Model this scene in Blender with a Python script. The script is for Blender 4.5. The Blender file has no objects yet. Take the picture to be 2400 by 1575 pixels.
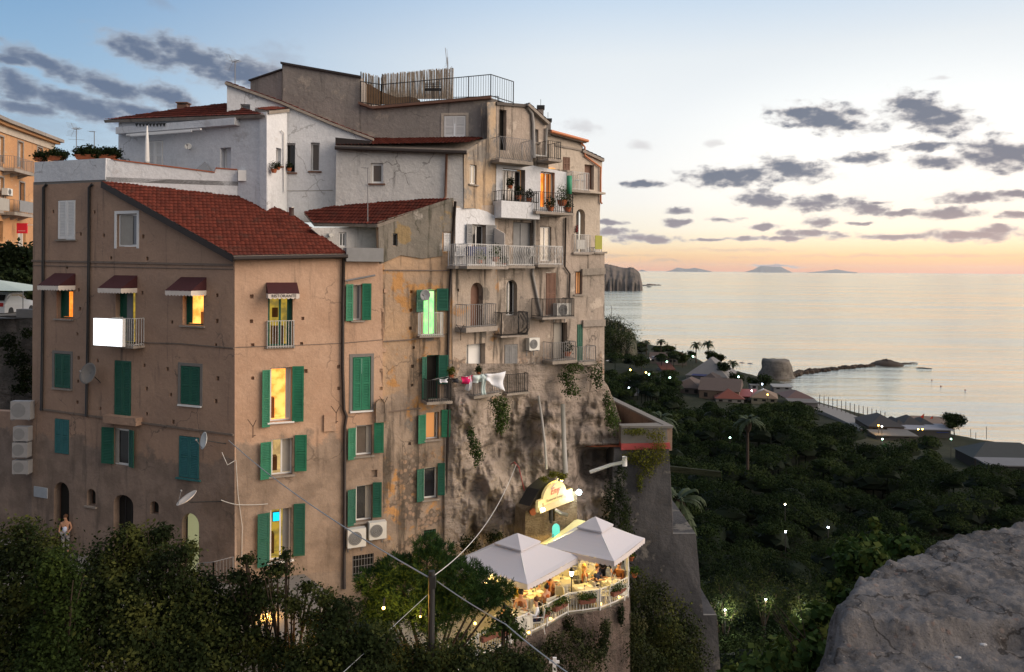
import bpy, bmesh, math, random
import numpy as np
from mathutils import Vector, Matrix
from mathutils.geometry import tessellate_polygon
random.seed(7); rng = np.random.default_rng(7)
V = Vector; PI = math.pi
sc = bpy.context.scene; col = sc.collection
# ---------- camera: pixel coordinates below are of the 2400 x 1575 photograph ----------
F = 1830.; CX, CY = 1200., 632.; TH = math.atan(.008); CZ = 46.
ct, st_ = math.cos(TH), math.sin(TH)
cam_d = bpy.data.cameras.new('camera'); cam = bpy.data.objects.new('camera', cam_d); col.objects.link(cam)
cam_d.sensor_width = 36; cam_d.lens = 36 * F / 2400; cam_d.clip_start = .1; cam_d.clip_end = 200000
cam_d.shift_y = -(787.5 - CY) / 2400
R_ = V((ct, 0, st_)); U_ = V((-st_, 0, ct)); B_ = V((0, -1, 0))
cam.matrix_world = Matrix(((R_.x, U_.x, B_.x, 0), (R_.y, U_.y, B_.y, 0), (R_.z, U_.z, B_.z, CZ), (0, 0, 0, 1)))
sc.camera = cam
def ray(x, y):
    a = (x - CX) / F; b = (CY - y) / F
    return V((a * ct - b * st_, 1, a * st_ + b * ct))
def at(x, y, d): return ray(x, y) * d + V((0, 0, CZ))
def atz(x, y, z):
    r = ray(x, y); return r * ((z - CZ) / r.z) + V((0, 0, CZ))
# ---------- planes ----------
class Pl:
    def __init__(s, xa, da, xb, db, o=None):
        if o is None:
            A = at(xa, 640, da); B = at(xb, 640, db)
            s.O = V((A.x, A.y, 0)); d = B - A
            s.S = V((d.x, d.y, 0)).normalized()
        s.N = V((s.S.y, -s.S.x, 0)) if o is None else None
    def off(s, n):
        p = Pl(0, 0, 0, 0, o=1); p.S = s.S; p.N = s.N; p.O = s.O + s.N * n; return p
    def hit(s, x, y, n=0.):
        r = ray(x, y); o = V((0, 0, CZ)); q = s.O + s.N * n
        t = (q - o).dot(s.N) / r.dot(s.N)
        return o + r * t
    def sz(s, x, y, n=0.):
        p = s.hit(x, y, n); return (p - s.O).dot(s.S), p.z
    def w(s, a, n, z): return s.O + s.S * a + s.N * n + V((0, 0, z))
# ---------- mesh builder ----------
def wl(o):
    p = V((0, 0, 0))
    while o is not None:
        p += o.location; o = o.parent
    return p
class MB:
    def __init__(s, T=None): s.v = []; s.f = []; s.T = T; s.att = None; s.m = []
    def add(s, vs, fs, m=0):
        k = len(s.v)
        s.v += [tuple(s.T(*p)) if s.T else tuple(p) for p in vs]
        s.f += [tuple(i + k for i in f) for f in fs]; s.m += [m] * len(fs)
        return s
    def box(s, a0, a1, b0, b1, c0, c1, m=0):
        return s.add([(a0, b0, c0), (a1, b0, c0), (a1, b1, c0), (a0, b1, c0), (a0, b0, c1), (a1, b0, c1), (a1, b1, c1), (a0, b1, c1)],
              [(0, 3, 2, 1), (4, 5, 6, 7), (0, 1, 5, 4), (1, 2, 6, 5), (2, 3, 7, 6), (3, 0, 4, 7)], m)
    def hexa(s, p, m=0):
        return s.add(p, [(0, 3, 2, 1), (4, 5, 6, 7), (0, 1, 5, 4), (1, 2, 6, 5), (2, 3, 7, 6), (3, 0, 4, 7)], m)
    def tube(s, pts, r, n=5, m=0, r2=None, cap=True):
        P = [V(p) for p in pts]; K = len(P); vs = []; fs = []
        up = V((0, 0, 1)); d0 = (P[-1] - P[0])
        if abs(d0.normalized().z if d0.length else 0) > .9: up = V((1, 0, 0))
        for i in range(K):
            d = (P[min(i + 1, K - 1)] - P[max(i - 1, 0)]).normalized()
            a = d.cross(up)
            if a.length < 1e-4: a = d.cross(V((0, 1, 0)))
            a.normalize(); b = d.cross(a)
            rr = r if r2 is None else r + (r2 - r) * i / max(K - 1, 1)
            for k in range(n):
                t = 2 * PI * k / n + .4
                vs.append(P[i] + (a * math.cos(t) + b * math.sin(t)) * rr)
        for i in range(K - 1):
            for k in range(n):
                k2 = (k + 1) % n
                fs.append((i * n + k, i * n + k2, (i + 1) * n + k2, (i + 1) * n + k))
        if cap: fs += [tuple(range(n)), tuple(reversed([(K - 1) * n + k for k in range(n)]))]
        return s.add([tuple(v) for v in vs], fs, m)
    def lathe(s, prof, c=(0, 0, 0), n=16, m=0, wob=None):
        vs = []; fs = []
        for i, (r, z) in enumerate(prof):
            for k in range(n):
                t = 2 * PI * k / n; q = r * (wob(t, i) if wob else 1)
                vs.append((c[0] + q * math.cos(t), c[1] + q * math.sin(t), c[2] + z))
        for i in range(len(prof) - 1):
            for k in range(n):
                k2 = (k + 1) % n
                fs.append((i * n + k, i * n + k2, (i + 1) * n + k2, (i + 1) * n + k))
        fs += [tuple(reversed(range(n))), tuple((len(prof) - 1) * n + k for k in range(n))]
        return s.add(vs, fs, m)
    def sphere(s, c, r, n=8, sc3=(1, 1, 1), m=0):
        pr = [(max(.001, r * math.sin(PI * i / n)) , -r * math.cos(PI * i / n)) for i in range(n + 1)]
        vs = []; fs = []; k0 = n + 2
        for (q, z) in pr:
            for k in range(k0):
                t = 2 * PI * k / k0; vs.append((c[0] + q * math.cos(t) * sc3[0], c[1] + q * math.sin(t) * sc3[1], c[2] + z * sc3[2]))
        for i in range(n):
            for k in range(k0):
                k2 = (k + 1) % k0; fs.append((i * k0 + k, i * k0 + k2, (i + 1) * k0 + k2, (i + 1) * k0 + k))
        return s.add(vs, fs, m)
    def build(s, name, mat, parent=None, smooth=False):
        me = bpy.data.meshes.new(name)
        off = wl(parent) if parent is not None else V((0, 0, 0))
        vv = [(a - off.x, b - off.y, c - off.z) for a, b, c in s.v]
        me.from_pydata(vv, [], s.f)
        mats = mat if isinstance(mat, (list, tuple)) else [mat]
        for q in mats: me.materials.append(q)
        if len(mats) > 1: me.polygons.foreach_set('material_index', s.m)
        if smooth: me.polygons.foreach_set('use_smooth', [True] * len(me.polygons))
        me.update()
        o = bpy.data.objects.new(name, me); col.objects.link(o)
        if parent is not None: o.parent = parent
        return o
def tag(o, label=None, cat=None, group=None, kind=None):
    if label: o['label'] = label
    if cat: o['category'] = cat
    if group: o['group'] = group
    if kind: o['kind'] = kind
    return o
def thing(name, label, cat, loc=(0, 0, 0), group=None, rz=0):
    o = bpy.data.objects.new(name, None); col.objects.link(o); o.location = loc; o.rotation_euler = (0, 0, rz)
    o.empty_display_size = .2
    return tag(o, label, cat, group)
def copy_tree(o, parent=None):
    c = o.copy(); col.objects.link(c); c.parent = parent
    for ch in list(o.children): copy_tree(ch, c)
    return c
def place(o, loc, rz=0, label=None, s=1., used={}):
    """first call moves the prototype itself, later calls copy it with its parts"""
    c = o if o.name not in used else copy_tree(o)
    used[o.name] = 1
    c.location = loc; c.rotation_euler = (0, 0, rz); c.scale = (s,) * 3 if not isinstance(s, tuple) else s
    if label: c['label'] = label
    return c
# ---------- materials ----------
def lin(c):
    return tuple(((v / 255) / 12.92 if v / 255 <= .04045 else ((v / 255 + .055) / 1.055) ** 2.4) for v in c)
def newmat(name):
    m = bpy.data.materials.new(name); m.use_nodes = True; nt = m.node_tree
    return m, nt, nt.nodes['Principled BSDF']
def nd(nt, typ, ins=None, **kw):
    n = nt.nodes.new(typ)
    for k, v in kw.items(): setattr(n, k, v)
    for k, v in (ins or {}).items():
        if isinstance(v, bpy.types.NodeSocket): nt.links.new(v, n.inputs[k])
        else: n.inputs[k].default_value = v
    return n
def mth(nt, op, a, b=0., c=0., clamp=False):
    return nd(nt, 'ShaderNodeMath', {0: a, 1: b, 2: c}, operation=op, use_clamp=clamp).outputs[0]
def mixc(nt, f, a, b, bt='MIX'):
    def q(v): return v if isinstance(v, bpy.types.NodeSocket) else (*v[:3], 1)
    n = nd(nt, 'ShaderNodeMix', data_type='RGBA', blend_type=bt)
    for i, v in ((0, f), (6, q(a)), (7, q(b))):
        if isinstance(v, bpy.types.NodeSocket): nt.links.new(v, n.inputs[i])
        else: n.inputs[i].default_value = v
    return n.outputs[2]
def noise(nt, vec, scale, detail=4, rough=.55, out=0):
    return nd(nt, 'ShaderNodeTexNoise', {'Vector': vec, 'Scale': scale, 'Detail': detail, 'Roughness': rough}).outputs[out]
def ss(nt, v, a, b):
    return nd(nt, 'ShaderNodeMapRange', {0: v, 1: a, 2: b, 3: 0., 4: 1.}, interpolation_type='SMOOTHSTEP').outputs[0]
def scl(nt, v, s):
    return nd(nt, 'ShaderNodeVectorMath', {0: v, 1: s}, operation='MULTIPLY').outputs[0]
def plain(name, c, rough=.7, metal=0., spec=.3, var=.15, vs=4., bump=0., emit=None, es=1., trans=0.):
    m, nt, b = newmat(name)
    pos = nd(nt, 'ShaderNodeTexCoord').outputs['Object']
    n = noise(nt, pos, vs, 5)
    cc = mixc(nt, n, [v * (1 - var) for v in c], [min(1, v * (1 + var)) for v in c])
    nt.links.new(cc, b.inputs['Base Color']); b.inputs['Roughness'].default_value = rough
    b.inputs['Metallic'].default_value = metal; b.inputs['Specular IOR Level'].default_value = spec
    if bump:
        h = noise(nt, pos, vs * 5, 4)
        nt.links.new(nd(nt, 'ShaderNodeBump', {'Height': h, 'Strength': bump, 'Distance': .02}).outputs[0], b.inputs['Normal'])
    if emit:
        b.inputs['Emission Color'].default_value = (*emit, 1); b.inputs['Emission Strength'].default_value = es
    return m
def wallmat(name, base, alt, grime=(.06, .055, .05), gk=.6, stone=None, patch=None, pk=.62, split=None, sz=0., sw=.5, bs=.5, streak=.55, p2=None):
    m, nt, b = newmat(name)
    pos = nd(nt, 'ShaderNodeNewGeometry').outputs['Position']
    sep = nd(nt, 'ShaderNodeSeparateXYZ', {0: pos})
    n1 = noise(nt, pos, .45, 6, .6)
    c = mixc(nt, ss(nt, n1, .35, .65), base, alt)
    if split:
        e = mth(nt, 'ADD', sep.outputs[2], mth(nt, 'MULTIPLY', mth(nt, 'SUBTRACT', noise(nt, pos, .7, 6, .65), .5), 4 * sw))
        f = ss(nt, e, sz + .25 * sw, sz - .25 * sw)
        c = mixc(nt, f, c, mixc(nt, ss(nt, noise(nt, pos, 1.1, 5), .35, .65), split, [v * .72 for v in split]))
    if patch:
        n3 = noise(nt, pos, .9, 9, .62)
        c = mixc(nt, ss(nt, n3, pk - .03, pk + .05), c, patch)
    if p2:
        n5 = noise(nt, nd(nt, 'ShaderNodeVectorMath', {0: pos, 1: (31, 17, 5)}, operation='ADD').outputs[0], .6, 8, .6)
        c = mixc(nt, ss(nt, n5, .6, .64), c, p2)
    if stone:
        vo = nd(nt, 'ShaderNodeTexVoronoi', {'Vector': pos, 'Scale': 5.5})
        sc4 = mixc(nt, ss(nt, vo.outputs['Distance'], .38, .62), mixc(nt, nd(nt, 'ShaderNodeSeparateColor', {0: vo.outputs['Color']}).outputs[0], (.40, .27, .19), (.26, .215, .18)), (.17, .135, .11))
        q = mth(nt, 'MULTIPLY', ss(nt, noise(nt, pos, .8, 6, .6), .50, .54), ss(nt, sep.outputs[2], stone + .8, stone - .4))
        c = mixc(nt, q, c, sc4)
    n2 = noise(nt, scl(nt, pos, (2.6, 2.6, .28)), 1., 7, .62)
    c = mixc(nt, mth(nt, 'MULTIPLY', ss(nt, n2, streak, streak + .17), gk), c, grime)
    cv = nd(nt, 'ShaderNodeTexVoronoi', {'Vector': nd(nt, 'ShaderNodeVectorMath', {0: pos, 1: scl(nt, nd(nt, 'ShaderNodeTexNoise', {'Vector': pos, 'Scale': 1.6, 'Detail': 5}).outputs['Color'], (.9, .9, .9))}, operation='ADD').outputs[0], 'Scale': .42}, feature='DISTANCE_TO_EDGE').outputs['Distance']
    c = mixc(nt, mth(nt, 'MULTIPLY', mth(nt, 'MULTIPLY', ss(nt, cv, .012, .004), ss(nt, noise(nt, pos, .5, 3), .5, .62)), .6), c, grime)
    n4 = noise(nt, pos, 9., 5, .7)
    c = mixc(nt, .8, c, mixc(nt, n4, (.72, .72, .72), (1.25, 1.25, 1.25)), 'MULTIPLY')
    nt.links.new(c, b.inputs['Base Color']); b.inputs['Roughness'].default_value = .92
    b.inputs['Specular IOR Level'].default_value = .15
    h = mth(nt, 'ADD', noise(nt, pos, 3., 8, .65), mth(nt, 'MULTIPLY', n1, 1.2))
    nt.links.new(nd(nt, 'ShaderNodeBump', {'Height': h, 'Strength': bs, 'Distance': .12}).outputs[0], b.inputs['Normal'])
    return m
def attmat(name, cols, rough=.8, trans=0., att='rnd', spec=.2, nscale=None, emit=0.):
    """colour ramp over a per-face random value"""
    m, nt, b = newmat(name)
    f = nd(nt, 'ShaderNodeAttribute', attribute_name=att).outputs['Fac']
    if nscale:
        pos = nd(nt, 'ShaderNodeNewGeometry').outputs['Position']
        f = mth(nt, 'ADD', mth(nt, 'MULTIPLY', f, .5), mth(nt, 'MULTIPLY', ss(nt, noise(nt, pos, nscale, 3), .3, .7), .5))
    r = nd(nt, 'ShaderNodeValToRGB', {0: f}); e = r.color_ramp.elements
    e[0].position = 0; e[0].color = (*cols[0], 1); e[1].position = 1; e[1].color = (*cols[-1], 1)
    for i, c in enumerate(cols[1:-1]):
        q = e.new((i + 1) / (len(cols) - 1)); q.color = (*c, 1)
    nt.links.new(r.outputs[0], b.inputs['Base Color']); b.inputs['Roughness'].default_value = rough
    b.inputs['Specular IOR Level'].default_value = min(spec, .1)
    if trans:
        t = nd(nt, 'ShaderNodeBsdfTranslucent'); nt.links.new(r.outputs[0], t.inputs[0])
        mx = nd(nt, 'ShaderNodeMixShader', {0: trans, 1: b.outputs[0], 2: t.outputs[0]})
        nt.links.new(mx.outputs[0], nt.nodes['Material Output'].inputs[0])
    return m
def emat(name, c, s):
    m, nt, b = newmat(name); b.inputs['Base Color'].default_value = (*[v * .5 for v in c], 1)
    b.inputs['Emission Color'].default_value = (*c, 1); b.inputs['Emission Strength'].default_value = s; return m
def roommat(name, c, s, c2=None):
    """wall of a lit room: brighter and darker zones of its own light"""
    m, nt, b = newmat(name); pos = nd(nt, 'ShaderNodeNewGeometry').outputs['Position']
    n = noise(nt, pos, 2.4, 5); cc = mixc(nt, ss(nt, n, .38, .66), c, c2 or [v * .5 for v in c])
    nt.links.new(cc, b.inputs['Emission Color']); nt.links.new(cc, b.inputs['Base Color'])
    b.inputs['Emission Strength'].default_value = s; return m
M = {}
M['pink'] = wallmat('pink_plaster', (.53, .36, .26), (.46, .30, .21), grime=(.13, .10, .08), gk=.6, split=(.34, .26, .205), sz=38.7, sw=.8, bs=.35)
M['pinkleft'] = wallmat('pink_plaster_with_painted_shade', (.39, .265, .195), (.33, .225, .17), grime=(.10, .085, .075), gk=.65, split=(.29, .22, .18), sz=37.9, sw=.8, bs=.35)  # darker copy of the pink plaster, street shade put into its colour
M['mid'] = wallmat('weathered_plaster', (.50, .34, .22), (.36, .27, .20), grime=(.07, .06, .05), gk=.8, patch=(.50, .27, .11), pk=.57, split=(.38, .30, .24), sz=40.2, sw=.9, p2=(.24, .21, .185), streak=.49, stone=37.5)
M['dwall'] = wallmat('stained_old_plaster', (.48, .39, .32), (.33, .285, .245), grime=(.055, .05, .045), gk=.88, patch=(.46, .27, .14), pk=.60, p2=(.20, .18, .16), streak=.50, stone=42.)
M['tan'] = wallmat('bare_tan_plaster', (.48, .35, .23), (.36, .30, .24), grime=(.07, .06, .055), gk=.85, patch=(.24, .22, .20), pk=.55, streak=.5)
M['cwall'] = wallmat('grey_brown_plaster', (.42, .35, .30), (.30, .26, .225), grime=(.06, .052, .045), gk=.85, patch=(.50, .43, .37), pk=.60, p2=(.19, .165, .15), streak=.50, stone=41.5)
M['white'] = wallmat('whitewash', (.66, .68, .72), (.60, .62, .66), grime=(.25, .25, .26), gk=.30, patch=(.52, .52, .54), pk=.66, bs=.4, streak=.58)
M['white2'] = wallmat('old_whitewash', (.62, .61, .60), (.54, .53, .52), grime=(.13, .12, .11), gk=.6, patch=(.38, .34, .30), pk=.66, bs=.5)
M['stucco'] = wallmat('grey_stucco', (.30, .27, .25), (.24, .22, .205), grime=(.10, .095, .09), gk=.55, patch=(.36, .32, .28), pk=.60)
M['greywall'] = wallmat('mossy_grey_cement', (.24, .215, .185), (.17, .16, .14), grime=(.05, .05, .035), gk=.85, patch=(.38, .35, .32), pk=.64, p2=(.30, .22, .12), streak=.47)
M['orange'] = wallmat('orange_plaster', (.52, .29, .145), (.45, .25, .135), grime=(.20, .13, .08), gk=.45, patch=(.50, .38, .27), pk=.63)
M['cream'] = wallmat('cream_plaster', (.52, .45, .38), (.46, .40, .34), grime=(.2, .17, .14), gk=.4)
M['bast'] = wallmat('bastion_concrete', (.082, .08, .084), (.048, .048, .052), grime=(.05, .05, .055), gk=.7, patch=(.15, .14, .13), pk=.60, bs=.7)
M['brownwall'] = wallmat('brown_plaster', (.24, .17, .13), (.20, .15, .12), grime=(.08, .06, .05), gk=.5)
M['concrete'] = plain('concrete', (.19, .18, .17), .9, bump=.3)
M['slab'] = wallmat('stone_slab', (.33, .29, .26), (.26, .23, .20), grime=(.10, .09, .08), gk=.6)
M['string'] = wallmat('cement_band', (.22, .17, .14), (.17, .14, .12), gk=.6)
M['terracotta'] = plain('terracotta', (.33, .10, .045), .8, var=.3)
M['copper'] = plain('orange_painted_metal', (.55, .20, .09), .5)
M['green'] = plain('green_paint', (.022, .16, .09), .5, var=.45, vs=1.6)
M['greend'] = plain('dark_green_paint', (.015, .095, .065), .5, var=.2)
M['teal'] = plain('teal_paint', (.03, .14, .15), .55, var=.2)
M['wpaint'] = plain('white_paint', (.72, .72, .72), .5, var=.06)
M['greysh'] = plain('grey_shutter_paint', (.22, .225, .235), .6, var=.2)
M['brown'] = plain('brown_wood', (.16, .085, .06), .6, var=.3)
M['dark'] = plain('dark_iron', (.022, .022, .024), .55)
M['gutter'] = plain('dark_gutter_metal', (.035, .027, .025), .5)
M['wiron'] = plain('white_iron', (.6, .6, .6), .5)
M['giron'] = plain('grey_iron', (.22, .22, .23), .5, metal=.3)
M['alu'] = plain('aluminium', (.5, .5, .5), .35, metal=.8)
M['pvc'] = plain('white_plastic_pipe', (.55, .55, .54), .5)
M['pvcg'] = plain('grey_pipe', (.3, .29, .28), .6)
M['maroon'] = plain('maroon_canvas', (.055, .017, .02), .9)
M['canvas'] = plain('cream_canvas', (.66, .60, .55), .9)
M['hole'] = plain('dark_opening', (.02, .018, .016), .95)
M['inner'] = plain('dim_room', (.05, .045, .04), .9)
M['curtain'] = plain('pale_curtain', (.35, .33, .30), .9)
M['acg'] = plain('enamel_with_painted_shade', (.30, .30, .31), .6)  # white enamel darkened in colour for units standing in shade
M['acw'] = plain('white_enamel', (.62, .62, .60), .45, var=.08)
M['acgrill'] = plain('grille', (.10, .10, .10), .6)
M['leafd'] = attmat('dark_foliage', [(.005, .009, .004), (.013, .022, .007), (.032, .042, .013)], trans=.2, nscale=.9)
M['leafm'] = attmat('mid_foliage', [(.004, .007, .003), (.018, .028, .008), (.10, .105, .025)], trans=.25, nscale=1.2)
M['leafb'] = attmat('bright_foliage', [(.007, .014, .004), (.020, .036, .008), (.06, .085, .016)], trans=.3)
M['pine'] = attmat('pine_needles', [(.010, .026, .008), (.022, .052, .015), (.048, .095, .026)], trans=.15, nscale=1.5)
M['forest'] = attmat('forest_foliage', [(.004, .008, .003), (.015, .026, .008), (.042, .056, .018)], trans=.10, nscale=.07, spec=.04)
M['ivy'] = attmat('yellowing_ivy', [(.03, .05, .01), (.09, .10, .015), (.19, .17, .03)], trans=.2)
M['vine'] = attmat('green_creeper', [(.012, .028, .007), (.035, .065, .014), (.08, .11, .03)], trans=.2)
M['bark'] = plain('bark', (.045, .032, .024), .95, var=.4, bump=.6)
def glass(name, c=(.02, .02, .022)):
    m, nt, b = newmat(name); b.inputs['Base Color'].default_value = (*c, 1); b.inputs['Roughness'].default_value = .06
    b.inputs['Specular IOR Level'].default_value = .5; return m
M['glass'] = glass('window_glass'); M['glassb'] = glass('brown_window_glass', (.10, .075, .06))
M['glassg'] = glass('grey_window_glass', (.22, .23, .25))
def tilemat():
    m, nt, b = newmat('red_roof_tiles')
    f = nd(nt, 'ShaderNodeAttribute', attribute_name='rnd').outputs['Fac']
    pos = nd(nt, 'ShaderNodeNewGeometry').outputs['Position']
    c = mixc(nt, f, (.085, .020, .014), (.14, .032, .021))
    c = mixc(nt, mth(nt, 'MULTIPLY', ss(nt, noise(nt, pos, 1.3, 6, .6), .5, .72), .6), c, (.06, .028, .022))
    nt.links.new(c, b.inputs['Base Color']); b.inputs['Roughness'].default_value = .85; b.inputs['Specular IOR Level'].default_value = .2
    return m
M['tile'] = tilemat()
def rockmat(name, a, b_, dark, sc_=.5, bs=1., strata=2.2, dk=.5, mossk=.0):
    m, nt, b = newmat(name); pos = nd(nt, 'ShaderNodeNewGeometry').outputs['Position']
    n1 = noise(nt, pos, sc_, 8, .62); c = mixc(nt, ss(nt, n1, .38, .62), a, b_)
    ns = noise(nt, scl(nt, pos, (.35, .35, strata)), 1., 8, .65)
    c = mixc(nt, mth(nt, 'MULTIPLY', ss(nt, ns, .52, .66), dk), c, dark)
    nv = noise(nt, scl(nt, pos, (3.6 * sc_, 3.6 * sc_, .5 * sc_)), 1., 7, .6)
    c = mixc(nt, mth(nt, 'MULTIPLY', ss(nt, nv, .54, .68), dk), c, dark)
    if mossk: c = mixc(nt, mth(nt, 'MULTIPLY', ss(nt, noise(nt, pos, .8, 5), .5, .6), mossk), c, (.03, .04, .015))
    nt.links.new(c, b.inputs['Base Color']); b.inputs['Roughness'].default_value = .95; b.inputs['Specular IOR Level'].default_value = .1
    h = mth(nt, 'ADD', noise(nt, pos, sc_ * 5, 10, .68), mth(nt, 'MULTIPLY', ns, 1.))
    nt.links.new(nd(nt, 'ShaderNodeBump', {'Height': h, 'Strength': bs, 'Distance': .25}).outputs[0], b.inputs['Normal'])
    return m
M['cliff'] = rockmat('limestone_cliff', (.43, .36, .315), (.26, .22, .19), (.07, .06, .052), sc_=.5, strata=1.8, dk=.75, bs=1.)
M['farcliff'] = rockmat('far_limestone', (.15, .125, .11), (.09, .08, .07), (.04, .036, .03), sc_=.03, strata=.15, dk=.25)
M['stonewall'] = rockmat('rubble_stone', (.38, .30, .20), (.26, .20, .13), (.10, .075, .05), sc_=3., bs=1., dk=.3)
M['slopeearth'] = rockmat('overgrown_earth', (.055, .05, .028), (.03, .036, .016), (.012, .015, .008), sc_=1.5, bs=1.)
M['ground'] = rockmat('dark_soil', (.03, .032, .02), (.02, .024, .014), (.01, .012, .008), sc_=.1)
# ---------- world: dusk sky ----------
def pxdir(x, y):
    r = ray(x, y); return math.atan2(r.x, r.y), math.atan2(r.z, math.hypot(r.x, r.y))
def make_world():
    w = bpy.data.worlds.new('World'); sc.world = w; w.use_nodes = True; nt = w.node_tree
    bg = nt.nodes['Background']
    g = nd(nt, 'ShaderNodeTexCoord').outputs['Generated']
    nrm = nd(nt, 'ShaderNodeVectorMath', {0: g}, operation='NORMALIZE').outputs[0]
    sp = nd(nt, 'ShaderNodeSeparateXYZ', {0: nrm}); X, Y, Z = sp.outputs
    az = mth(nt, 'ARCTAN2', X, Y); el = mth(nt, 'ARCSINE', Z)
    def ramp(stops):
        v = mth(nt, 'DIVIDE', el, math.radians(60), clamp=True)
        r = nd(nt, 'ShaderNodeValToRGB', {0: v}); e = r.color_ramp.elements
        e[0].position = 0; e[0].color = (*lin(stops[0][1]), 1); e[1].position = 1; e[1].color = (*lin(stops[-1][1]), 1)
        for (p, c) in stops[1:-1]:
            q = e.new(p / 60); q.color = (*lin(c), 1)
        return r.outputs[0]
    right = ramp([(0, (250, 165, 112)), (.2, (255, 176, 112)), (.6, (255, 194, 132)), (1.1, (255, 212, 155)), (1.9, (255, 234, 196)), (3., (253, 245, 226)), (5., (250, 248, 242)), (7.5, (248, 249, 248)), (11, (243, 247, 249)), (15, (232, 239, 244)), (19.5, (196, 217, 238)), (30, (190, 208, 232)), (60, (205, 220, 240))])
    left = ramp([(0, (190, 195, 205)), (3, (190, 208, 222)), (8, (176, 203, 224)), (12, (150, 186, 217)), (19.5, (112, 157, 202)), (30, (150, 180, 215)), (60, (190, 208, 232))])
    f = ss(nt, az, math.radians(-36), math.radians(9))
    c = mixc(nt, f, left, right)
    # pale veil of low cloud across the left
    # clouds
    P = nd(nt, 'ShaderNodeCombineXYZ', {0: az, 1: el, 2: 0.}).outputs[0]
    wv = nd(nt, 'ShaderNodeTexNoise', {'Vector': scl(nt, P, (1., 2.2, 1.)), 'Scale': 22., 'Detail': 5, 'Roughness': .6}).outputs['Color']
    wv = nd(nt, 'ShaderNodeVectorMath', {0: wv, 1: (.5, .5, .5)}, operation='SUBTRACT').outputs[0]
    Pw = nd(nt, 'ShaderNodeVectorMath', {0: P, 1: scl(nt, wv, (.028, .014, 0))}, operation='ADD').outputs[0]
    cl = [(1935, 276, 118, 34, -8), (1880, 262, 60, 20, 0), (2180, 268, 95, 40, -22), (2130, 240, 60, 20, -10), (2345, 362, 88, 40, -6), (2200, 380, 66, 18, -5), (2165, 344, 50, 11, 0), (2025, 369, 62, 14, 0), (1715, 415, 125, 27, 0),
          (1860, 396, 95, 26, -8), (1510, 431, 60, 11, 0), (1790, 468, 72, 27, -8), (1915, 474, 82, 20, 0), (2035, 490, 65, 16, -8), (1585, 495, 42, 9, 0), (1590, 524, 42, 11, 0), (2225, 498, 72, 13, 0),
          (2280, 462, 92, 13, 0), (1915, 519, 48, 13, 0), (1905, 549, 82, 11, 0), (2095, 557, 75, 8, 0), (1755, 557, 60, 7, 0), (2270, 550, 105, 15, 0), (1790, 530, 38, 8, 0), (2110, 499, 48, 8, 0), (2380, 505, 40, 9, 0), (2370, 455, 60, 9, 0),
          (2330, 537, 60, 9, 0), (2010, 520, 30, 5, 0), (1690, 515, 50, 6, 0), (1840, 560, 60, 6, 0), (1660, 560, 40, 5, 0), (1500, 560, 100, 12, 0), (1430, 546, 60, 14, 0), (1430, 520, 45, 9, 0), (2060, 475, 25, 6, 0), (1810, 625, 70, 4, 0),
          (340, 120, 105, 32, -14), (470, 145, 140, 42, -16), (590, 175, 110, 42, -12), (255, 205, 100, 30, -15), (110, 152, 110, 24, -18), (400, 228, 70, 30, -15), (200, 252, 150, 30, -12), (40, 205, 70, 34, -20), (330, 265, 120, 22, -10), (60, 250, 80, 16, -5), (30, 140, 50, 14, -10)]
    faint = [(1505, 340, 42, 16, -8), (1365, 297, 60, 20, -8), (1675, 336, 30, 10, 0), (375, 8, 50, 14, -15), (280, 75, 25, 8, 0), (2210, 180, 30, 6, 0), (1440, 600, 140, 5, 0), (2100, 600, 420, 5, 0), (1560, 612, 60, 5, 0), (650, 150, 90, 60, -10), (90, 290, 200, 40, -8), (1700, 585, 200, 6, 0), (700, 250, 120, 20, 0)]
    def field(lst):
        acc = None
        for (x, y, rx, ry, t) in lst:
            a, e_ = pxdir(x, y)
            mp = nd(nt, 'ShaderNodeMapping', {'Vector': Pw, 'Location': (a, e_, 0), 'Rotation': (0, 0, math.radians(t)), 'Scale': (rx / F * 1.05, ry / F * 1.05, 1)}, vector_type='TEXTURE')
            l = nd(nt, 'ShaderNodeVectorMath', {0: mp.outputs[0]}, operation='LENGTH').outputs['Value']
            acc = l if acc is None else nd(nt, 'ShaderNodeMath', {0: acc, 1: l, 2: .07}, operation='SMOOTH_MIN').outputs[0]
        return acc
    n = noise(nt, scl(nt, P, (1., 1.9, 1.)), 46., 6, .56)
    nf = mth(nt, 'MULTIPLY', mth(nt, 'SUBTRACT', n, .5), 1.9)
    nf = mth(nt, 'MULTIPLY', nf, mth(nt, 'ADD', .55, mth(nt, 'MULTIPLY', f, .45)))
    d1 = mth(nt, 'ADD', mth(nt, 'SUBTRACT', 1.12, field(cl)), nf)
    k1 = ss(nt, d1, 0.0, .62)
    d2 = mth(nt, 'ADD', mth(nt, 'SUBTRACT', 1., field(faint)), nf)
    k2 = mth(nt, 'MULTIPLY', ss(nt, d2, 0., 1.), .35)
    cr = mixc(nt, ss(nt, el, .02, .12), lin((150, 140, 150)), lin((92, 104, 126)))
    cl_ = lin((100, 114, 140))
    cc = mixc(nt, f, cl_, cr)
    lite = mixc(nt, f, lin((170, 178, 190)), lin((205, 200, 200)))
    cc = mixc(nt, ss(nt, mth(nt, 'ADD', d1, mth(nt, 'MULTIPLY', nf, .5)), .1, .9), lite, cc)
    c = mixc(nt, mth(nt, 'MULTIPLY', k1, .94), c, cc)
    c = mixc(nt, k2, c, mixc(nt, f, lin((140, 150, 168)), lin((170, 160, 165))))
    ga = mth(nt, 'DIVIDE', mth(nt, 'SUBTRACT', az, math.radians(27)), math.radians(20)); ge = mth(nt, 'DIVIDE', mth(nt, 'SUBTRACT', el, math.radians(6)), math.radians(10))
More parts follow.
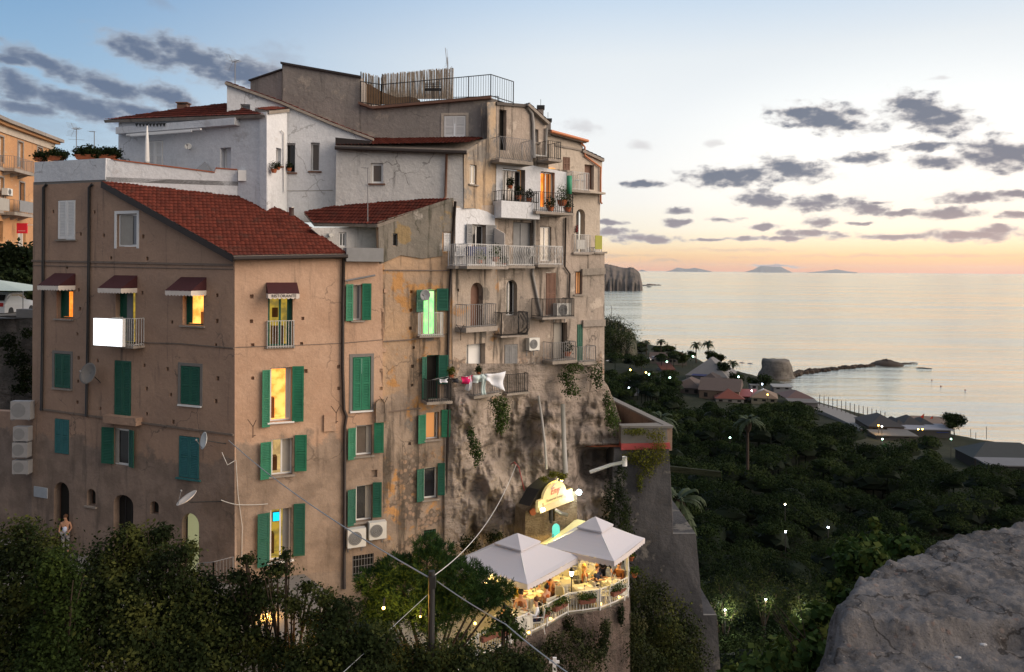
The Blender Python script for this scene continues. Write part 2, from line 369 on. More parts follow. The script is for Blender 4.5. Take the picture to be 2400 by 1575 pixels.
    gl = ss(nt, mth(nt, 'ADD', mth(nt, 'MULTIPLY', ga, ga), mth(nt, 'MULTIPLY', ge, ge)), 1., 0.)
    c = mixc(nt, gl, c, mixc(nt, 1., c, (1.16, 1.14, 1.10), 'MULTIPLY'))
    # half behind the viewer: dim left, bright right, shaped to light the walls
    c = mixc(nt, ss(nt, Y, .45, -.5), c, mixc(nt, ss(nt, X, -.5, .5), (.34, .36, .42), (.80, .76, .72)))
    # below the horizon
    c = mixc(nt, ss(nt, Z, -.004, -.02), c, (.05, .055, .06))
    sky = nd(nt, 'ShaderNodeTexSky', sky_type='NISHITA', sun_disc=False, sun_elevation=math.radians(1.5), sun_rotation=math.radians(35), altitude=50)
    c = nd(nt, 'ShaderNodeVectorMath', {0: sky.outputs[0], 1: (.004, .004, .004), 2: c}, operation='MULTIPLY_ADD').outputs[0]
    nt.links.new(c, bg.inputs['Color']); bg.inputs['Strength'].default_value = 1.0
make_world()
sl = bpy.data.lights.new('sun', 'SUN'); so = bpy.data.objects.new('sun', sl); col.objects.link(so)  # wide soft lamp added to stand for sky glow from the right
sl.energy = 3.6; sl.angle = math.radians(50); sl.color = (1., .80, .62)
so.rotation_euler = V((.90, -.22, .36)).to_track_quat('Z', 'Y').to_euler()
sc.view_settings.view_transform = 'Standard'; sc.view_settings.look = 'None'; sc.view_settings.gamma = 1; sc.view_settings.exposure = 0
sc.render.engine = 'CYCLES'; cy = sc.cycles; cy.use_denoising = True; cy.max_bounces = 6; cy.diffuse_bounces = 3; cy.glossy_bounces = 3
cy.transmission_bounces = 3; cy.volume_bounces = 1; cy.sample_clamp_indirect = 4; cy.caustics_reflective = False; cy.caustics_refractive = False
# ---------- facades ----------
class Fac:
    """one wall plane of a building: collects openings, then builds the wall with them cut out"""
    def __init__(s, b, pl): s.b = b; s.pl = pl; s.holes = []; s.small = []
    def rect(s, x0, y0, x1, y1, n=0.):
        xm, ym = (x0 + x1) / 2, (y0 + y1) / 2
        a0 = s.pl.sz(x0, ym, n)[0]; a1 = s.pl.sz(x1, ym, n)[0]
        z0 = s.pl.sz(xm, y1, n)[1]; z1 = s.pl.sz(xm, y0, n)[1]
        return a0, a1, z0, z1
    def wall(s, outline, mat, th=.4, name='wall', px=True, bands=()):
        ol = [s.pl.sz(*p) if px else p for p in outline]
        loops = [[V((a, z, 0)) for a, z in ol]]
        kinds = [None]
        for h in s.holes: loops.append([V((a, z, 0)) for a, z in h]); kinds.append(th)
        for h in s.small: loops.append([V((a, z, 0)) for a, z in h]); kinds.append(.14)
        flat = [p for l in loops for p in l]
        tri = tessellate_polygon(loops)
        mb = MB(s.pl.w)
        mb.add([(p.x, 0, p.y) for p in flat], tri)
        for l, k in zip(loops[1:], kinds[1:]):
            c = len(l)
            vs = [(p.x, 0, p.y) for p in l] + [(p.x, -k, p.y) for p in l]
            fs = [(i, (i + 1) % c, c + (i + 1) % c, c + i) for i in range(c)]
            if k == .14: fs.append(tuple(range(c, 2 * c)))
            mb.add(vs, fs)
        big = [loops[0]] + [l for l, k in zip(loops[1:], kinds[1:]) if k != .14]
        flat2 = [p for l in big for p in l]
        mb.add([(p.x, -th, p.y) for p in flat2], tessellate_polygon(big))
        l = loops[0]; c = len(l)
        mb.add([(p.x, 0, p.y) for p in l] + [(p.x, -th, p.y) for p in l], [(i, (i + 1) % c, c + (i + 1) % c, c + i) for i in range(c)])
        return mb.build(name, mat, s.b)
    def hole(s, a0, a1, z0, z1, arch=False):
        if arch:
            r = (a1 - a0) / 2; h = min(r, (z1 - z0) * .4) * (1 if arch is True else arch)
            pts = [(a0, z0), (a1, z0)] + [((a0 + a1) / 2 + r * math.cos(t), z1 - h + h * math.sin(t)) for t in [PI * i / 10 for i in range(11)]]
        else: pts = [(a0, z0), (a1, z0), (a1, z1), (a0, z1)]
        s.holes.append(pts); return pts
    def put(s, pts, w=.07):
        for x, y in pts:
            a, z = s.pl.sz(x, y); q = w * random.uniform(.85, 1.15)
            s.small.append([(a - q, z - q * 1.15), (a + q, z - q * 1.15), (a + q, z + q * 1.15), (a - q, z + q * 1.15)])
    def win(s, x0, y0, x1, y1, glass='glass', frame='wpaint', d=.22, fw=.06, mull=1, trans=0, sill=None, lit=None, L=None, R=None, sh='green', closed=False,
            arch=False, name='window', surround=None, panel=None, half=None, curtain=None, cut=True, grate=None, label=None, nosash=False):
        """window: frame mesh > pane, shutter, sill, room"""
        pl = s.pl; a0, a1, z0, z1 = s.rect(x0, y0, x1, y1)
        if cut: s.hole(a0, a1, z0, z1, arch)
        w, h = a1 - a0, z1 - z0; e = .012
        mb = MB(pl.w); f0 = -d - .05; f1 = -d
        if closed: f0, f1 = -.06, -.02
        A0, A1, Z0, Z1 = a0 + e, a1 - e, z0 + e, z1 - e
        mb.box(A0, A0 + fw, f0, f1, Z0, Z1); mb.box(A1 - fw, A1, f0, f1, Z0, Z1)
        mb.box(A0 + fw, A1 - fw, f0, f1, Z1 - fw, Z1); mb.box(A0 + fw, A1 - fw, f0, f1, Z0, Z0 + fw)
        if not nosash and not closed:
            for i in range(mull):
                q = A0 + (A1 - A0) * (i + 1) / (mull + 1); mb.box(q - fw * .55, q + fw * .55, f0 + .004, f1 + .01, Z0 + fw, Z1 - fw)
            for i in range(trans):
                q = Z0 + (Z1 - Z0) * (i + 1) / (trans + 1); mb.box(A0 + fw, A1 - fw, f0 + .008, f1 - .004, q - fw * .3, q + fw * .3)
        wo = mb.build(name, M[frame], s.b)
        if label: wo['label'] = label
        if closed:
            s.shutter(wo, a0 + .03, a1 - .03, z0 + .03, z1 - .03, sh, two=True, n=-.02 + .004)
        elif lit:
            rb = MB(pl.w); D = 1.5; k = .35; g0, g1, y0_, y1_ = a0 - k, a1 + k, z0 - .02, z1 + .25
            rb.box(g0, g1, -D - .05, -D, y0_, y1_); rb.box(g0 - .05, g0, -D, -.42, y0_, y1_); rb.box(g1, g1 + .05, -D, -.42, y0_, y1_)
            rb.box(g0, g1, -D, -.42, y1_, y1_ + .05); rb.box(g0, g1, -D, -.42, y0_ - .05, y0_)
            ro = rb.build('room', M[lit], wo)
            if lit != 'lit_green':
                g_ = random.Random(int(x0)); u = g0 + .2 + g_.random() * w * .5; m3 = MB(pl.w); m3.box(u, u + w * .5, -D + .02, -D + .45, y0_, y0_ + h * .38); m3.box(u + .05, u + .3, -D + .01, -D + .04, y0_ + h * .55, y0_ + h * .75); m3.build('furniture', M['brown'], wo)
        else:
            MB(pl.w).box(A0 + fw * .6, A1 - fw * .6, f0 + .018, f0 + .028, Z0 + fw * .6, Z1 - fw * .6).build('pane', M[glass], wo)
        if half:   # (fraction from, to, material) a lit or pale strip: curtain inside the pane
            for (u0, u1, mt) in half:
                MB(pl.w).box(a0 + w * u0, a0 + w * u1, f1 - .02 + (.024 if not lit else -.06), f1 + (.012 if not lit else -.05), z0 + .08, z1 - .05).build('curtain', M[mt], wo)
        if grate:
            gb = MB(pl.w); nv = max(2, int(w / .13))
            for i in range(nv + 1): q = a0 + .03 + (w - .06) * i / nv; gb.box(q - .009, q + .009, -.05, -.03, z0, z1)
            for i in range(3): q = z0 + h * (i + .6) / 3.2; gb.box(a0, a1, -.032, -.022, q - .012, q + .012)
            gb.build('grate', M[grate], wo)
        if sill is not None:
            MB(pl.w).box(a0 - .10, a1 + .10, -.1, .09, z0 - .07, z0 - .003).build('sill', M[sill], wo)
        if surround:
            t = .13; sb = MB(pl.w)
            sb.box(a0 - t, a0, -.05, .025, z0 - t * .6, z1 + t); sb.box(a1, a1 + t, -.05, .025, z0 - t * .6, z1 + t); sb.box(a0, a1, -.05, .025, z1, z1 + t)
            sb.build('surround', M[surround], wo)
        for side, q in (('L', L), ('R', R)):
            if q:
                c0, d0, c1, d1 = q; b0, b1, y0_, y1_ = s.rect(c0, d0, c1, d1, .06)
                s.shutter(wo, b0, b1, y0_, y1_, sh, tilt=.10 if side == 'L' else -.10)
        return wo
    def shutter(s, par, a0, a1, z0, z1, mat, two=False, n=.03, tilt=0.):
        lv = [(a0, a1)] if not two else [(a0, (a0 + a1) / 2 - .008), ((a0 + a1) / 2 + .008, a1)]
        for b0, b1 in lv:
            w = b1 - b0; st = min(.07, w * .2)
            def T(a, q, z, b0=b0, b1=b1):
                # leaf swung a little off the wall
                f = (a - b0) / (b1 - b0); sw = tilt * (1 - f if tilt > 0 else -f) if tilt else 0
                return s.pl.w(a, q + n + abs(sw) * 1.0, z)
            mb = MB(T); t = .035
            mb.box(b0, b0 + st, 0, t, z0, z1); mb.box(b1 - st, b1, 0, t, z0, z1)
            mb.box(b0 + st, b1 - st, 0, t, z0, z0 + st * 1.4); mb.box(b0 + st, b1 - st, 0, t, z1 - st, z1)
            zm = (z0 + z1) / 2; mb.box(b0 + st, b1 - st, 0, t, zm - st * .5, zm + st * .5)
            k = max(6, int((z1 - z0) / .075)); 
            for i in range(k):
                z = z0 + st * 1.4 + (z1 - z0 - 2.4 * st) * (i + .5) / k; hh = (z1 - z0) / k * .36
                if abs(z - zm) < st * .7: continue
                mb.hexa([(b0 + st, .004, z + hh * .2), (b1 - st, .004, z + hh * .2), (b1 - st, t - .004, z - hh), (b0 + st, t - .004, z - hh),
                         (b0 + st, .004, z + hh), (b1 - st, .004, z + hh), (b1 - st, t - .004, z - hh * .2), (b0 + st, t - .004, z - hh * .2)])
            mb.box(b0 + st, b1 - st, -.006, -.001, z0 + st, z1 - st)
            mb.build('shutter', M[mat], par)
    def tubepx(s, pts, r, mat, n=.09, name='downpipe', seg=8):
        mb = MB(s.pl.w); P = [(lambda q: (q[0], n, q[1]))(s.pl.sz(x, y, n)) for x, y in pts]
        mb.tube(P, r, seg)
        return mb.build(name, M[mat], s.b, True)
    def band(s, pts, h, proj, mat, name='string_course'):
        """thin moulding through pixel points"""
        P = [s.pl.sz(x, y) for x, y in pts]; mb = MB(s.pl.w)
        for (a, z), (b, y) in zip(P, P[1:]):
            mb.hexa([(a, -.05, z - h / 2), (b, -.05, y - h / 2), (b, proj, y - h / 2), (a, proj, z - h / 2), (a, -.05, z + h / 2), (b, -.05, y + h / 2), (b, proj, y + h / 2), (a, proj, z + h / 2)])
        return mb.build(name, M[mat], s.b)
    def balcony(s, x0, yt, x1, yb, proj=.7, slab=.12, rail='dark', smat='slab', kind='bars', sp=.11, r=.009, slabx=None, brackets=False, ysl=None, rend=True, soff=0.):
        """front rail seen between x0..x1 and yt (top) .. yb (floor)"""
        pl = s.pl; a0, a1, z0, z1 = s.rect(x0, yt, x1, yb, proj)
        sb = MB(pl.w); q = slabx or 0
        zs = z0 - slab
        if slab > 0:
            sb.box(a0 - .06 - q, a1 + .06 + q, -.05, proj + .06, zs, z0)
            if brackets:
                for f in (.12, .5, .88):
                    c = a0 + (a1 - a0) * f; sb.hexa([(c - .09, -.02, zs - .3), (c + .09, -.02, zs - .3), (c + .09, .1, zs - .3), (c - .09, .1, zs - .3), (c - .09, -.02, zs), (c + .09, -.02, zs), (c + .09, proj * .85, zs), (c - .09, proj * .85, zs)])
            so_ = sb.build('balcony', M[smat], s.b)
        else: so_ = s.b
        rb = MB(pl.w)
        def pr(n_, z):   # profile offset for bulging rails
            if kind == 'bulge': return .20 * math.sin(PI * min(1, max(0, 1 - (z - z0) / (z1 - z0))) ** 1.3) ** 1
            if kind == 'wave': return .10 * math.sin(2 * PI * (z - z0) / (z1 - z0)) * -1
            return 0.
        segs = [((a0, proj), (a1, proj))]
        if rend: segs = [((a0, .0), (a0, proj)), ((a0, proj), (a1, proj)), ((a1, proj), (a1, .0))]
        for (p, q_) in segs:
            L_ = math.hypot(q_[0] - p[0], q_[1] - p[1]); k = max(2, int(L_ / sp)); dx, dy = (q_[0] - p[0]) / L_, (q_[1] - p[1]) / L_
            ox, oy = dy, -dx
            if abs(dx) > .5: ox, oy = 0, 1
            else: ox, oy = (-1, 0) if p[0] == a0 and q_[0] == a0 else (1, 0)
            for i in range(k + 1):
                bx, by = p[0] + (q_[0] - p[0]) * i / k, p[1] + (q_[1] - p[1]) * i / k
                post = i in (0, k)
                if kind in ('bulge', 'wave') and not post:
                    zz = [z0 + (z1 - z0) * j / 7 for j in range(8)]
                    rb.tube([(bx + ox * pr(0, z), by + oy * pr(0, z), z) for z in zz], r, 4)
                else:
                    rr = r * (1.8 if post else 1); rb.box(bx - rr, bx + rr, by - rr, by + rr, z0 - (.02 if post else 0), z1)
            for z in (z0 + .06, z1):
                rb.tube([(p[0], p[1], z), (q_[0], q_[1], z)], r * 1.7, 4)
        ro = rb.build('railing', M[rail], so_)
        s.last = (a0, a1, z0, z1, proj)
        return so_
    def ac(s, x0, y0, x1, y1, label, group='air conditioner units on the facades', n=.28, fan=.0):
        pl = s.pl; a0, a1, z0, z1 = s.rect(x0, y0, x1, y1, n + .1)
        c = pl.w((a0 + a1) / 2, .2, z0); t = thing('air_conditioner', label, 'air conditioner', c, group)
        MB(pl.w).box(a0, a1, .06, n + .1, z0, z1).build('casing', M['acw'], t)
        g = MB(pl.w); cx, cz = a0 + (a1 - a0) * .40, (z0 + z1) / 2; R = min((a1 - a0) * .36, (z1 - z0) * .42)
        for k in range(4):
            rr = R * (k + 1) / 4; g.tube([(cx + rr * math.cos(u), n + .112, cz + rr * math.sin(u)) for u in [2 * PI * i / 16 for i in range(17)]], .008, 4)
        g.build('fan_guard', M['acgrill'], t)
        f = MB(pl.w); f.add([(cx + R * .97 * math.cos(2 * PI * i / 20), n + .104, cz + R * .97 * math.sin(2 * PI * i / 20)) for i in range(20)], [tuple(range(20))])
        f.build('fan', M['greysh'], t)
        bk = MB(pl.w)
        for q in (a0 + .1, a1 - .1): bk.box(q - .02, q + .02, 0, n + .12, z0 - .05, z0); bk.box(q - .02, q + .02, 0, .03, z0 - .3, z0 - .05)
        bk.build('bracket', M['giron'], t)
        return t
def extrude_back(mb, P, Q):
    """closed solid between matching outlines P (front) and Q (back)"""
    c = len(P); mb.add(P + Q, [tuple(range(c)), tuple(reversed(range(c, 2 * c)))] + [(i, c + i, c + (i + 1) % c, (i + 1) % c) for i in range(c)])
def solid(name, P, d, mat, parent, smooth=False):
    mb = MB(); extrude_back(mb, [tuple(p) for p in P], [tuple(V(p) + d) for p in P]); return mb.build(name, mat, parent, smooth)
def roofmesh(name, poly, eave, parent, mat=None, pitch=.17, course=.30, amp=.028, th=.14, sub=None):
    """tiled slab: poly = planar world points, eave = direction of the eave"""
    poly = [V(p) for p in poly]; u = V(eave).normalized()
    n = None
    for i in range(1, len(poly) - 1):
        q = (poly[i] - poly[0]).cross(poly[i + 1] - poly[0])
        if n is None or q.length > n.length: n = q
    n.normalize()
    if n.z < 0: n = -n
    u = (u - n * u.dot(n)).normalized(); v = n.cross(u)
    if v.z < 0: v = -v
    o = poly[0]; q2 = [((p - o).dot(u), (p - o).dot(v)) for p in poly]
    u0, u1 = min(a for a, b in q2), max(a for a, b in q2); v0, v1 = min(b for a, b in q2), max(b for a, b in q2)
    nu = int((u1 - u0) / pitch * 6) + 2; nv_ = int((v1 - v0) / course) + 1
    bm = bmesh.new(); lay = bm.faces.layers.float.new('rnd')
    us = [u0 + pitch * i / 6 for i in range(nu)]
    def prof(i): t = (i % 6) / 6; return amp * (1 - abs(2 * t - 1) ** 2.2)
    for j in range(nv_):
        va, vb = v0 + course * j, v0 + course * (j + 1)
        ra = []; rb = []
        for i, x in enumerate(us):
            jit = .006 * math.sin(i * 12.9 + j * 7.3)
            ra.append(bm.verts.new(o + u * x + v * va + n * (prof(i) + .035 + jit)))
            rb.append(bm.verts.new(o + u * x + v * vb + n * (prof(i) + .005 + jit)))
        for i in range(nu - 1):
            f = bm.faces.new((ra[i], ra[i + 1], rb[i + 1], rb[i]))
            f[lay] = (math.sin((i // 6) * 91.7 + j * 37.3) * 4373.1) % 1.
            f.smooth = True
        if j == 0: low = ra
        # riser under the lap
        if j:
            for i in range(nu - 1): bm.faces.new((prev[i], prev[i + 1], ra[i + 1], ra[i]))
        prev = rb
    cen = sum((V((a, b, 0)) for a, b in q2), V()) / len(q2)
    for i in range(len(q2)):
        a = V((*q2[i], 0)); b = V((*q2[(i + 1) % len(q2)], 0)); d = b - a
        if d.length < 1e-4: continue
        m = V((-d.y, d.x, 0))
        if m.dot(cen - a) > 0: m = -m
        bmesh.ops.bisect_plane(bm, geom=bm.verts[:] + bm.edges[:] + bm.faces[:], plane_co=o + u * a.x + v * a.y, plane_no=u * m.x + v * m.y, clear_outer=True)
    me = bpy.data.meshes.new(name)
    off = wl(parent)
    bmesh.ops.translate(bm, verts=bm.verts, vec=-off)
    bm.to_mesh(me); bm.free(); me.materials.append(mat or M['tile'])
    ob = bpy.data.objects.new(name, me); col.objects.link(ob); ob.parent = parent
    solid('roof_deck', [p - n * .004 for p in poly], -n * th, M[sub or 'slab'], ob)
    return ob
def onplane(p0, p1, p2, px):
    n = (V(p1) - V(p0)).cross(V(p2) - V(p0)); o = V((0, 0, CZ)); out = []
    for x, y in px:
        r = ray(x, y); out.append(o + r * ((V(p0) - o).dot(n) / r.dot(n)))
    return out
# ---------- foliage ----------
def leafmesh(name, mat, parent, blobs, n, size, flat=.0, seed=1, shell=.45, dome=False, asp=.6, droop=0.):
    """leaf faces scattered through the volume of the blobs [(cx,cy,cz,rx,ry,rz)]"""
    g = np.random.default_rng(seed); B = np.array(blobs, float)
    vol = B[:, 3] * B[:, 4] + B[:, 4] * B[:, 5]; p = vol / vol.sum()
    idx = g.choice(len(B), n, p=p)
    d = g.normal(size=(n, 3)); d /= np.linalg.norm(d, axis=1)[:, None]
    rad = (shell + (1 - shell) * g.random(n)) ** .6 * (1 + .27 * g.normal(size=n))
    c = B[idx, :3] + d * rad[:, None] * B[idx, 3:]
    c[:, 2] -= droop * rad ** 2
    nn = d * (1 - flat) + g.normal(size=(n, 3)) * .75; nn[:, 2] += .35; nn /= np.linalg.norm(nn, axis=1)[:, None]
    t = np.cross(nn, g.normal(size=(n, 3))); t /= np.linalg.norm(t, axis=1)[:, None] + 1e-9; b = np.cross(nn, t)
    s = size * (.45 + 1.1 * g.random(n) ** 1.5)[:, None]
    q = np.stack([c - t * s, c - b * s * asp + nn * s * .15, c + t * s, c + b * s * asp + nn * s * .15], 1).reshape(-1, 3)
    blobr = g.random(len(B)); rnd = np.clip(.5 * g.random(n) + .5 * blobr[idx], 0, 1)
    return quadmesh(name, mat, parent, q, rnd)
def quadmesh(name, mat, parent, q, rnd):
    n = len(q) // 4; off = wl(parent) if parent is not None else V((0, 0, 0))
    q = q - np.array(off[:])
    me = bpy.data.meshes.new(name); me.vertices.add(4 * n); me.vertices.foreach_set('co', q.astype(np.float32).ravel())
    me.loops.add(4 * n); me.loops.foreach_set('vertex_index', np.arange(4 * n, dtype=np.int32))
    me.polygons.add(n); me.polygons.foreach_set('loop_start', np.arange(0, 4 * n, 4, dtype=np.int32))
    me.update(calc_edges=True)
    a = me.attributes.new('rnd', 'FLOAT', 'FACE'); a.data.foreach_set('value', rnd.astype(np.float32))
    me.materials.append(mat); ob = bpy.data.objects.new(name, me); col.objects.link(ob)
    if parent is not None: ob.parent = parent
    return ob
def plant(name, label, cat, blobs, n, size, mat='leafm', group=None, seed=1, kind=None, loc=None, **k):
    c = loc or (blobs[0][0], blobs[0][1], min(b[2] - b[5] for b in blobs))
    t = thing(name, label, cat, c, group)
    leafmesh('foliage', M[mat], t, blobs, n, size, seed=seed, **k)
    if kind: t['kind'] = kind
    return t
def tree(label, base, blobs, n, size, mat='leafd', group=None, seed=1, tr=.16, name='tree', **k):
    t = thing(name, label, 'tree', base, group)
    leafmesh('crown', M[mat], t, blobs, n, size, seed=seed, **k)
    g = random.Random(seed); mb = MB(); top = V(blobs[0][:3]); b = V(base)
    mid = b.lerp(top, .5) + V((g.uniform(-.2, .2), g.uniform(-.2, .2), 0))
    mb.tube([b, mid, top], tr, 7, r2=tr * .35)
    for q in blobs[1:]:
        c = V(q[:3]); s0 = b.lerp(top, g.uniform(.35, .75)); mb.tube([s0, s0.lerp(c, .55) + V((0, 0, .2)), c], tr * .4, 5, r2=tr * .1)
        for _ in range(3):
            e = c + V((g.uniform(-1, 1) * q[3], g.uniform(-1, 1) * q[4], g.uniform(-.3, 1) * q[5])); mb.tube([s0.lerp(c, .8), e], tr * .14, 4, r2=tr * .04)
    mb.build('trunk', M['bark'], t)
    return t
# ---------- the setting ----------
def struct(name, mb, mat, smooth=False, kind='structure'):
    o = mb.build(name, mat, None, smooth); o['kind'] = kind; return o
def text_mesh(name, s, size, origin, ux, uz, mat, parent, ext=.004, shear=0., align='CENTER'):
    cu = bpy.data.curves.new('t', 'FONT'); cu.body = s; cu.size = size; cu.extrude = ext; cu.align_x = align; cu.shear = shear; cu.resolution_u = 3
    o = bpy.data.objects.new('t', cu); col.objects.link(o)
    dg = bpy.context.evaluated_depsgraph_get(); me = bpy.data.meshes.new_from_object(o.evaluated_get(dg))
    bpy.data.objects.remove(o); ux = V(ux).normalized(); uz = V(uz).normalized(); nn = ux.cross(uz)
    off = wl(parent)
    for v in me.vertices: v.co = V(origin) + ux * v.co.x + uz * v.co.y + nn * v.co.z - off
    me.materials.clear(); me.materials.append(mat)
    q = bpy.data.objects.new(name, me); col.objects.link(q); q.parent = parent; return q
# ================= BUILDINGS =================
PA = Pl(78, 36.4, 550, 32); PF = Pl(550, 32, 1060, 35.85); PD = Pl(1060, 35.85, 1165, 37.9); PC = Pl(1160, 38., 1410, 42.)
PWW = Pl(788, 36.3, 1088, 36.15); PT = Pl(1088, 36.15, 1160, 38.); PW3 = Pl(532, 36.6, 870, 37.2); PW1 = Pl(275, 38.95, 625, 35.5); PW2 = Pl(625, 35.5, 672, 36.8)
PAR = Pl(248, 34.7, 556, 36.1); PG1 = Pl(585, 39.6, 661, 39.0); PG2 = Pl(661, 38.9, 845, 38.7); PG3 = Pl(845, 38.7, 1160, 38.0)
PO = Pl(0, 62, 126, 72)
M['lit_orange'] = roommat('warm_orange_room', (.92, .43, .08), .85, (.7, .25, .03)); M['lit_yellow'] = roommat('warm_yellow_room', (.98, .60, .17), 1.05, (.62, .30, .06))
M['lit_pale'] = roommat('pale_yellow_room', (.60, .45, .20), .8, (.35, .25, .12)); M['lit_green'] = roommat('green_lit_room', (.55, 1., .42), .95, (.25, .7, .3))
M['lit_olive'] = roommat('dim_yellow_room', (.55, .40, .06), .6, (.25, .2, .06)); M['lit_curtain'] = emat('glowing_orange_curtain', (.62, .26, .08), .7)
M['lamp_hot'] = emat('lamp_glow', (1., .80, .50), 7.); M['tv'] = emat('television_screen', (.0, .62, .95), 1.5); M['signlight'] = emat('backlit_sign_panel', (.93, .97, 1.), 2.6)
# ---- pink corner house ----
A = thing('corner_house', 'pink plastered four storey corner house with green shutters and a red tiled roof', 'house', at(550, 1400, 32.0))
fa = Fac(A, PA)
w = fa.win(136, 469, 177, 561, closed=True, sh='wpaint', frame='wpaint', sill='slab')
w = fa.win(274, 501, 321, 578, glass='glassg', frame='wpaint', fw=.08, mull=0, d=.1, half=[(.12, .72, 'curtain')], surround='wpaint')
fa.win(132.5, 680, 171, 747, lit='lit_orange', frame='greend', sill='slab', mull=0, half=[(0, .42, 'greend')])
fa.win(271, 682, 317, 806, lit='lit_olive', frame='greend', mull=0, half=[(0, .3, 'greend'), (.32, .62, 'greysh')])
fa.win(428, 684, 477, 763, lit='lit_yellow', frame='greend', sill='slab', mull=0, half=[(0, .24, 'greend')])
fa.win(128, 829, 166, 910, closed=True, sh='greend', frame='greend', surround='concrete', sill='slab')
fa.win(268, 845, 307.6, 976, closed=True, sh='greend', frame='greend')
fa.win(423.5, 858, 469.5, 949, closed=True, sh='greend', frame='greend', surround='concrete', sill='wpaint')
fa.win(128, 982, 162, 1064, closed=True, sh='teal', frame='teal')
fa.win(266, 1004, 302, 1091, glass='glass', frame='wpaint', fw=.09, mull=0, d=.08, L=(242, 1001, 266, 1086), R=(302, 1008, 317, 1095), sh='greend', half=[(.02, .3, 'curtain')])
fa.win(419, 1023, 467, 1121, closed=True, sh='teal', frame='teal', sill='teal')
fa.win(126, 1130, 162, 1290, glass='hole', frame='brown', d=.3, arch=True, mull=0, fw=.03)
fa.win(204, 1146, 224, 1186, glass='hole', frame='brown', d=.25, arch=.8, mull=0, fw=.02, sill='slab')
fa.win(266, 1160, 312, 1310, glass='hole', frame='dark', d=.3, arch=.7, mull=2, fw=.04, name='arched_doorway')
fa.win(352, 1175, 372, 1206, glass='hole', frame='brown', d=.2, arch=.8, mull=0, fw=.02)
fa.win(426, 1203, 466, 1350, glass='lit_gate', frame='dark', d=.25, arch=True, mull=0, fw=.05, name='arched_doorway') if M.setdefault('lit_gate', emat('lit_hallway', (.42, .42, .22), .55)) else 0
z1 = lambda L: [(x / 3.472, 200 + y / 3.472) for x, y in L]; z2 = lambda L: [(x / 3.472, 600 + y / 3.472) for x, y in L]
fa.put(z2([(545, 90), (640, 275), (650, 430), (630, 635), (640, 830), (795, 850), (635, 1020), (630, 1190), (815, 1240), (1157, 300), (1400, 310), (1400, 537), (1767, 320), (1767, 530), (1757, 725), (1175, 890), (1363, 920), (1772, 997), (1192, 1080), (1390, 1130), (1758, 1182), (1195, 1285), (1410, 1350)]))
fa.put(z1([(433, 1028), (769, 1030), (657, 1210), (845, 1220), (1165, 1230), (904, 1405), (1198, 1410)]))
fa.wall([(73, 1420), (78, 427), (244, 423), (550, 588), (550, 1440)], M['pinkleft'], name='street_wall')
fa.band([(76, 611), (548, 621)], .09, .05, 'string'); fa.band([(78, 622), (548, 631)], .04, .03, 'string')
fa.band([(330, 803), (420, 805), (548, 816)], .05, .035, 'string'); fa.band([(95, 958), (240, 978), (548, 1019)], .08, .06, 'string')
for x0, x1, yt in ((102, 97, 440), (209, 202, 440)):
    fa.tubepx([(x0 + 7, yt - 8), (x0, yt), (x0 - 1, 600), ((x0 + x1) / 2, 800), (x1, 962 if x0 < 150 else 976)], .065, 'dark')
# lower extension to the left with the doorway of the woman
PAL = PA.off(-.15)
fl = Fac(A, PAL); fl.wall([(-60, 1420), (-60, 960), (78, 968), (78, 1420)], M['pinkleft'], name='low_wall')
# scalloped awnings over windows
def awning(fac, bx0, bx1, by, fy, proj, mat='maroon', drop=.55, text=None):
    pl = fac.pl; a0, z = pl.sz(bx0, by); a1, _ = pl.sz(bx1, by); zf = z - drop; th = .012
    mb = MB(pl.w)
    mb.hexa([(a0, 0, z - th), (a1, 0, z - th), (a1, proj, zf - th), (a0, proj, zf - th), (a0, 0, z), (a1, 0, z), (a1, proj, zf), (a0, proj, zf)])
    for a in (a0, a1 - th): mb.add([(a, 0, z - .02), (a + th, 0, z - .02), (a, 0, zf), (a + th, 0, zf), (a, proj, zf), (a + th, proj, zf)], [(0, 2, 4), (1, 5, 3), (0, 1, 3, 2), (2, 3, 5, 4), (0, 4, 5, 1)])
    o = mb.build('awning', M[mat], fac.b)
    vb = MB(pl.w); k = 9
    def strip(p, q):
        L_ = math.hypot(q[0] - p[0], q[1] - p[1]); kk = max(3, round(L_ / .17))
        for i in range(kk):
            for j in range(4):
                f0, f1 = (i + j / 4) / kk, (i + (j + 1) / 4) / kk
                h0 = .17 + .05 * math.sin(PI * j / 4); h1 = .17 + .05 * math.sin(PI * (j + 1) / 4)
                P = lambda f: (p[0] + (q[0] - p[0]) * f, p[1] + (q[1] - p[1]) * f)
                A_, B2 = P(f0), P(f1)
                vb.add([(A_[0], A_[1], zf), (B2[0], B2[1], zf), (B2[0], B2[1], zf - h1), (A_[0], A_[1], zf - h0)], [(0, 1, 2, 3)])
    strip((a0, proj), (a1, proj)); strip((a0, .0), (a0, proj)); strip((a1, proj), (a1, .0))
    v = vb.build('valance', M['canvas'], o)
    if text:
        text_mesh('lettering', text, .17, pl.w((a0 + a1) / 2, proj + .012, zf - .145), pl.S, (0, 0, 1), M['dark'], o)
    return o
awning(fa, 128, 177, 640, 672, .85); awning(fa, 268, 322, 645, 678, .85); awning(fa, 424, 484, 649, 683, .85)
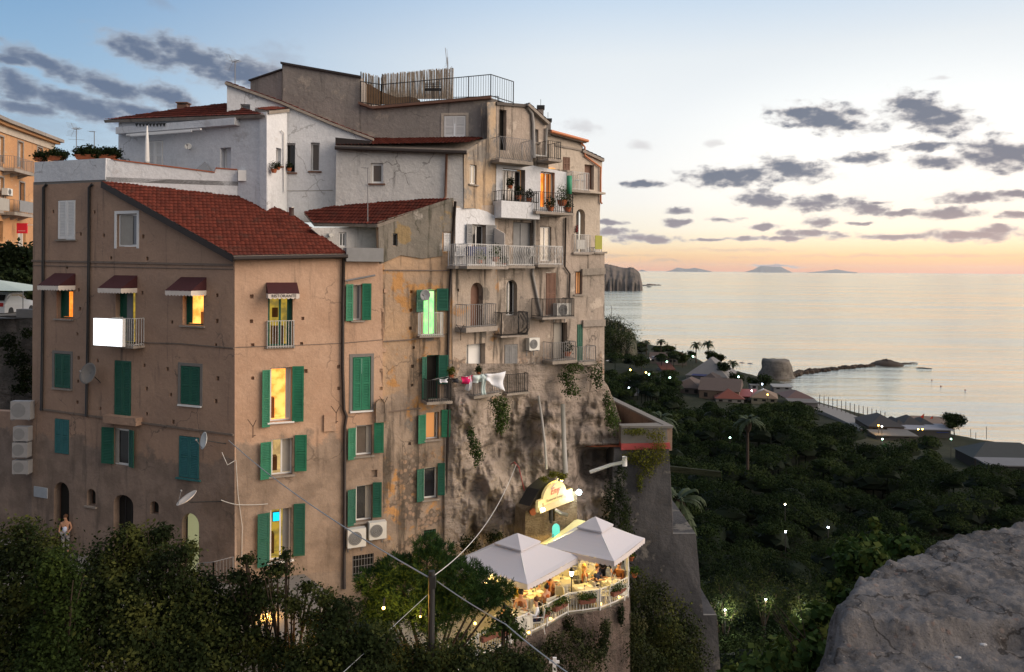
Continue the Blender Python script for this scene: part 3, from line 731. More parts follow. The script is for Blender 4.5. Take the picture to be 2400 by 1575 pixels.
# illuminated box and balcony in the middle
fa.balcony(262, 746, 313, 810, proj=.55, slab=.1, rail='wiron', sp=.12)
a0, a1, zz0, zz1 = fa.rect(222, 746, 290, 811, .75)
t = thing('illuminated_sign', 'glowing white box sign hung on a balcony railing of the pink corner house', 'sign', PA.w((a0 + a1) / 2, .7, zz0))
MB(PA.w).box(a0, a1, .66, .82, zz0, zz1).build('sign_case', M['wpaint'], t)
MB(PA.w).box(a0 + .02, a1 - .02, .82, .83, zz0 + .02, zz1 - .02).build('lit_panel', M['signlight'], t)
MB(PA.w).box(a0 + .14, a0 + .48, .832, .838, zz1 - .14, zz1 - .10).build('blue_line', emat('blue_sign_line', (.2, .3, .9), .8), t)
a0, a1, zz0, zz1 = fa.rect(241, 977, 318, 995, .35)
MB(PA.w).box(a0, a1, 0, .35, zz0, zz1).build('ledge', M['pinkleft'], A)
# inner glow of the third window: a table lamp
a0, a1, zz0, zz1 = fa.rect(428, 684, 477, 763)
t = thing('table_lamp', 'bright lamp standing inside the yellow lit window under the third awning', 'lamp', PA.w(a0 + .7 * (a1 - a0), -.6, zz0 + .12))
MB(PA.w).sphere(((a0 + .68 * (a1 - a0)), -.6, zz0 + .42), .13, 8).build('lamp_shade', M['lamp_hot'], t)
MB(PA.w).tube([((a0 + .68 * (a1 - a0)), -.6, zz0 - .02), ((a0 + .68 * (a1 - a0)), -.6, zz0 + .3)], .03, 6).build('lamp_base', M['brown'], t)
# right face
ff = Fac(A, PF)
ff.win(628, 694, 686, 812, lit='lit_olive', frame='greend', mull=1, d=.2, fw=.08, half=[(.8, 1., 'greend')], sill='slab', name='balcony_door')
ff.win(633, 861, 684, 988, lit='lit_yellow', frame='wpaint', mull=0, d=.22, L=(614, 867, 633, 1001), R=(685, 858, 711, 988), sill='wpaint', surround=None, half=[(.74, .93, 'canvas')])
ff.win(636, 1028, 686, 1114, lit='lit_pale', frame='wpaint', mull=1, L=(610, 1036, 636, 1123), R=(691, 1019, 718, 1104), sill='slab', half=[(.5, .95, 'curtain')])
ff.win(633, 1192, 683, 1314, lit='lit_olive', frame='wpaint', mull=1, L=(603, 1203, 632, 1328), R=(688, 1180, 714, 1302), sh='greend', sill='wpaint', half=[(.62, 1., 'greysh')])
ff.win(630, 1374, 664, 1480, lit='lit_orange', frame='brown', mull=1, grate='dark', name='door')
ff.win(828, 667, 849, 751, glass='glassg', frame='wpaint', mull=0, L=(810, 666, 828, 752), R=(849, 664, 869, 750), sh='green', sill='slab', half=[(.05, .55, 'curtain')])
ff.win(826, 836, 869, 962, closed=True, sh='green', frame='green', surround='concrete', sill='wpaint')
ff.win(834, 996, 873, 1068, glass='glassb', frame='wpaint', mull=0, fw=.07, L=(815, 1003, 834, 1077), R=(877, 990, 898, 1061), sill='slab', half=[(.68, .96, 'curtain')])
ff.win(834, 1137, 873, 1222, glass='glass', frame='wpaint', mull=0, fw=.07, L=(814, 1147, 834, 1232), R=(874, 1130, 893, 1212), sh='greend', sill='slab', half=[(.62, .96, 'curtain')])
ff.win(826, 1300, 876, 1352, glass='hole', frame='dark', mull=2, grate='giron', d=.2)
z5 = lambda L: [(500 + x / 3.472, 550 + y / 3.472) for x, y in L]
ff.put(z5([(313, 503), (310, 705), (320, 900), (320, 1168), (728, 682), (718, 888), (752, 1110), (1020, 1075), (1022, 1252), (1403, 457), (1376, 615), (1376, 775), (1392, 940), (1367, 1105), (1365, 1252)]))
ff.put([(877, 1110)], .14)
ff.wall([(550, 1440), (550, 588), (897, 586), (897, 1440)], M['pink'], name='sea_side_wall')
ff.tubepx([(806, 592), (804, 700), (803, 860), (806, 960), (812, 975), (808, 1000), (807, 1380)], .07, 'gutter')
ff.band([(552, 814), (680, 810), (805, 804), (897, 796)], .03, .02, 'string'); ff.band([(574, 602), (800, 606)], .03, .02, 'string')
awning(ff, 624, 696, 662, 680, .72, drop=.45, text='RISTORANTE')
ff.balcony(627, 752, 689, 815, proj=.12, slab=0, rail='wiron', sp=.105)
MB(PF.w).tube([(ff.pl.sz(808, 658)[0], .15, ff.pl.sz(808, 658)[1]), (ff.pl.sz(876, 645)[0], .25, ff.pl.sz(876, 645)[1])], .045, 8).build('rolled_awning', M['giron'], A)
a0, a1, zz0, zz1 = ff.rect(812, 581, 899, 613, .3)
MB(PF.w).box(a0, a1, -.4, .3, zz0, zz1).build('roof_box', M['greysh'], A)
# television seen through the low window
a0, a1, zz0, zz1 = ff.rect(640, 1201, 655, 1221, -.6)
t = thing('television', 'cyan glowing television high inside the lit window behind the foliage', 'television', PF.w(a0, -.6, zz0))
MB(PF.w).box(a0 - .02, a1 + .05, -.7, -.62, zz0 - .02, zz1 + .02).build('casing', M['dark'], t)
MB(PF.w).box(a0, a1 + .03, -.62, -.61, zz0, zz1).build('screen', M['tv'], t)
# roof of the corner house
q0, q1, q2 = PA.hit(244, 424), PA.hit(550, 586), PF.hit(806, 588)
pp = onplane(q0, q1, q2, [(243, 424), (551, 590), (806, 588)])
top = onplane(q0, q1, q2, [(806, 588), (689, 505), (622, 476), (548, 449), (400, 437), (243, 424)])
out = (PF.N * .22)
poly = [pp[0] + PA.N * .12, pp[1] + PA.N * .12 + out, pp[2] + out + PF.S * .1] + top[1:-1]
nrm_ = (q1 - q0).cross(q2 - q0)
def toplane(p):
    t_ = (q0 - p).dot(nrm_) / nrm_.z if abs(nrm_.z) > 1e-6 else 0
    return V((p.x, p.y, p.z + t_))
poly = [toplane(p) for p in poly]
roofmesh('roof', poly, q2 - q1, A)
mb = MB(); e0, e1 = poly[1], poly[2]
mb.tube([e0 + V((0, 0, -.10)) + PF.N * .08, e1 + V((0, 0, -.10)) + PF.N * .08], .085, 8); mb.build('gutter', M['gutter'], A)
g0, g1 = poly[0], poly[1]
extr = MB(); extrude_back(extr, [tuple(g0 + V((0, 0, .03)) + PA.N * .03), tuple(g1 + V((0, 0, .03)) + PA.N * .03), tuple(g1 + V((0, 0, -.26)) + PA.N * .03), tuple(g0 + V((0, 0, -.26)) + PA.N * .03)],
             [tuple(p) for p in (g0 + V((0, 0, .03)) - PA.N * .09, g1 + V((0, 0, .03)) - PA.N * .09, g1 + V((0, 0, -.26)) - PA.N * .09, g0 + V((0, 0, -.26)) - PA.N * .09)])
extr.build('bargeboard', M['gutter'], A)
# white terrace parapet
fp = Fac(A, PA.off(.03)); fp.wall([(80, 427), (80.6, 380), (248, 370.5), (247, 421)], M['white'], th=.25, name='parapet')
fp = Fac(A, PAR); fp.wall([(248, 440), (248, 371), (266, 375), (503, 405), (506, 395), (556, 399), (556, 470)], M['white'], th=.2, name='parapet')
mb = MB(PAR.w); P = [PAR.sz(x, y) for x, y in ((266, 375), (503, 405), (506, 395), (556, 399))]
for (a, z), (b, y) in zip(P, P[1:]): mb.hexa([(a, -.24, z), (b, -.24, y), (b, .04, y), (a, .04, z), (a, -.24, z + .05), (b, -.24, y + .05), (b, .04, y + .05), (a, .04, z + .05)])
mb.build('coping', M['terracotta'], A)
# terrace floor behind the parapet
c0, c1, c2, c3 = PA.w(*(lambda q: (q[0], 0, q[1]))(PA.sz(80, 415))), PAR.w(*(lambda q: (q[0], 0, q[1]))(PAR.sz(248, 415))), PAR.w(*(lambda q: (q[0], 0, q[1]))(PAR.sz(556, 440))), at(250, 380, 43)
zf = c1.z; solid('terrace_floor', [V((c0.x, c0.y, zf)), V((c1.x, c1.y, zf)), V((c2.x, c2.y, zf)), V((c2.x, 41, zf)), V((c0.x - 2, 42, zf))], V((0, 0, -.2)), M['concrete'], A)
# ---- white house ----
W = thing('white_house', 'whitewashed house with stepped red tiled roofs behind the corner house terrace', 'house', at(625, 500, 36))
f1 = Fac(W, PW1)
f1.win(345, 330, 382, 396, closed=True, sh='wpaint', frame='wpaint', name='shuttered_door')
f1.win(516, 346, 541, 396, glass='glass', frame='wpaint', mull=0, d=.3, fw=.1)
f1.wall([(276, 470), (278, 276), (627, 262), (627, 500)], M['white'], name='terrace_wall')
f1.band([(283, 295), (556, 285)], .02, .15, 'white', 'beam') if False else None
a0, a1, zz0, zz1 = f1.rect(285, 287, 562, 305)
MB(PW1.w).box(a0, a1, .0, .35, f1.pl.sz(420, 306)[1], f1.pl.sz(420, 290)[1]).build('canopy_beam', M['white'], W)
mb = MB(PW1.w); (a, z), (b, y) = PW1.sz(296, 315, .5), PW1.sz(470, 312, .5)
mb.box(a, b, .42, .52, z - .06, z + .02); mb.box(a + .3, b - .5, .5, .56, z - .13, z - .07)
mb.build('rolled_awning', M['wpaint'], W)
mb = MB(PW1.w)
for i in range(9):
    a, z = PW1.sz(316 + i * 8, 293, .4); mb.add([(a, .37, z + .08), (a + .2, .37, z + .08), (a + .1, .37, z - .08), (a, .40, z + .08), (a + .2, .40, z + .08), (a + .1, .40, z - .08)], [(0, 2, 1), (3, 4, 5), (0, 1, 4, 3), (1, 2, 5, 4), (2, 0, 3, 5)])
mb.build('fretwork', M['dark'], W)
f2 = Fac(W, PW2)
f2.win(647, 347, 659, 388, glass='glassg', frame='wpaint', mull=0, d=.2, fw=.05, sill='brown')
f2.wall([(625, 520), (625, 262), (673, 257), (673, 520)], M['white'], name='side_wall')
f2.tubepx([(659, 306), (666, 312), (667, 450)], .035, 'wpaint')
f3 = Fac(W, PW3)
f3.win(668, 335, 692, 404, glass='glass', frame='wpaint', mull=0, d=.25, fw=.05, sill='brown')
f3.win(728, 334, 749, 401, glass='glassb', frame='wpaint', mull=0, d=.25, fw=.06, sill='brown')
f3.win(563, 244, 586, 261, glass='glassg', frame='wpaint', mull=0, d=.25, fw=.03)
f3.wall([(532, 420), (532, 199), (660, 245), (783, 296), (874, 330), (874, 520), (640, 520)], M['white'], name='gable_wall')
f3.tubepx([(576, 447 - 2), (780, 446)], .02, 'brown', name='cable_pipe') if False else None
f3.tubepx([(668, 447), (780, 446)], .012, 'pvcg', n=.03, name='cable')
def slabroof(par, pl, pts, back, front=.15, th=.13, mat='tile'):
    P = [pl.sz(x, y) for x, y in pts]
    for i, ((a, z), (b, y)) in enumerate(zip(P, P[1:])):
        poly = [pl.w(a, front, z + th), pl.w(b, front, y + th), pl.w(b, -back, y + th), pl.w(a, -back, z + th)]
        roofmesh('roof', poly, -pl.N, par, th=th * .9)
slabroof(W, PW3, [(530, 199), (660, 245), (783, 296), (876, 331)], 3.5)
r0, r1, r2 = PW1.hit(262, 276), PW1.hit(628, 263), at(531, 241, 38.4)
poly = onplane(r0, r1, r2, [(263, 277), (627, 263), (531, 242), (430, 254)])
rr = [r0 + PW1.N * .3 - PW1.S * .2, r1 + PW1.N * .3 + PW1.S * .05]
nn_ = (r1 - r0).cross(r2 - r0)
rr = [V((p.x, p.y, p.z + (r0 - p).dot(nn_) / nn_.z)) for p in rr]
roofmesh('roof', rr + [onplane(r0, r1, r2, [(531, 243)])[0], onplane(r0, r1, r2, [(430, 254)])[0]], r1 - r0, W)
r3 = PW2.hit(672, 258)
roofmesh('roof', [PW2.w(*(lambda q: (q[0], .12, q[1] + .03))(PW2.sz(626, 262))), PW2.w(*(lambda q: (q[0], .12, q[1] + .03))(PW2.sz(674, 257))), PW2.w(*(lambda q: (q[0], -.7, q[1] + .2))(PW2.sz(674, 257))), PW2.w(*(lambda q: (q[0], -.7, q[1] + .2))(PW2.sz(626, 262)))], PW2.S, W)
mb = MB(); c = at(430, 254, 39.5); mb.box(c.x - .25, c.x + .25, c.y - .2, c.y + .2, c.z - .3, c.z + .15); mb.box(c.x - .3, c.x + .3, c.y - .25, c.y + .25, c.z + .22, c.z + .28)
for dx in (-.24, .2): mb.box(c.x + dx, c.x + dx + .05, c.y - .2, c.y + .2, c.z + .15, c.z + .22)
mb.build('chimney', M['brown'], W)
# ---- old white house with red roof (centre) ----
B2 = thing('whitewashed_house', 'old whitewashed house with brown downpipe and two red tiled roofs, beside the tan wall', 'house', at(940, 480, 36.2))
fw_ = Fac(B2, PWW)
fw_.win(869, 382, 898, 430, glass='glassb', frame='wpaint', mull=0, d=.12, fw=.09, sill='brown')
fw_.wall([(786, 530), (788, 348), (1088, 352), (1088, 487), (1062, 486), (1062, 530)], M['white2'], name='wall')
fw_.tubepx([(1047, 356), (1044, 460), (1040, 468)], .06, 'brown')
R3 = onplane(PWW.hit(800, 343), PWW.hit(1088, 351), PG3.hit(1000, 319), [(789, 322), (870, 326), (1142, 319)])
pe = [PWW.w(*(lambda q: (q[0], .25, q[1]))(PWW.sz(786, 341, .25))), PWW.w(*(lambda q: (q[0], .25, q[1]))(PWW.sz(1094, 352, .25)))]
up = PG3.hit(1142, 322); up2 = PG3.hit(800, 320)
roofmesh('roof', [pe[0], pe[1], V(up) + V((0, 0, 0)), V((pe[0].x, up2.y, up.z))], pe[1] - pe[0], B2)
mb = MB(); mb.tube([pe[0] + V((0, -.06, -.12)), pe[1] + V((0, -.06, -.12))], .09, 8); mb.build('gutter', M['gutter'], B2)
mb = MB(PWW.w); (a, z), (b, y) = PWW.sz(786, 322, .1), PWW.sz(868, 330, .1); mb.hexa([(a, -2, z - .35), (b, -2, y - .2), (b, .1, y - .2), (a, .1, z - .35), (a, -2, z), (b, -2, y), (b, .1, y), (a, .1, z)]); mb.build('roof_edge', M['gutter'], B2)
ft = Fac(B2, PT)
ft.win(1101, 386, 1117, 432, glass='reflpaint', frame='wpaint', mull=1, d=.1, fw=.05, sill='slab') if M.setdefault('reflpaint', glass('glass_with_painted_reflection', (.55, .5, .42))) else 0  # pale base colour paints a bright reflection into this glass
ft.wall([(1088, 488), (1088, 354), (1142, 324), (1142, 240), (1162, 238), (1166, 506), (1140, 497), (1112, 488)], M['tan'], name='tan_wall')
# lower red roof between the houses
b0, b1, b2 = PF.hit(884, 524), PF.hit(1060, 467), PWW.hit(790, 484)
bp = onplane(b0, b1, b2, [(735, 524), (884, 526), (1062, 466), (1000, 467), (788, 482), (712, 497)])
roofmesh('low_roof', bp, bp[1] - bp[0], B2)
fb = Fac(B2, PF.off(-1.1))
fb.win(795, 544, 812, 578, glass='glass', frame='wpaint', mull=1, d=.1, fw=.05)
fb.wall([(806, 600), (728, 534), (898, 530), (898, 600)], M['white2'], name='low_wall')
t = thing('flue_pipe', 'short steel flue with a dark mouth sticking out of the low white wall', 'flue', at(765, 550, 34.6))
MB().tube([at(760, 550, 35.5), at(776, 551, 34.4)], .09, 10).build('pipe', M['alu'], t)
# ---- middle house ----
MH = thing('stained_house', 'weathered ochre and grey stained house front with green shutters next to the long dark downpipe', 'house', at(980, 1300, 35.2))
fm = Fac(MH, PF.off(-.06))
fm.win(920, 546, 932, 576, glass='hole', frame='giron', mull=0, d=.2, fw=.03)
fm.win(1039, 545, 1057, 589, closed=True, sh='wpaint', frame='wpaint')
fm.win(993, 679, 1024, 786, lit='lit_green', frame='wpaint', mull=1, L=(975, 679, 993, 731), R=(1024, 676, 1049, 728), sh='greend', name='balcony_door')
fm.win(1000, 832, 1030, 938, glass='hole', frame='greend', mull=0, L=(988, 836, 1000, 935), R=(1028, 832, 1049, 900), sh='greend', name='balcony_door')
fm.win(999, 966, 1029, 1030, glass='glassb', frame='wpaint', mull=0, fw=.05, L=(979, 972, 998, 1039), R=(1035, 960, 1054, 1024), sill='slab', half=[(.05, .72, 'lit_curtain')])
fm.win(994, 1095, 1026, 1170, glass='glass', frame='wpaint', mull=0, fw=.07, L=(976, 1099, 994, 1175), R=(1026, 1085, 1041, 1160), sh='greend', sill='slab')
fm.win(993, 1241, 1022, 1268, glass='hole', frame='dark', mull=0, grate='greend', d=.15)
fm.put(z5([(1612, 465), (1607, 615), (1603, 762), (1630, 920), (1620, 1072), (1617, 1225)]) + [(975, 583), (994, 583), (1011, 583), (905, 603), (1027, 598), (960, 1040)], .06)
fm.wall([(897, 1440), (887, 530), (1062, 470), (1060, 1440)], M['mid'], name='wall')
fm.band([(899, 633), (1058, 634)], .05, .05, 'string'); fm.band([(898, 800), (960, 796), (1050, 782)], .05, .05, 'string'); fm.band([(898, 966), (985, 957)], .05, .05, 'string')
fm.tubepx([(1067, 472), (1060, 590), (1052, 720), (1050, 832), (1052, 949), (1047, 1100), (1045, 1268)], .065, 'gutter')
# cement verge above the wall
mb = MB(PF.w); (a, z), (b, y) = PF.sz(884, 524), PF.sz(1062, 466)
mb.hexa([(a, -.4, z - .1), (b, -.4, y - .1), (b, .03, y - .1), (a, .03, z - .1), (a, -.4, z + .06), (b, -.4, y + .06), (b, .03, y + .06), (a, .03, z + .06)]); mb.build('verge', M['greywall'], MH)
fg = Fac(MH, PF.off(.0)); 
fg.win(920.5, 547, 932, 577, glass='hole', frame='giron', mull=0, d=.1, fw=.03, name='small_window')
fg.wall([(889, 620), (887, 528), (1061, 472), (1058, 543), (1037, 543), (1037, 600), (990, 606), (940, 598)], M['greywall'], name='cement_render', th=.05)
fm.balcony(986, 733, 1038, 787, proj=.35, slab=.07, rail='wiron', sp=.09)
fm.balcony(1003, 890, 1057, 941, proj=.8, slab=.12, rail='dark', sp=.10)
# ---- arched house ----
D = thing('arched_door_house', 'grey plastered cliff house with arched doors and several balconies above the rock', 'house', at(1115, 930, 37))
fd = Fac(D, PD)
fd.win(1107, 527, 1139, 622, glass='glass', frame='wpaint', mull=1, d=.25, fw=.05, L=(1091, 525, 1107, 572), R=(1139, 527, 1160, 572), sh='greysh', name='balcony_door')
fd.win(1103, 662, 1132, 764, glass='brown', frame='brown', mull=0, arch=True, d=.3, fw=.03, name='arched_door')
fd.win(1093, 806, 1137, 900, glass='glassg', frame='wpaint', mull=0, d=.35, fw=.04, name='balcony_door', half=[(.35, .95, 'wpaint')])
fd.put([(1078, 873), (1074, 680)], .06)
fd.wall([(1061, 940), (1060, 575), (1062, 484), (1167, 480), (1172, 940)], M['dwall'], name='wall')
fe = Fac(D, PD.off(.04)); fe.hole(*fe.rect(1106, 526, 1140, 624)); fe.wall([(1067, 627), (1068, 487), (1112, 487), (1142, 496), (1160, 506), (1160, 627)], M['white'], name='white_render', th=.03)
fd.balcony(1095, 573, 1188, 624, proj=1.0, slab=.13, rail='wiron', sp=.12, slabx=0, r=.011); 
fd.balcony(1068, 573, 1095, 624, proj=.5, slab=.12, rail='wiron', sp=.12)
fd.balcony(1093, 713, 1162, 766, proj=.7, slab=.22, rail='giron', sp=.12)
fd.balcony(1111, 880, 1172, 924, proj=.65, slab=.12, rail='giron', sp=.12)
a0, z = PD.sz(1164, 536, .3); mb = MB(PD.w); mb.add([(a0, .05, z - 1.4), (a0, .85, z - 1.4), (a0, .85, z - .25), (a0, .05, z + .1), (a0 + .03, .05, z - 1.4), (a0 + .03, .85, z - 1.4), (a0 + .03, .85, z - .25), (a0 + .03, .05, z + .1)], [(0, 1, 2, 3), (4, 7, 6, 5), (0, 4, 5, 1), (1, 5, 6, 2), (2, 6, 7, 3), (3, 7, 4, 0)]); mb.build('privacy_screen', M['canvas'], D)
# ---- cliff edge houses: right facade ----
E = thing('cliff_edge_house', 'tall grey and white tenement on the cliff edge with a tier of balconies', 'house', at(1230, 900, 38.6))
fc = Fac(E, PC)
fc.win(1170, 257, 1187, 352, glass='hole', frame='dark', mull=0, d=.25, fw=.03, name='balcony_door')
fc.win(1254, 303, 1262, 334, glass='glass', frame='wpaint', mull=0, d=.15, fw=.03, trans=1, sill='slab')
fc.win(1178, 396, 1231, 474, glass='glass', frame='wpaint', mull=2, d=.4, fw=.07, name='balcony_door', half=[(.42, .56, 'canvas')])
fc.win(1267, 403, 1300, 488, lit='lit_orange', frame='wpaint', mull=1, d=.2, fw=.06, name='balcony_door', half=[(.84, .97, 'lit_curtain')])
fc.win(1203, 521, 1246, 620, glass='greysh', frame='greysh', mull=1, d=.15, fw=.05, name='balcony_door')
fc.win(1266, 531, 1292, 612, glass='reflpaint', frame='wpaint', mull=1, d=.12, fw=.05, name='balcony_door')
fc.win(1186, 656, 1212, 740, glass='glass', frame='wpaint', mull=1, arch=True, d=.3, fw=.05, name='arched_door')
fc.win(1182, 807, 1213, 922, closed=True, sh='greysh', frame='greysh', name='shuttered_door')
fc.win(1279, 639, 1303, 738, closed=True, sh='brown', frame='brown', name='shuttered_door')
fc.win(1298, 756, 1329, 845, glass='glassg', frame='hole', mull=0, d=.35, fw=.1, name='balcony_door', half=[(.3, .9, 'curtain')])
fc.win(1352, 760, 1366, 846, closed=True, sh='greend', frame='greend')
fc.win(1348, 636, 1365, 690, glass='lit_curtain', frame='brown', mull=2, d=.15, fw=.05, sill='slab')
fc.wall([(1160, 960), (1162, 245), (1236, 247), (1280, 288), (1286, 395), (1344, 400), (1344, 560), (1346, 596), (1417, 594), (1416, 940)], M['cwall'], name='wall')
fx = Fac(E, PC.off(.03)); fx.holes = []; 
for q in ((1178, 396, 1231, 474), (1267, 403, 1300, 488)): fx.hole(*fx.rect(*q))
fx.wall([(1162, 470), (1164, 372), (1200, 378), (1250, 388), (1290, 396), (1328, 404), (1326, 506), (1262, 508), (1262, 512), (1164, 510)], M['white'], name='white_render', th=.02)
fc.band([(1162, 243), (1240, 249)], .15, .1, 'gutter', 'roof_edge')
poly = [PC.w(*(lambda q: (q[0], .25, q[1] + .05))(PC.sz(1234, 246))), PC.w(*(lambda q: (q[0], .25, q[1]))(PC.sz(1282, 288))), PC.w(*(lambda q: (q[0], -3, q[1]))(PC.sz(1282, 288))), PC.w(*(lambda q: (q[0], -3, q[1] + .05))(PC.sz(1234, 246)))]
roofmesh('roof', poly, PC.N, E)
fc.tubepx([(1236, 250), (1247, 265), (1250, 290), (1252, 370)], .085, 'pvcg'); fc.tubepx([(1281, 300), (1280, 366), (1252, 364)], .06, 'pvc')
fc.tubepx([(1253, 500), (1252, 620), (1248, 640), (1262, 710), (1273, 755)], .07, 'pvcg'); fc.tubepx([(1326, 510), (1324, 625), (1336, 642), (1334, 700)], .05, 'gutter')
fc.tubepx([(1249, 850), (1256, 890), (1261, 925)], .07, 'pvcg')
fc.balcony(1171, 324, 1246, 376, proj=.8, slab=.16, rail='giron', sp=.10, kind='bulge')
fc.balcony(1176, 449, 1262, 474, proj=.75, slab=.0, rail='dark', sp=.14); a0, a1, z0_, z1_, pj = fc.last
MB(PC.w).box(a0 - .05, a1 + .05, -.05, pj + .05, PC.sz(1220, 512, pj)[1], z0_ + .02).build('balcony', M['white'], E)
fc.balcony(1257, 452, 1342, 497, proj=1.0, slab=.13, rail='dark', sp=.12, smat='slab')
fc.balcony(1192, 577, 1250, 623, proj=.7, slab=.12, rail='wiron', sp=.10, kind='wave', r=.013); fc.balcony(1262, 577, 1318, 621, proj=.6, slab=.12, rail='wiron', sp=.10, kind='wave', r=.013)
fc.balcony(1175, 732, 1236, 786, proj=.75, slab=.08, rail='dark', sp=.07, kind='bulge', r=.012)
fc.balcony(1189, 876, 1237, 920, proj=.5, slab=.1, rail='dark', sp=.11)
fc.balcony(1272, 700, 1345, 743, proj=.9, slab=.1, rail='dark', sp=.09)
fc.balcony(1296, 802, 1349, 845, proj=.8, slab=.15, rail='giron', sp=.12); fc.balcony(1357, 812, 1396, 848, proj=.7, slab=.15, rail='giron', sp=.12)
fc.band([(1362, 638), (1416, 635)], .35, .12, 'slab', 'ledge'); fc.band([(1364, 758), (1416, 756)], .35, .12, 'slab', 'ledge'); fc.band([(1340, 594), (1420, 592)], .1, .12, 'slab', 'ledge')
# right end wall, going back
PE = Pl(1417, 42.1, 1419, 50)
solid('end_wall', [PC.w(*(lambda q: (q[0], -.38, q[1]))(PC.sz(1416, 594))), PC.w(*(lambda q: (q[0], -.38, q[1]))(PC.sz(1417, 960))), PC.w(*(lambda q: (q[0] - .3, -.38, q[1]))(PC.sz(1417, 960))), PC.w(*(lambda q: (q[0] - .3, -.38, q[1]))(PC.sz(1416, 594)))], V((.6, 7, 0)), M['cwall'], E)
# ---- cream house at the far end, upper storeys ----
H = thing('cream_house', 'cream house with orange edged roof and copper downpipe at the right end of the row', 'house', at(1360, 590, 41.5))
PH = PC.off(-.5); fh = Fac(H, PH)
fh.win(1319, 368, 1336, 400, closed=True, sh='brown', frame='brown')
fh.win(1370, 386, 1392, 444, glass='brown', frame='brown', mull=0, d=.2, name='balcony_door')
fh.win(1350, 490, 1371, 590, glass='curtain', frame='wpaint', mull=0, d=.5, fw=.03, arch=True, name='alcove')
fh.wall([(1283, 600), (1284, 308), (1366, 331), (1366, 352), (1412, 374), (1406, 500), (1406, 600)], M['cream'], name='wall')
pl = PH; P = [pl.sz(x, y) for x, y in ((1282, 308), (1367, 331))]
roofmesh('roof', [pl.w(P[0][0], .3, P[0][1]), pl.w(P[1][0], .3, P[1][1]), pl.w(P[1][0], -3, P[1][1] + .3), pl.w(P[0][0], -3, P[0][1] + .3)], pl.N, H)
MB(pl.w).tube([(P[0][0], .34, P[0][1] - .03), (P[1][0] + .05, .34, P[1][1] - .03)], .08, 8).build('gutter', M['copper'], H)
P = [pl.sz(x, y) for x, y in ((1364, 351), (1413, 374))]
roofmesh('roof', [pl.w(P[0][0], .15, P[0][1]), pl.w(P[1][0], .15, P[1][1]), pl.w(P[1][0], -3, P[1][1] + .3), pl.w(P[0][0], -3, P[0][1] + .3)], pl.N, H)
fh.tubepx([(1362, 334), (1371, 345), (1371, 365), (1408, 392), (1408, 474), (1411, 477)], .05, 'copper')
fh.balcony(1286, 331, 1314, 373, proj=1.4, slab=.12, rail='dark', sp=.12); fh.balcony(1341, 404, 1380, 446, proj=.9, slab=.12, rail='wiron', sp=.12)
fh.balcony(1346, 550, 1383, 594, proj=.6, slab=.06, rail='wiron', sp=.11); fh.balcony(1395, 580, 1410, 592, proj=.6, slab=.06, rail='wiron', sp=.11)
fh.band([(1300, 340), (1362, 352)], .1, .06, 'slab', 'string_course')
fh.band([(1340, 448), (1405, 455)], .1, .5, 'cream', 'ledge')
for (x, y0, y1, sh_) in ((1303, 243, 256, 36), (1316, 0, 0, 0)):
    pass
for (x, y, h, lb) in ((1267, 282, .75, 'squat chimney on the sloping roof edge against the sky'), (1284, 306, .6, 'dark capped chimney beside the orange edged roof')):
    c = at(x, y, 40.5); t = thing('chimney', lb, 'chimney', c)
    m_ = MB(); m_.box(c.x - .15, c.x + .15, c.y - .15, c.y + .15, c.z - .3, c.z + h * .75); m_.build('stack', M['stucco'], t)
    m_ = MB(); m_.box(c.x - .2, c.x + .2, c.y - .2, c.y + .2, c.z + h * .75, c.z + h); m_.tube([(c.x, c.y, c.z + h), (c.x, c.y, c.z + h + .35)], .012, 4); m_.build('cap', M['dark'], t)
# ---- grey stucco building ----
G = thing('grey_stucco_building', 'tall grey stucco building with a roof terrace and railing above the white houses', 'house', at(900, 320, 38.6))
g1 = Fac(G, PG1); g1.wall([(585, 340), (587, 190), (662, 165), (662, 340)], M['stucco'], name='wall')
g2 = Fac(G, PG2); g2.wall([(661, 360), (661, 148), (846, 181), (846, 360)], M['stucco'], name='wall')
g2.band([(659, 148), (847, 181)], .1, .12, 'gutter', 'roof_edge'); g1.band([(585, 189), (662, 163)], .07, .1, 'gutter', 'roof_edge')
solid('side_wall', [PG2.hit(661, 149), PG2.hit(661, 350), PG2.hit(663, 350), PG2.hit(663, 149)], V((-.3, 5, 0)), M['stucco'], G)
solid('side_wall', [PG2.hit(845, 181), PG2.hit(845, 350), PG2.hit(843, 350), PG2.hit(843, 181)], V((0, 6, 0)), M['stucco'], G)
g3 = Fac(G, PG3)
g3.win(1040, 271, 1092, 322, closed=True, sh='wpaint', frame='wpaint', surround='cream')
g3.wall([(845, 360), (845, 245), (878, 255), (1152, 231), (1164, 233), (1164, 345)], M['stucco'], name='wall')
g3.band([(843, 243), (876, 254), (1152, 230)], .12, .25, 'brown', 'roof_edge')
MB().add([PG3.hit(846, 246), PG3.hit(876, 254), PG3.hit(1152, 230), PC.hit(1204, 246), PC.hit(1204, 246) + V((-3, 5, 0)), PG3.hit(846, 246) + V((0, 6, .15))], [(0, 1, 2, 3, 4, 5)]).build('terrace_deck', M['concrete'], G)
def railpath(par, pts, h, mat, sp=.12, r=.012, name='railing', mid=True):
    mb = MB(); P = [V(p) for p in pts]
    for a, b in zip(P, P[1:]):
        L_ = (b - a).length; k = max(1, int(L_ / sp))
        for i in range(k + 1):
            q = a.lerp(b, i / k); rr = r * (2 if i in (0, k) or i % 12 == 0 else .8); mb.box(q.x - rr, q.x + rr, q.y - rr, q.y + rr, q.z, q.z + h)
        for z in ((.1, h) if mid else (h,)): mb.tube([a + V((0, 0, z)), b + V((0, 0, z))], r * 1.8, 4)
    return mb.build(name, M[mat], par)
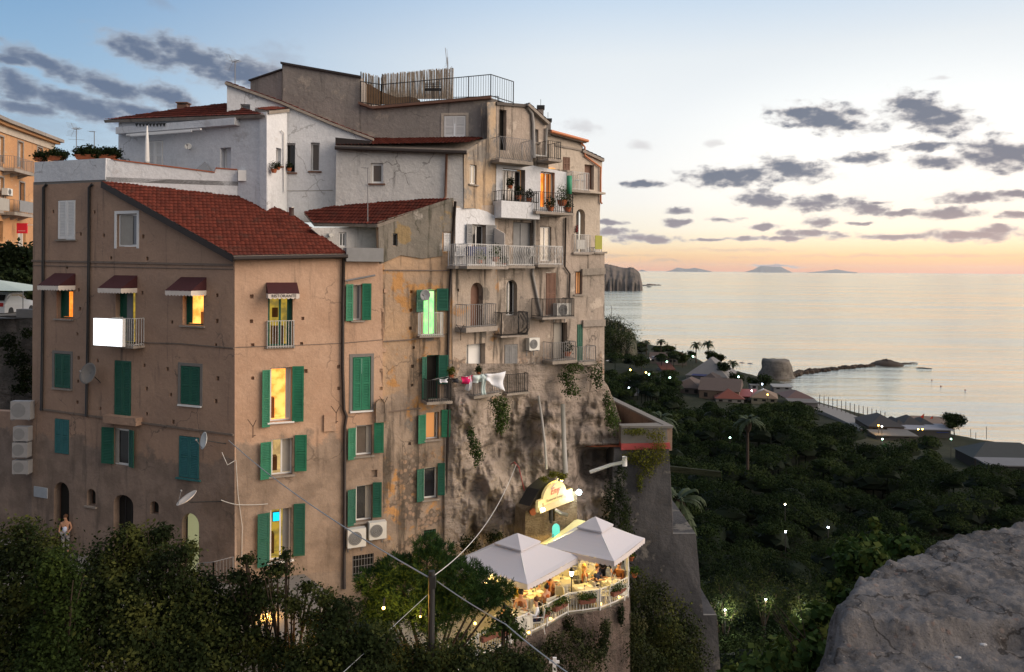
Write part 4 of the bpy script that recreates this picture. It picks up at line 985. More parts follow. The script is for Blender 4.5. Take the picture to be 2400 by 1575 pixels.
ra, rb_, rc_, rd = PG3.hit(845, 244, .15), PG3.hit(893, 252, .15), PG3.hit(1150, 229, .1), PC.hit(1203, 245, .1)
railpath(G, [ra, rb_, rc_, rd], 1.13, 'dark')
back = [ra + V((0, 3, 0)), rc_ + V((.3, 3.5, -.05))]
railpath(G, back[::-1], .9, 'dark', sp=2.2)
c0 = atz(1148, 229, rc_.z) 
# reed screen
RS = thing('reed_screen', 'weathered upright reed fence on the roof terrace of the grey building', 'fence', at(960, 240, 41))
def reeds(x0, x1, y0t, y1t, yb, d0, d1, n):
    mb = MB(); g = random.Random(int(x0))
    for i in range(n):
        f = (i + g.random() * .6) / n; x = x0 + (x1 - x0) * f; d = d0 + (d1 - d0) * f
        p = at(x, yb, d); q = at(x + g.uniform(-2, 2), y0t + (y1t - y0t) * f + g.uniform(-3, 2), d)
        mb.tube([p, q], .016 * g.uniform(.7, 1.3), 4)
    return mb
M['reed'] = plain('dry_reed', (.42, .34, .26), .85, var=.6, vs=9.)
reeds(846, 896, 170, 182, 232, 41.5, 41, 46).build('reed_panel', M['reed'], RS); reeds(897, 1061, 175, 160, 232, 41, 40.4, 170).build('reed_panel', M['reed'], RS)
mb = MB()
for x, y in ((846, 168), (896, 174), (1061, 159)): mb.tube([at(x, 236, 40.9), at(x, y, 40.9)], .03, 5)
mb.build('post', M['dark'], RS)
M['tarp'] = plain('brown_cloth', (.14, .09, .055), .9, var=.4)
mb = MB(); prev = None
for (x, yt) in ((846, 188), (870, 200), (895, 215), (930, 228), (960, 226), (975, 230), (985, 236)):
    a, b = at(x, yt, 40.3), at(x, 245, 40.3)
    if prev: extrude_back(mb, [prev[0], a, b, prev[1]], [tuple(V(q) + V((0, .03, 0))) for q in (prev[0], a, b, prev[1])])
    prev = (a, b)
t = thing('canvas_sheet', 'brown cloth sheet hung low along the reed fence', 'cloth', at(900, 245, 40.3)); mb.build('cloth', M['tarp'], t)
# terrace chairs and low table silhouettes
for x, lb in ((1006, 'metal garden chair nearer the middle of the reed fence on the roof terrace'), (1024, 'metal garden chair nearer the end of the reed fence on the roof terrace')):
    c = at(x, 231, 39.6); t = thing('garden_chair', lb, 'chair', c)
    m_ = MB()
    for dx in (-.22, .22):
        for dy in (-.2, .2): m_.tube([(c.x + dx, c.y + dy, c.z), (c.x + dx, c.y + dy, c.z + (.45 if dy < 0 else .85))], .014, 4)
    m_.build('leg', M['dark'], t)
    MB().box(c.x - .23, c.x + .23, c.y - .22, c.y + .22, c.z + .43, c.z + .46).build('seat', M['dark'], t)
    m_ = MB()
    for k in range(4): m_.box(c.x - .22, c.x + .22, c.y + .19, c.y + .21, c.z + .55 + k * .09, c.z + .58 + k * .09)
    m_.build('backrest', M['dark'], t)
# ---- orange palazzo ----
O_ = thing('orange_palazzo', 'orange plastered palazzo with grey cornice and balconies at the far left', 'building', at(100, 600, 66))
fo = Fac(O_, PO)
fo.win(-2, 320, 8, 380, glass='glassg', frame='wpaint', mull=1, surround='stucco', name='balcony_door'); fo.win(42, 333, 54, 392, glass='glassg', frame='wpaint', mull=1, surround='stucco', name='balcony_door'); fo.win(88, 346, 99, 366, glass='glass', frame='wpaint', surround='stucco')
fo.win(-5, 415, 8, 462, glass='glass', frame='wpaint', surround='stucco', mull=1, name='balcony_door'); fo.win(46, 428, 57, 478, glass='glass', frame='brown', surround='stucco', mull=1, name='balcony_door')
fo.win(42, 540, 60, 590, glass='curtain', frame='wpaint', mull=1, name='door'); fo.win(-4, 518, 7, 566, glass='glass', frame='brown', mull=1, name='door')
fo.wall([(-60, 600), (-60, 262), (0, 290), (126, 336), (126, 600)], M['orange'], name='wall')
fo.band([(-60, 270), (0, 296), (126, 341)], .9, .12, 'cream', 'frieze'); fo.band([(-60, 257), (0, 283), (129, 331)], .28, .8, 'stucco', 'cornice')
fo.band([(-60, 262), (0, 289), (128, 335)], .3, .5, 'orange', 'cornice')
solid('end_wall', [PO.hit(126, 336), PO.hit(126, 620), PO.hit(127, 620), PO.hit(127, 336)], V((-8, 1, 0)), M['orange'], O_)
fo.balcony(-30, 360, 6, 388, proj=1., slab=.25, rail='giron', sp=.16, brackets=True); fo.balcony(33, 372, 78, 400, proj=1., slab=.25, rail='giron', sp=.16, brackets=True)
fo.balcony(-30, 462, 6, 490, proj=1., slab=.25, rail='giron', sp=.3, brackets=True); fo.balcony(33, 472, 78, 500, proj=1., slab=.25, rail='giron', sp=.3, brackets=True)
a0, a1, z0_, z1_ = fo.rect(47, 472, 80, 498, 1.06); MB(PO.w).box(a0, a1, 1.03, 1.06, z0_, z1_).build('balcony_screen', M['greysh'], O_)
a0, a1, z0_, z1_ = fo.rect(-20, 463, 22, 492, 1.06); MB(PO.w).box(a0, a1, 1.03, 1.06, z0_, z1_).build('balcony_screen', M['curtain'], O_)
a0, a1, z0_, z1_ = fo.rect(40, 523, 64, 547, .9)
t = thing('red_sign', 'square red sign projecting above the door of the orange palazzo', 'sign', PO.w(a0, .9, z0_)); c = at(52, 535, 66); c = at(52, 535, 64)
m_ = MB(); ex = at(64, 535, 64).x - at(40, 535, 64).x; ez = at(52, 523, 64).z - at(52, 547, 64).z
m_.box(c.x - ex / 2, c.x + ex / 2, c.y - .06, c.y + .06, c.z - ez / 2, c.z + ez / 2); m_.build('sign_panel', plain('red_glowing_sign', (.5, .015, .03), .5, emit=(.5, .02, .03), es=.25), t)  # red panel with a weak glow of its own
m_ = MB(); m_.box(c.x + ex / 2 - .02, c.x + ex / 2 + 1.2, c.y - .03, c.y + .03, c.z + ez * .3, c.z + ez * .36); m_.box(c.x - ex * .35, c.x + ex * .35, c.y - .07, c.y - .06, c.z - ez * .28, c.z - ez * .24); m_.build('bracket', M['wpaint'], t)
t.location = t.location
fo.ac(18, 442, 30, 458, 'white air conditioner on the orange palazzo wall', n=.4)
# ================= LAND, SEA, CLIFF =================
from mathutils import noise as mno
def fr(x, y, z=0., o=6, h=.9): return mno.fractal(V((x, y, z)), h, 2.1, o)
def sm(v, a, b):
    t = min(1, max(0, (v - a) / (b - a))); return t * t * (3 - 2 * t)
def proj(p):
    d = V(p) - V((0, 0, CZ)); q = V((d.dot(R_), d.dot(U_))) / d.y; return CX + q.x * F, CY - q.y * F
def seamat():
    m, nt, b = newmat('sea_water'); pos = nd(nt, 'ShaderNodeNewGeometry').outputs['Position']
    b.inputs['Base Color'].default_value = (.02, .035, .05, 1); b.inputs['Roughness'].default_value = .10; b.inputs['IOR'].default_value = 1.34
    def w(s3, k, d): return mth(nt, 'MULTIPLY', noise(nt, scl(nt, pos, s3), 1., d, .55), k)
    rot = nd(nt, 'ShaderNodeMapping', {'Vector': pos, 'Rotation': (0, 0, .35)}).outputs[0]
    h = mth(nt, 'ADD', w((.022, .11, 1), 2.6, 4), mth(nt, 'MULTIPLY', noise(nt, scl(nt, rot, (.25, .8, 1)), 1., 4, .6), .55))
    h = mth(nt, 'ADD', h, w((.006, .02, 1), 5., 3))
    bp = nd(nt, 'ShaderNodeBump', {'Height': h, 'Strength': .6, 'Distance': 1.5}).outputs[0]
    nt.links.new(bp, b.inputs['Normal'])
    wind = ss(nt, noise(nt, scl(nt, pos, (.0016, .011, 1)), 1., 6, .6), .36, .66)
    g = nd(nt, 'ShaderNodeBsdfGlossy', {'Color': mixc(nt, wind, (1., .93, .75), (.88, .83, .72)), 'Roughness': mth(nt, 'ADD', .05, mth(nt, 'MULTIPLY', wind, .16)), 'Normal': bp})
    mx = nd(nt, 'ShaderNodeMixShader', {0: .94, 1: b.outputs[0], 2: g.outputs[0]})
    nt.links.new(mx.outputs[0], nt.nodes['Material Output'].inputs[0]); return m
struct('sea', MB().add([(-90000, -300, 0), (90000, -300, 0), (90000, 150000, 0), (-90000, 150000, 0)], [(0, 1, 2, 3)]), seamat())
SH = [(0, 160), (180, 150), (204, 136), (238, 119), (278, 110), (320, 114), (350, 108), (369, 101), (448, 98), (516, 79), (640, 60)]
def xs(y): return float(np.interp(y, [a for a, b in SH], [b for a, b in SH]))
def gz(x, y):
    d = xs(y) - x
    z = -2.5 + 4.3 * sm(d, -6, 9) + 2.2 * sm(d, 15, 70) + 9 * sm(120 - y, 0, 75) * sm(75 - x, 0, 40)
    z += .5 * fr(x * .05, y * .05)
    if x < 3 : z += (24.5 - z) * sm(3 - x, 0, 5) * sm(60 - y, 0, 8)
    return z
mb = MB(); nx, ny = 86, 190
vs = [(-60 + 220 * i / nx, 4 + 620 * (j / ny) ** 1.3) for j in range(ny + 1) for i in range(nx + 1)]
mb.add([(x, y, gz(x, y)) for x, y in vs], [(j * (nx + 1) + i, j * (nx + 1) + i + 1, (j + 1) * (nx + 1) + i + 1, (j + 1) * (nx + 1) + i) for j in range(ny) for i in range(nx)])
struct('ground', mb, M['ground'], True)
mb = MB()
lo = [(1905, 941), (1935, 950), (1965, 958), (2000, 972), (2032, 986), (2060, 1000)]
P = [atz(x, y, 3.0) for x, y in lo]; Q = [p + V((-7, -4, 0)) for p in P]
extrude_back(mb, [tuple(p) for p in P] + [tuple(p) for p in reversed(Q)], [(p.x, p.y, 0.) for p in P] + [(p.x, p.y, 0.) for p in reversed(Q)])
struct('promenade', mb, M['concrete'])
# street below the corner house
mb = MB(); mb.add([(-46, 27.5, 33), (-7.5, 27.5, 33), (-7, 31, 33), (-9, 33.5, 33), (-26, 40, 33), (-46, 42, 33), (-46, 27.5, 24), (-7.5, 27.5, 24), (-7, 31, 24), (-9, 33.5, 24), (-26, 40, 24), (-46, 42, 24)],
       [(0, 1, 2, 3, 4, 5), (0, 6, 7, 1), (1, 7, 8, 2), (2, 8, 9, 3)]); struct('street', mb, M['concrete'])
# islands and headlands
def hill(name, x0, x1, ybase, prof, d, thick, mat, kind='structure', rough=.06, n=70, label=None):
    """ridge whose skyline is prof [(x px, y px)], lying at distance d, thick metres deep, solid"""
    xsn = np.linspace(x0, x1, n); ys = np.interp(xsn, [a for a, b in prof], [b for a, b in prof]); m = 14; vs = []; fs = []
    for j in range(m + 1):
        t = j / m
        for i, (x, y) in enumerate(zip(xsn, ys)):
            tp = at(x, y, d); k = math.sin(PI * min(1, .04 + t)) ** .35 if t < 1 else 0
            if t < .5: f = (t * 2) ** .6
            else: f = (2 - 2 * t) ** .6
            z = -1 + (tp.z + 1) * f * (1 + rough * fr(i * .35, j * .6, d * .01)); yy = d + (t - .5) * thick * (1 + .2 * fr(i * .2, j * .3, 5))
            vs.append((tp.x * yy / d, yy, z))
    fs = [(j * n + i, j * n + i + 1, (j + 1) * n + i + 1, (j + 1) * n + i) for j in range(m) for i in range(n - 1)]
    fs += [tuple(j * n for j in range(m + 1)), tuple(j * n + n - 1 for j in reversed(range(m + 1)))]
    mb = MB(); mb.add(vs, fs); o = struct(name, mb, mat, True, kind)
    if label: o['label'] = label
    return o
M['isle'] = plain('bare_volcanic_rock', (.05, .055, .06), .95, vs=.001)
hill('island', 1560, 1668, 638, [(1560, 636.2), (1575, 633), (1588, 627), (1600, 629), (1614, 630), (1628, 627.5), (1645, 631), (1668, 636.2)], 50000, 4000, M['isle'], rough=.02)
hill('island', 1745, 1856, 640, [(1745, 637.6), (1765, 632), (1783, 623), (1800, 624), (1812, 625.5), (1830, 625), (1845, 633), (1856, 637.6)], 50000, 4000, M['isle'], rough=.02)
hill('island', 1890, 2010, 640, [(1890, 638.5), (1930, 635), (1960, 631), (1985, 635.5), (2010, 638.6)], 51000, 4000, M['isle'], rough=.02)
hill('island', 1495, 1516, 638, [(1495, 635.5), (1505, 632), (1516, 635.5)], 51000, 2400, M['isle'], rough=.02)
hill('headland', 1330, 1506, 677, [(1330, 605), (1400, 616), (1424, 619), (1440, 622), (1456, 627), (1470, 628), (1478, 626), (1486, 628), (1494, 634), (1500, 641), (1503, 655), (1506, 668)], 1900, 260, M['farcliff'], rough=.02, n=120)
mb = MB()
for x, y, w in ((1511, 669, 6), (1523, 668, 9), (1533, 668, 7), (1544, 668, 5), (1521, 672, 5)):
    c = atz(x, y, 1.); mb.sphere((c.x, c.y, 0), w * 1.6, 5, (1, .8, .35))
struct('sea_rocks', mb, M['farcliff'])
M['nearcliff'] = rockmat('headland_rock_and_scrub', (.085, .078, .06), (.04, .045, .028), (.02, .024, .016), sc_=.12, strata=.5, bs=1.)
hill('headland', 1300, 1494, 880, [(1300, 735), (1400, 744), (1424, 748), (1445, 750), (1462, 762), (1480, 776), (1489, 784), (1492, 800), (1494, 830)], 400, 60, M['nearcliff'], rough=.12, n=90)
leafmesh('scrub', M['forest'], None, [tuple(at(x, y, 372 + g * 2)) + (4.5 + g, 4, 3.5) for x, y, g in ((1420, 775, 0), (1440, 790, 1), (1455, 810, 2), (1435, 830, 0), (1420, 820, 3), (1465, 850, 2), (1470, 790, 1), (1410, 800, 0), (1480, 860, 1), (1430, 755, 4), (1452, 772, 4))], 9000, .33, seed=3)
o = bpy.data.objects['scrub']; o['kind'] = 'stuff'
# rock tower and breakwater
TR = MB(); n = 30; c = atz(1820, 884, 0.); vs = []; fs = []; L = 12
for j in range(L + 1):
    t = j / L
    for i in range(n):
        a = 2 * PI * i / n; r = (8.2 - 2.6 * t ** .8 - (.8 if j == 0 else 0)) * (1 + .10 * fr(math.cos(a) * 1.2 + 3, math.sin(a) * 1.2, t * 2.5)); vs.append((c.x + r * 1.0 * math.cos(a), c.y + r * math.sin(a), -1 + 8.6 * t + (.5 * fr(math.cos(a) * 2, math.sin(a) * 2, 9) if j == L else 0)))
fs = [(j * n + i, j * n + (i + 1) % n, (j + 1) * n + (i + 1) % n, (j + 1) * n + i) for j in range(L) for i in range(n)] + [tuple(L * n + i for i in range(n))]
TR.add(vs, fs); o = TR.build('rock_tower', rockmat('pale_sea_rock', (.17, .155, .14), (.11, .10, .09), (.05, .045, .04), sc_=.25, strata=.9), None, True)
tag(o, 'flat topped pale rock standing at the shore where the breakwater starts', 'rock', kind='structure')
mb = MB(); g = random.Random(5)
pth = [(1850, 884), (1880, 876), (1910, 871), (1940, 868), (1970, 864), (2000, 862), (2030, 859), (2050, 857)]
for i in range(len(pth) - 1):
    for k in range(22):
        f = g.random(); x = pth[i][0] + (pth[i + 1][0] - pth[i][0]) * f; y = pth[i][1] + (pth[i + 1][1] - pth[i][1]) * f + g.uniform(-2.5, 2.5) * (1 - i / 9)
        c = atz(x, y, 0); r = g.uniform(.7, 1.7) * (1.1 - i * .07); mb.sphere((c.x, c.y, g.uniform(-.2, .6)), r, 4, (g.uniform(.8, 1.3), g.uniform(.8, 1.2), g.uniform(.6, 1.)))
o = mb.build('breakwater', M['bark']); tag(o, 'low line of dark boulders running out from the pale rock into the sea', 'breakwater', kind='stuff')
mb = MB(); c = atz(2079, 855, 0)
vs = []; n = 26
for j in range(7):
    for i in range(n): a = 2 * PI * i / n; r = (1 - (j / 6) ** 1.7); vs.append((c.x + 7.6 * r * math.cos(a) * (1 + .12 * fr(a, j)), c.y + 8 * r * math.sin(a), -.3 + 2.9 * (j / 6) ** .8 * (1 + .3 * fr(i * .5, j))))
mb.add(vs, [(j * n + i, j * n + (i + 1) % n, (j + 1) * n + (i + 1) % n, (j + 1) * n + i) for j in range(6) for i in range(n)])
for x, y, r in ((2110, 853, 1.2), (2125, 852, 1.), (2140, 851, .8), (2160, 863, .9), (2175, 864, .7)): c2 = atz(x, y, 0); mb.sphere((c2.x, c2.y, 0), r * 2, 4, (1.6, .8, .25))
o = mb.build('rock_islet', M['bark'], None, True); tag(o, 'long low dark islet at the sea end of the breakwater', 'rock', kind='structure')
# ---- cliff under the houses ----
def cliff():
    RP = [(850, 1413), (885, 1411), (905, 1425), (940, 1440), (965, 1448), (1000, 1458), (1018, 1468), (1045, 1466), (1060, 1440), (1085, 1446), (1110, 1452), (1140, 1447), (1180, 1436), (1220, 1425), (1260, 1432), (1350, 1440), (1420, 1440)]
    ny_, nx_ = 190, 150; vs = []; K = nx_ + 8
    for j in range(ny_):
        y = 852 + (1425 - 852) * j / (ny_ - 1); xr = float(np.interp(y, [a for a, b in RP], [b for a, b in RP]))
        for i in range(K):
            t = min(1, i / (nx_ - 1)); x = 1042 + t * (xr - 1042)
            dt = float(np.interp(x, [1042, 1060, 1165, 1410, 1480], [35.75, 35.9, 37.75, 41.6, 42.2]))
            db = float(np.interp(x, [1042, 1200, 1480], [35.6, 36.6, 38.4])); f = sm(y, 930, 1290); d = dt * (1 - f) + db * f
            w = sm(y, 905, 960) * sm(x, 1045, 1090)
            big = fr(x * .008, y * .005, 2., 6, 1.); ridg = 1 - abs(fr(x * .014 + 3, y * .004, 7., 4, 1.))
            d += w * (.1 - 1.1 * big - .9 * (ridg - .75) - .17 * fr(x * .05, y * .04, 1., 7, .55) - .18 * fr(x * .022, y * .012, 5., 3, 1.))
            # overhang and hollow on the right
            h = sm(y, 1040, 1056) * (1 - sm(y, 1100, 1180)) * sm(x, 1330, 1370); d += 2.4 * h
            for hx, hy, hr, hv in ((1235, 1010, 40, .9), (1120, 1150, 30, .8), (1160, 1190, 36, .9), (1290, 1050, 26, .6), (1400, 1190, 30, 1.), (1090, 1010, 18, .5)):
                q = ((x - hx) / hr) ** 2 + ((y - hy) / (hr * 1.5)) ** 2
                if q < 1: d += hv * (1 - q) ** 2
            # strata steps
            d += w * .16 * math.sin(y * .16 + 2 * fr(x * .01, y * .004, 4.)) * sm(x, 1180, 1300)
            if i >= nx_: k = i - nx_ + 1; d += k * k * .12; 
            vs.append(tuple(at(x - (0 if i < nx_ else (i - nx_ + 1) * .8), y, d)))
    mb = MB(); mb.add(vs, [(j * K + i, (j + 1) * K + i, (j + 1) * K + i + 1, j * K + i + 1) for j in range(ny_ - 1) for i in range(K - 1)])
    return struct('cliff', mb, M['cliff'], True)
cliff()
# ---- restaurant terrace ----
ZT = 32.2
RB = [(1040, 1600), (1120, 1541), (1165, 1520), (1197, 1505), (1232, 1489), (1282, 1464), (1331, 1437), (1366, 1433), (1406, 1427), (1440, 1414), (1471, 1397)]
TP = [atz(x, y, ZT) for x, y in RB]
BK = [V((5.45, 37.5, ZT)), V((5.6, 39.8, ZT)), V((-4.2, 38.4, ZT)), V((-4.6, 30, ZT))]
TR_ = thing('restaurant_terrace', 'restaurant terrace paved in grey stone on a curved rubble retaining wall under the cliff', 'terrace', TP[5])
M['paving'] = rockmat('stone_paving', (.30, .28, .24), (.20, .19, .16), (.12, .11, .10), sc_=1.2, strata=1., bs=.3, dk=.3)
def jit(p, q): return V((p.x + (p.x - 2) * .0 + .03, p.y + q, p.z))
mb = MB(); top = TP + BK; c = len(top); mb.add([tuple(p) for p in top] + [(p.x, p.y, ZT - .25) for p in top], [tuple(range(c)), tuple(reversed(range(c, 2 * c)))] + [(i, c + i, c + (i + 1) % c, (i + 1) % c) for i in range(c)])
mb.build('floor', M['paving'], TR_)
mb = MB(); rows = 14; vs = []; fine = []
for a, b in zip(TP, TP[1:]):
    for k in range(8): fine.append(a.lerp(b, k / 8))
fine.append(TP[-1]); fine += [V((5.2, 34, ZT)), V((5.45, 37.5, ZT))]
n = len(fine)
for j in range(rows + 1):
    for i, p in enumerate(fine):
        o = .05 + j * .07 + .10 * fr(i * .3, j * .5) + (.3 if 4 < i else 0) * 0
        dz = [0, -.25][min(j, 1)] - max(0, j - 1) * .5; vs.append((p.x + .03, p.y - o - .05, ZT + .002 + dz - .02 * (j == 0)))
mb.add(vs, [(j * n + i, (j + 1) * n + i, (j + 1) * n + i + 1, j * n + i + 1) for j in range(rows) for i in range(n - 1)])
mb.build('retaining_wall', rockmat('pinkish_rubble', (.22, .165, .145), (.14, .115, .10), (.045, .04, .032), sc_=1.6, strata=1.5, bs=1.), TR_, True)
p0, p1 = atz(1434, 1424, ZT - .4), atz(1466, 1405, ZT - .4)
mb = MB(); mb.hexa([(p0.x - .1, p0.y - 1.6, 26), (p1.x + .2, p1.y - 1.4, 26), (p1.x + .2, p1.y + .3, 26), (p0.x - .1, p0.y + .3, 26), (p0.x, p0.y - .25, ZT - .4), (p1.x, p1.y - .25, ZT - .4), (p1.x, p1.y + .3, ZT - .4), (p0.x, p0.y + .3, ZT - .4)])
mb.build('buttress', wallmat('pink_buttress_plaster', (.26, .19, .18), (.20, .155, .15), gk=.6), TR_)
rl = MB(); posts = MB()
def rail_on(P, h, sp, rl):
    for a, b in zip(P, P[1:]):
        L_ = (b - a).length; k = max(1, int(L_ / sp))
        for i in range(k): q = a.lerp(b, i / k); rl.box(q.x - .013, q.x + .013, q.y - .013, q.y + .013, q.z + .04, q.z + h)
        for z in (.06, h): rl.tube([a + V((0, 0, z)), b + V((0, 0, z))], .03, 5)
rail_on(TP, .80, .115, rl); rail_on([TP[-1], V((5.2, 34, ZT)), V((5.45, 37.4, ZT))], .8, .115, rl)
for i in (1, 3, 4, 5, 6, 8): q = TP[i]; rl.tube([q + V((0, -.05, -.12)), q + V((0, 0, .86))], .038, 6)
q = TP[-1]; rl.tube([q + V((0, 0, -.12)), q + V((0, 0, 1.75))], .045, 6)
rl.build('railing', M['wiron'], TR_)
# rubble wall with a window and the big sign
RW = thing('rubble_wall', 'rubble stone wall built into the cliff below the lit restaurant sign', 'wall', at(1290, 1260, 36.5))
PR = Pl(1230, 35.3, 1352, 36.3); fr_ = Fac(RW, PR)
fr_.win(1286, 1193, 1301, 1222, glass='hole', frame='dark', mull=2, d=.15, fw=.02, sill='stonewall')
fr_.wall([(1228, 1300), (1232, 1200), (1262, 1176), (1352, 1150), (1354, 1300)], M['stonewall'], th=1.2)
PS = Pl(1263, 34.3, 1338, 36.2)
S_ = thing('restaurant_sign', 'cream sign with a half round top and red script, lit by spotlights on the cliff', 'sign', PS.hit(1300, 1180))
a0, z0 = PS.sz(1257.5, 1193); a1, z1_ = PS.sz(1338, 1160)
zb = PS.sz(1262, 1199)[1]; zt = PS.sz(1259, 1173)[1]
hgt = zt - zb
m_ = MB(PS.w); sg = [(a0, zb), (a1, zb), (a1, zt), ((a0 + a1) / 2 + (a1 - a0) * .27, zt)]
cx = (a0 + a1) / 2 - .06; R = (a1 - a0) * .33; ztop = PS.sz(1308, 1125)[1]; Hd = ztop - zt
sg += [(cx + R * math.cos(t), zt + Hd * math.sin(t)) for t in [PI * i / 16 for i in range(17)]][::1] + [(a0 + .05, zt), (a0, zt - .08)]
m_.add([(a, .08, z) for a, z in sg] + [(a, -.05, z) for a, z in sg], [tuple(range(len(sg))), tuple(reversed(range(len(sg), 2 * len(sg))))] + [(i, len(sg) + i, len(sg) + (i + 1) % len(sg), (i + 1) % len(sg)) for i in range(len(sg))])
m_.build('sign_board', plain('cream_sign_glow_paint', (.60, .47, .22), .5, emit=(.8, .62, .25), es=.25), S_)  # board glows by itself, spotlight brightness put into its paint
m_ = MB(PS.w); m_.hexa([(a0 + .03, .081, zb), (a1, .081, zb), (a1, .2, zb - .02), (a0 + .03, .2, zb - .02), (a0 + .03, .081, zb + hgt * .42), (a1, .081, zb + hgt * .42), (a1, .1, zb + hgt * .42), (a0 + .03, .1, zb + hgt * .42)]); m_.build('lower_lip', plain('ochre_sign_edge', (.5, .40, .18), .5), S_)
rd_ = plain('red_script_paint', (.55, .06, .03), .5)
text_mesh('script_lettering', 'Emy', Hd * .72, PS.w(cx, .095, zt + Hd * .12), PS.S, (0, 0, 1), rd_, S_, shear=.35)
text_mesh('small_lettering', 'Restaurant Lounge', .17, PS.w(cx, .095, zb + hgt * .62), PS.S, (0, 0, 1), plain('faded_grey_paint', (.3, .25, .15), .5), S_)
m_ = MB(PS.w); m_.tube([(cx - .3, .1, ztop - .25), (cx + .25, .1, ztop + .12)], .02, 5); m_.build('rod', M['pvc'], S_); m_ = MB(PS.w); m_.tube([(cx - .02, -.1, zb - .05), (cx - .02, -.1, zb - .8)], .07, 6); m_.build('support', M['dark'], S_)
m_ = MB(PS.w); m_.hexa([(a0 - .15, -.9, zb + .25), (a1 - 1.1, -.9, zb + .5), (a1 - 1.1, -.25, zb + .5), (a0 - .15, -.25, zb + .25), (a0 + .5, -.9, ztop - .25), (a1 - 1.3, -.9, ztop), (a1 - 1.3, -.25, ztop), (a0 + .5, -.25, ztop - .25)]); m_.build('recess_shade_block', M['hole'], RW)  # solid black block standing in for the shade of a recess
def lamp(name, label, loc, r, colr, es, W, group=None, lightcol=None, cat='lamp', off=(0, 0, 0)):
    t = thing(name, label, cat, loc, group)
    MB().sphere(loc, r, 8).build('bulb', emat(name + '_glow', colr, es), t, True)
    m_ = MB(); m_.tube([V(loc) + V((0, .0, r)), V(loc) + V((0, .12, r + .15))], .02, 5); m_.build('bracket', M['dark'], t)
    if W:
        ld = bpy.data.lights.new(name, 'POINT'); ld.energy = W; ld.color = lightcol or colr; ld.shadow_soft_size = max(r, .05); lo_ = bpy.data.objects.new(name + '_light', ld); col.objects.link(lo_); lo_.location = V(off); lo_.parent = t
    return t
lamp('spotlight', 'dazzling cool white spotlight at the right end of the restaurant sign', PS.w(a1 + .15, .35, zb + .35), .13, (.75, .97, 1.), 18, 34, lightcol=(.85, .95, 1.), off=(-.1, -.35, 0))
lamp('spotlight', 'white spotlight at the left end of the restaurant sign', PS.w(a0 + .14, .25, zb + .14), .09, (.9, 1, .95), 12, 40, lightcol=(1., .82, .35), off=(.5, -.6, -.6))
lamp('spotlight', 'yellow spotlight shining on the plants above the half round sign', PS.w(cx + .35, .2, ztop + .02), .06, (1, .9, .3), 8, 34, lightcol=(1, .85, .2), off=(-.35, .0, .35))
m_ = MB(PR.w); a, z = PR.sz(1247, 1198); m_.tube([(a, .05, z), (a, .14, z)], .16, 12); o = m_.build('wall_fan', M['terracotta']); tag(o, 'small round terracotta vent on the rock left of the restaurant sign', 'vent')
m_ = MB(PR.w); a, z = PR.sz(1300, 1199); m_.tube([(a, .1, z + .1), (a + .15, .35, z), (a + .45, .45, z - .08)], .085, 10); o = m_.build('steel_duct', M['alu'], None, True); tag(o, 'shiny bent steel duct below the restaurant sign', 'duct')
m_ = MB(PR.w); m_.lathe([(.02, 0), (.3, 0), (.3, .6), (.2, .85), (.02, .9)], n=4); 
t = thing('menu_board', 'turquoise arched board leaning between the stone wall and the parasol', 'sign', at(1304, 1262, 35)); c = at(1303, 1262, 34.6)
m_ = MB(); pts = [(c.x - .17, c.z), (c.x + .17, c.z)] + [(c.x + .17 * math.cos(q), c.z + .45 + .2 * math.sin(q)) for q in [PI * i / 8 for i in range(9)]]
m_.add([(x, c.y, z) for x, z in pts] + [(x, c.y + .04, z) for x, z in pts], [tuple(range(11)), tuple(reversed(range(11, 22)))] + [(i, 11 + i, 11 + (i + 1) % 11, (i + 1) % 11) for i in range(11)]); m_.build('board', emat('turquoise_lit_board', (.10, .62, .60), .8), t)
